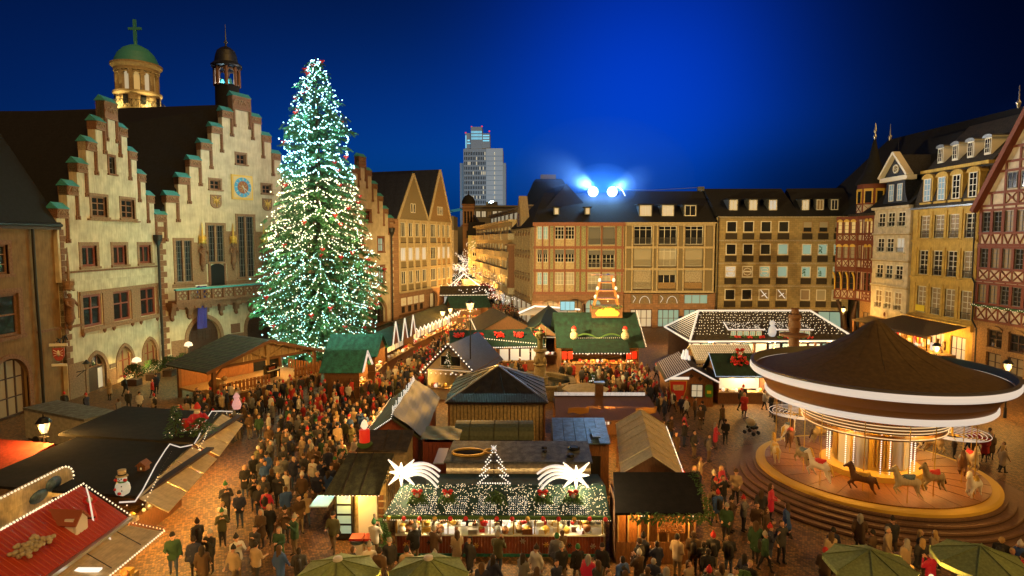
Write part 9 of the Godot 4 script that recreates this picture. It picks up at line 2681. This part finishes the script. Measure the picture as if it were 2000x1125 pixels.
func person_mesh(pose: int, fine: bool) -> ArrayMesh: # surfaces: 0 skin, 1 hair or hat, 2 coat, 3 trousers, 4 shoes and bag
	var out := []
	for i in 5: out.append([PackedVector3Array(), PackedVector3Array(), PackedInt32Array()])
	var step: float = [0.0, 0.2, 0.0, 0.26, 0.05, 0.0, 0.16, 0.0, 0.22, 0.0][pose]
	var long: bool = pose in [2, 5, 8]
	var B := []
	for s in [-1, 1]:
		var z: float = step*s
		var hip := V(s*0.09, 0.92, 0)
		var knee := V(s*0.1, 0.5, z*0.55+0.03)
		var ank := V(s*0.105, 0.09 + (0.08 if z < -0.1 else 0.0), z)
		B.append([hip, knee, 0.095, 0.065, 3]); B.append([knee, ank, 0.064, 0.045, 3])
		B.append([ank+V(0,-0.03,-0.03), ank+V(s*0.02,-0.045,0.15), 0.045, 0.04, 4])
		B.append([V(s*0.055,0.95,0), V(s*0.075,1.33,0), 0.128, 0.125, 2])
		if long: B.append([V(s*0.06,0.95,0), V(s*0.085,0.62,z*0.3), 0.13, 0.15, 2])
		else: B.append([V(s*0.06,0.95,0), V(s*0.07,0.83,0), 0.13, 0.135, 2])
	B.append([V(-0.16,1.4,0), V(0.16,1.4,0), 0.078, 0.078, 2]); B.append([V(0,1.3,0.02), V(0,1.44,0.0), 0.12, 0.09, 2])
	B.append([V(0,1.44,0), V(0,1.53,0.015), 0.06, 0.055, 0])
	var hands := []
	for s in [-1, 1]:
		var sh := V(s*0.205, 1.4, 0)
		var el := V(s*0.26, 1.13, -0.04)
		var wr := V(s*0.25, 0.88, 0.06)
		match pose:
			0, 7: wr = V(s*0.17, 1.0, 0.16)             # hands at pockets
			1, 3, 8: el = V(s*0.25, 1.13, -0.1*s*1.0); wr = V(s*0.24, 0.9, 0.08-0.16*s)
			2: el = V(s*0.24, 1.14, 0.02); wr = V(s*0.06, 1.17, 0.24)
			4: 
				if s > 0: el = V(0.27,1.16,0.1); wr = V(0.14,1.36,0.26)
			5: el = V(s*0.25,1.13,0.03); wr = V(s*0.1,1.05,0.27)
			6: 
				if s < 0: el = V(-0.27,1.15,0.06); wr = V(-0.2,1.12,0.3)
			9: el = V(s*0.27,1.17,0.12); wr = V(s*0.09,1.42,0.28)
		B.append([sh, el, 0.072, 0.056, 2]); B.append([el, wr, 0.055, 0.042, 2])
		hands.append([wr, (wr-el).normalized(), s])
	if pose in [3, 7]: # rucksack
		B.append([V(0,1.02,-0.2), V(0,1.32,-0.2), 0.11, 0.1, 4])
	if pose == 6: # shoulder bag
		B.append([V(0.27,0.86,-0.02), V(0.27,0.98,0.02), 0.085, 0.06, 4])
	net_mesh(B, 0.05 if fine else 0.075, 0.05, out)
	var Hd := [[V(0,1.63,-0.01), V(0,1.665,-0.012), 0.086, 0.092, 0], [V(0,1.565,0.035), V(0,1.61,0.03), 0.05, 0.066, 0], [V(0,1.5,0.012), V(0,1.58,0.0), 0.052, 0.055, 0], [V(0,1.625,0.095), V(0,1.6,0.108), 0.012, 0.02, 0]]
	for s in [-1, 1]: Hd.append([V(s*0.09,1.62,-0.005), V(s*0.092,1.6,-0.005), 0.022, 0.016, 0])
	if pose in [0, 3, 6, 9]: # woollen hat
		Hd.append([V(0,1.70,-0.012), V(0,1.735,-0.018), 0.1, 0.085, 1]); Hd.append([V(0,1.675,-0.02), V(0,1.675,-0.03), 0.1, 0.1, 1])
		if pose in [3, 9]: Hd.append([V(0,1.835,-0.02), V(0,1.84,-0.02), 0.035, 0.035, 1])
	else:
		Hd.append([V(0,1.69,-0.03), V(0,1.66,-0.035), 0.09, 0.092, 1]); Hd.append([V(0,1.6,-0.05), V(0,1.66,-0.04), 0.072, 0.085, 1])
		if pose in [2, 5, 8]:
			for s in [-1, 1]: Hd.append([V(s*0.06,1.66,-0.04), V(s*0.075,1.42,-0.05), 0.06, 0.045, 1])
			Hd.append([V(0,1.62,-0.06), V(0,1.38,-0.1), 0.075, 0.055, 1])
	net_mesh(Hd, 0.019 if fine else 0.036, 0.02, out)
	if fine:
		for h in hands:
			var w: Vector3 = h[0]
			var d: Vector3 = h[1]
			var side := d.cross(V(0,0,1) if absf(d.z) < 0.8 else Vector3.UP).normalized()
			var pal := side.cross(d)
			var Hn := [[w, w+d*0.07, 0.026, 0.03, 0], [w+d*0.03+side*0.015, w+d*0.085+side*0.022, 0.02, 0.016, 0], [w+d*0.03-side*0.015, w+d*0.085-side*0.022, 0.02, 0.016, 0]]
			for i in 4:
				var o := (i-1.5)*0.017
				var l: float = [0.05,0.058,0.054,0.04][i]
				var k0 := w+d*0.088+side*o*1.4
				var k1 := k0+d*l*0.6+pal*0.012
				Hn.append([k0, k1, 0.0095, 0.009, 0]); Hn.append([k1, k1+d*l*0.5+pal*0.025, 0.009, 0.008, 0])
			var s: float = h[2]
			Hn.append([w+d*0.03-side*s*0.02, w+d*0.075-side*s*0.052, 0.013, 0.011, 0]); Hn.append([w+d*0.075-side*s*0.052, w+d*0.105-side*s*0.05+pal*0.012, 0.011, 0.009, 0])
			net_mesh(Hn, 0.012, 0.012, out)
		var e := MB.new() # eyes and mouth
		for s in [-1, 1]: e.ball(V(s*0.034,1.632,0.077), V(0.013,0.009,0.008), 6, 4)
		for j in e.v.size():
			out[4][2].append(out[4][0].size()); out[4][0].append(e.v[j]); out[4][1].append(e.n[j])
		var mo := MB.new(); mo.box(V(0,1.575,0.084), V(0.045,0.01,0.012))
		for j in mo.v.size():
			out[1][2].append(out[1][0].size()); out[1][0].append(mo.v[j]); out[1][1].append(mo.n[j])
	return out_mesh(out)

func out_mesh(out: Array) -> ArrayMesh:
	var m := ArrayMesh.new()
	for i in out.size():
		if out[i][0].is_empty(): out[i][0].append_array([V(0,1,0),V(0,1.001,0),V(0.001,1,0)]); out[i][1].append_array([V(0,0,1),V(0,0,1),V(0,0,1)]); out[i][2].append_array([0,1,2])
		var a := []
		a.resize(Mesh.ARRAY_MAX)
		a[Mesh.ARRAY_VERTEX] = out[i][0]; a[Mesh.ARRAY_NORMAL] = out[i][1]; a[Mesh.ARRAY_INDEX] = out[i][2]
		m.add_surface_from_arrays(Mesh.PRIMITIVE_TRIANGLES, a)
	return m

const COATS := [["black",0.012,0.012,0.013],["charcoal",0.035,0.035,0.038],["navy",0.015,0.02,0.05],["brown",0.07,0.04,0.02],["red",0.32,0.02,0.015],["beige",0.32,0.24,0.15],["olive",0.06,0.06,0.025],["grey",0.14,0.14,0.14],["white",0.5,0.48,0.44],["dark green",0.02,0.06,0.03],["blue",0.03,0.08,0.26],["plum",0.10,0.02,0.06]]
const HEADS := [["dark",0.02,0.014,0.01],["brown",0.07,0.04,0.02],["blond",0.38,0.25,0.10],["grey",0.25,0.24,0.22],["red",0.4,0.02,0.02],["white",0.55,0.52,0.48],["black",0.012,0.012,0.012],["green",0.03,0.14,0.05]]

func in_poly(p: Vector2, poly: Array) -> bool: return Geometry2D.is_point_in_polygon(p, PackedVector2Array(poly))

func crowd() -> void:
	var r := RandomNumberGenerator.new()
	r.seed = 2024
	var pm := []
	for i in 10: pm.append(person_mesh(i, true))
	var cm := {}
	for c in COATS: cm[c[0]] = mt("coat_" + c[0], Color(c[1],c[2],c[3]), 0.85, 0, "")
	var hm := {}
	for c in HEADS: hm[c[0]] = mt("head_" + c[0], Color(c[1],c[2],c[3]), 0.9, 0, "")
	var skin := [mt("skin_a", Color(0.48,0.27,0.18), 0.6, 0, ""), mt("skin_b", Color(0.36,0.19,0.11), 0.6, 0, "")]
	var trou := [mt("trousers_dark", Color(0.02,0.02,0.025), 0.9, 0, ""), mt("trousers_denim", Color(0.03,0.05,0.10), 0.9, 0, ""), mt("trousers_tan", Color(0.14,0.10,0.06), 0.9, 0, "")]
	var shoe := mt("shoe_black", Color(0.015,0.013,0.012), 0.6, 0, "")
	# zones: where, place words, density per square metre, walking direction
	var Z := [
		["lane by nearer cream awnings", [Vector2(-13.9,-22.5),Vector2(-14.3,-31),Vector2(-9.0,-31),Vector2(-9.4,-22.5)], 0.75, 0.15],
		["lane by farther cream awnings", [Vector2(-14.3,-31),Vector2(-16,-38.5),Vector2(-9.3,-38.5),Vector2(-9.0,-31)], 1.1, 0.15],
		["in front of the wooden stage", [Vector2(-24.5,-40),Vector2(-26,-48.5),Vector2(-16,-56),Vector2(-13,-50),Vector2(-14,-40)], 0.9, 1.0],
		["lane left of tarpaulined hut", [Vector2(-16,-38.5),Vector2(-14,-44),Vector2(-9.2,-50),Vector2(-8.9,-38.5)], 1.5, 0.2],
		["near the pale covered trailer", [Vector2(-33,-32.5),Vector2(-25,-37),Vector2(-18.5,-41),Vector2(-19,-37.5),Vector2(-24.5,-33)], 0.9, 1.4],
		["before the gable house door", [Vector2(-35.5,-46),Vector2(-35,-55),Vector2(-30,-52),Vector2(-27,-44)], 0.14, 1.2],
		["at the comet stall counter", [Vector2(-5.5,-20.4),Vector2(-5.3,-24.7),Vector2(3.9,-24.7),Vector2(3.9,-20.4)], 0.8, 3.1],
		["by the olive roofed hut", [Vector2(-9.2,-22.5),Vector2(-9.2,-26.4),Vector2(-5.7,-26.4),Vector2(-5.7,-22.5)], 0.5, 2.5],
		["in front of the black roofed stall", [Vector2(3.9,-20.4),Vector2(3.9,-24.3),Vector2(8.6,-24.3),Vector2(9.6,-20.4)], 1.5, 3.0],
		["left of the carousel steps", [Vector2(9.6,-23),Vector2(9.0,-31),Vector2(11.7,-37),Vector2(12.2,-29),Vector2(13.0,-26.5)], 0.7, 0.3],
		["below the carousel's front steps", [Vector2(10.5,-20.5),Vector2(13.4,-26.6),Vector2(17,-25.4),Vector2(22,-25.2),Vector2(23,-20.5)], 0.95, 3.3],
		["on the carousel's right side", [Vector2(22.5,-26),Vector2(26.8,-29),Vector2(30,-39),Vector2(27.2,-39),Vector2(26.5,-31)], 0.7, 1.5],
		["cobbles right of cream tent", [Vector2(9.2,-31),Vector2(9.4,-46),Vector2(12.3,-47),Vector2(16,-43),Vector2(12,-37)], 0.3, 0.6],
		["by the red shield sign", [Vector2(9.6,-46),Vector2(9.0,-58),Vector2(11.8,-58),Vector2(12.6,-47.5)], 0.5, 0.2],
		["before the big green stall", [Vector2(3.0,-49),Vector2(4.5,-59.3),Vector2(12.8,-59.3),Vector2(10,-47.5)], 1.2, 0.1],
		["left of the fountain", [Vector2(-3.0,-47.5),Vector2(-2.2,-60),Vector2(1.4,-60),Vector2(-0.8,-54)], 1.1, 0.2],
		["at the hip roofed light stall", [Vector2(13,-58.5),Vector2(16.5,-62),Vector2(33,-61.8),Vector2(33,-57),Vector2(17,-56.8)], 0.6, 3.0],
		["at the wreath roofed stall", [Vector2(16.3,-49.6),Vector2(16.3,-45),Vector2(21.5,-45),Vector2(21.5,-49.6)], 0.45, 3.0],
		["beneath the brown shop awning", [Vector2(36,-58),Vector2(36,-78),Vector2(43.5,-78),Vector2(43.5,-62)], 0.25, 1.4],
	]
	var zone_far := [[Vector2(-13,-50),Vector2(-11.5,-62),Vector2(-10,-75),Vector2(-7.5,-95),Vector2(-4,-95),Vector2(-5,-70),Vector2(-7.5,-60),Vector2(-8.4,-50)], [Vector2(-10,-112),Vector2(-12,-120),Vector2(0,-114),Vector2(2,-102),Vector2(-4,-101)], [Vector2(-15,-132),Vector2(-16,-165),Vector2(-8,-160),Vector2(-3,-122)]]
	var cand := []
	for zi in Z.size():
		var q: Array = Z[zi]
		var lo := Vector2(999,999)
		var hi := -lo
		for p in q[1]: lo = lo.min(p); hi = hi.max(p)
		var area := 0.0
		var tries := 0
		var want := int(absf((hi-lo).x*(hi-lo).y)*q[2]*1.0)
		var placed := []
		while tries < want*5:
			tries += 1
			if placed.size() >= want: break
			var p := Vector2(r.randf_range(lo.x,hi.x), r.randf_range(lo.y,hi.y))
			if r.randf() > 0.34 or not in_poly(p, q[1]) or blocked(p): continue
			var ok := true
			for o in placed:
				if o.distance_to(p) < 0.52: ok = false; break
			if ok: placed.append(p); cand.append([p, zi])
	# a lone man facing the camera before the counter, a couple seen by the shield hut, steps of the carousel
	var used := {}
	var total := 0
	var extra := []
	cand.sort_custom(func(a, b): return a[0].length() < b[0].length())
	var poses := ["hands at pockets","walking","hands folded","striding with rucksack","one hand raised","holding something","carrying shoulder bag","wearing rucksack","walking","taking a picture"]
	for c in cand:
		if total >= 296:
			extra.append(c[0]); continue
		var zi: int = c[1]
		var pose := 0
		var coat: Array
		var head: Array
		var tr := 0
		var key := ""
		for t in 60:
			pose = [0,1,2,3,4,5,6,7,8,9][r.randi() % 10]
			coat = COATS[[0,0,0,1,1,1,2,2,3,3,3,4,5,5,6,7,8,9,10][r.randi() % 19]]
			var hat: bool = pose in [0,3,6,9]
			head = HEADS[[0,1,4,5,6,6,3,1,0,3,7][r.randi() % 11]] if hat else HEADS[[0,0,1,1,1,2,2,3][r.randi() % 8]]
			key = "%d %d %s %s" % [zi, pose, coat[0], head[0]]
			if not used.has(key): break
		used[key] = true
		var hat2: bool = pose in [0,3,6,9]
		var what: String = "%s woollen hat" % head[0] if hat2 else "%s %shair" % [head[0], "long " if pose in [2,5,8] else "short "]
		var label := "%s coat, %s, %s, %s" % [coat[0], what, poses[pose], Z[zi][0]]
		var o := MeshInstance3D.new()
		o.name = "person"
		o.mesh = pm[pose]
		add_child(o, true)
		var sc := r.randf_range(0.94, 1.06)
		o.position = Vector3(c[0].x, 0, c[0].y)
		o.scale = Vector3(sc, sc, sc)
		o.rotation.y = Z[zi][3] + r.randf_range(-0.9, 0.9) + (PI if r.randf() < 0.45 and pose in [1,3,8,6] else 0.0)
		o.set_surface_override_material(0, skin[1 if r.randf() < 0.15 else 0]); o.set_surface_override_material(1, hm[head[0]]); o.set_surface_override_material(2, cm[coat[0]])
		o.set_surface_override_material(3, trou[r.randi() % 3 if pose != 8 else 0]); o.set_surface_override_material(4, shoe)
		tag(o, label, "person", "people in the market crowd")
		total += 1
	# everyone farther off
	for zp in zone_far:
		var lo := Vector2(999,999)
		var hi := -lo
		for p in zp: lo = lo.min(p); hi = hi.max(p)
		for i in int(absf((hi-lo).x*(hi-lo).y)*1.9):
			var p := Vector2(r.randf_range(lo.x,hi.x), r.randf_range(lo.y,hi.y))
			if in_poly(p, zp) and not blocked(p): extra.append(p)
	var cr := Node3D.new()
	cr.name = "crowd"
	add_child(cr)
	stuff(cr)
	tag(cr, "dense far crowd filling the lanes and the street between the stalls", "crowd")
	for v in 4:
		var mesh := person_mesh([0,1,5,3][v], false)
		for i in 5: mesh.surface_set_material(i, [skin[0], hm[["dark","brown","blond","red"][v]], null, trou[0], shoe][i])
		var cmat := mt("crowd_coat", Color(1,1,1), 0.85, 0, "")
		cmat.vertex_color_use_as_albedo = true
		mesh.surface_set_material(2, cmat)
		var mine := []
		for i in extra.size():
			if i % 4 == v: mine.append(extra[i])
		var mm := MultiMesh.new()
		mm.transform_format = MultiMesh.TRANSFORM_3D
		mm.use_colors = true
		mm.mesh = mesh
		mm.instance_count = mine.size()
		for i in mine.size():
			var s := r.randf_range(0.93, 1.07)
			mm.set_instance_transform(i, Transform3D(Basis(Vector3.UP, r.randf()*TAU).scaled(Vector3(s,s,s)), Vector3(mine[i].x, 0, mine[i].y)))
			var c: Array = COATS[[0,1,2,3,3,4,5,6,7,8][r.randi() % 10]]
			mm.set_instance_color(i, Color(c[1],c[2],c[3]))
		var o := MultiMeshInstance3D.new()
		o.name = "crowd_people"
		o.multimesh = mm
		cr.add_child(o, true)
		stuff(o)
	print("people ", total, " extra ", extra.size())

# ---------------------------------------------------------------- sky and ground
func make_sky() -> Sky:
	var W := 512
	var H := 256
	var im := Image.create(W, H, false, Image.FORMAT_RGBF)
	var g0 := Vector3(sin(0.20), 0.25, -cos(0.20)).normalized()
	for y in H:
		var el := PI/2 - PI*(y+0.5)/H
		for x in W:
			var az := wrapf(TAU*(x+0.5)/W, -PI, PI) # the image begins at -z
			var d := Vector3(sin(az)*cos(el), sin(el), -cos(az)*cos(el))
			var ang := acos(clampf(d.dot(g0), -1.0, 1.0))
			var glow := exp(-pow(ang/0.20, 2.0)) # air lit by the floodlights
			var dusk := exp(-pow((az+0.05)/0.60, 2.0))*exp(-pow((el-0.12)/0.18, 2.0)) # last dusk light in the north-west
			var c := Vector3(0.0006, 0.0055, 0.038) + Vector3(0.0, 0.028, 0.20)*dusk + Vector3(0.0, 0.024, 0.40)*glow
			c += Vector3(0.0, 0.016, 0.012)*dusk*exp(-pow((el-0.07)/0.09, 2.0))
			c *= 0.55 + 0.45*clampf(el/0.14, 0.0, 1.0)
			c *= 1.0 - 0.5*smoothstep(0.22, 0.42, az)*(1.0-smoothstep(0.08, 0.2, el))*(1.0-smoothstep(1.2, 2.2, az))
			c *= 1.0 - 0.78*smoothstep(0.28, 0.68, az)*(1.0-smoothstep(1.6, 2.6, az)) # the night side in the east
			im.set_pixel(x, y, Color(c.x, c.y, c.z))
	var m := PanoramaSkyMaterial.new()
	m.panorama = ImageTexture.create_from_image(im)
	var s := Sky.new()
	s.sky_material = m
	return s

func _ready() -> void:
	rng.seed = 4242
	var cam := Camera3D.new()
	cam.name = "camera"
	cam.fov = rad_to_deg(2.0*atan(562.5/1200.0))
	cam.near = 0.2
	cam.far = 2000.0
	cam.position = V(0, 13.5, 0)
	cam.rotation = Vector3(-atan(92.5/1200.0), atan(10.0/1200.0), 0)
	add_child(cam)
	cam.current = true
	var we := WorldEnvironment.new()
	we.name = "world_environment"
	var e := Environment.new()
	e.background_mode = Environment.BG_SKY
	e.sky = make_sky()
	e.background_energy_multiplier = 1.0
	e.tonemap_mode = Environment.TONE_MAPPER_LINEAR
	e.tonemap_exposure = 1.0
	e.volumetric_fog_enabled = true; e.volumetric_fog_density = 0.0
	e.sdfgi_enabled = true; e.ssao_enabled = true; e.ssil_enabled = true
	we.environment = e
	add_child(we)
	var glow_fill := DirectionalLight3D.new() # added warm fill standing in for the glow of the lit town
	glow_fill.name = "town_glow_fill"
	glow_fill.light_color = lin(Color(1.0, 0.53, 0.12)); glow_fill.light_energy = 0.58; glow_fill.light_angular_distance = 40.0
	glow_fill.shadow_enabled = true; glow_fill.sky_mode = DirectionalLight3D.SKY_MODE_LIGHT_ONLY
	glow_fill.rotation = Vector3(deg_to_rad(-38), deg_to_rad(38), 0)
	add_child(glow_fill)
	for q in [[V(-3.6,8.2,-53.0), V(20,13,-95), 1500.0, 46.0], [V(-4.6,8.2,-52.0), V(-38,23,-66), 300.0, 48.0], [V(-3.4,8.2,-52.0), V(49,14,-76), 1100.0, 45.0], [V(-4.0,8.2,-53.2), V(-17,11,-124), 4200.0, 18.0]]:
		var sp := SpotLight3D.new() # added facade fill at the tall mast, which carries no floodlight heads
		sp.name = "facade_fill_spot"
		sp.light_color = lin(Color(1.0,0.68,0.25)); sp.light_energy = q[2]; sp.spot_angle = q[3]; sp.spot_range = 300.0; sp.spot_attenuation = 0.8; sp.light_size = 0.25; sp.shadow_enabled = true
		add_child(sp, true)
		sp.look_at_from_position(q[0], q[1], Vector3.UP)
	make_textures()
	make_materials()
	# ground
	var gm := mt("cobbles", Color(0.26, 0.135, 0.04), 0.6, 0, "cobble", 0.34, 2.5)
	var gr := MB.new(); gr.quad(V(-900,0,-900), V(900,0,-900), V(900,0,300), V(-900,0,300))
	struct(tag(part(self, "ground", gr, gm), "brown cobbled square with fan laid setts", "ground"))
	west_row()
	roof_towers()
	north_row()
	street()
	east_row()
	big_fir()
	fountain()
	carousel()
	stage()
	foreground_stalls()
	left_stalls()
	left_market()
	centre_market()
	lamps_and_flags()
	crowd()
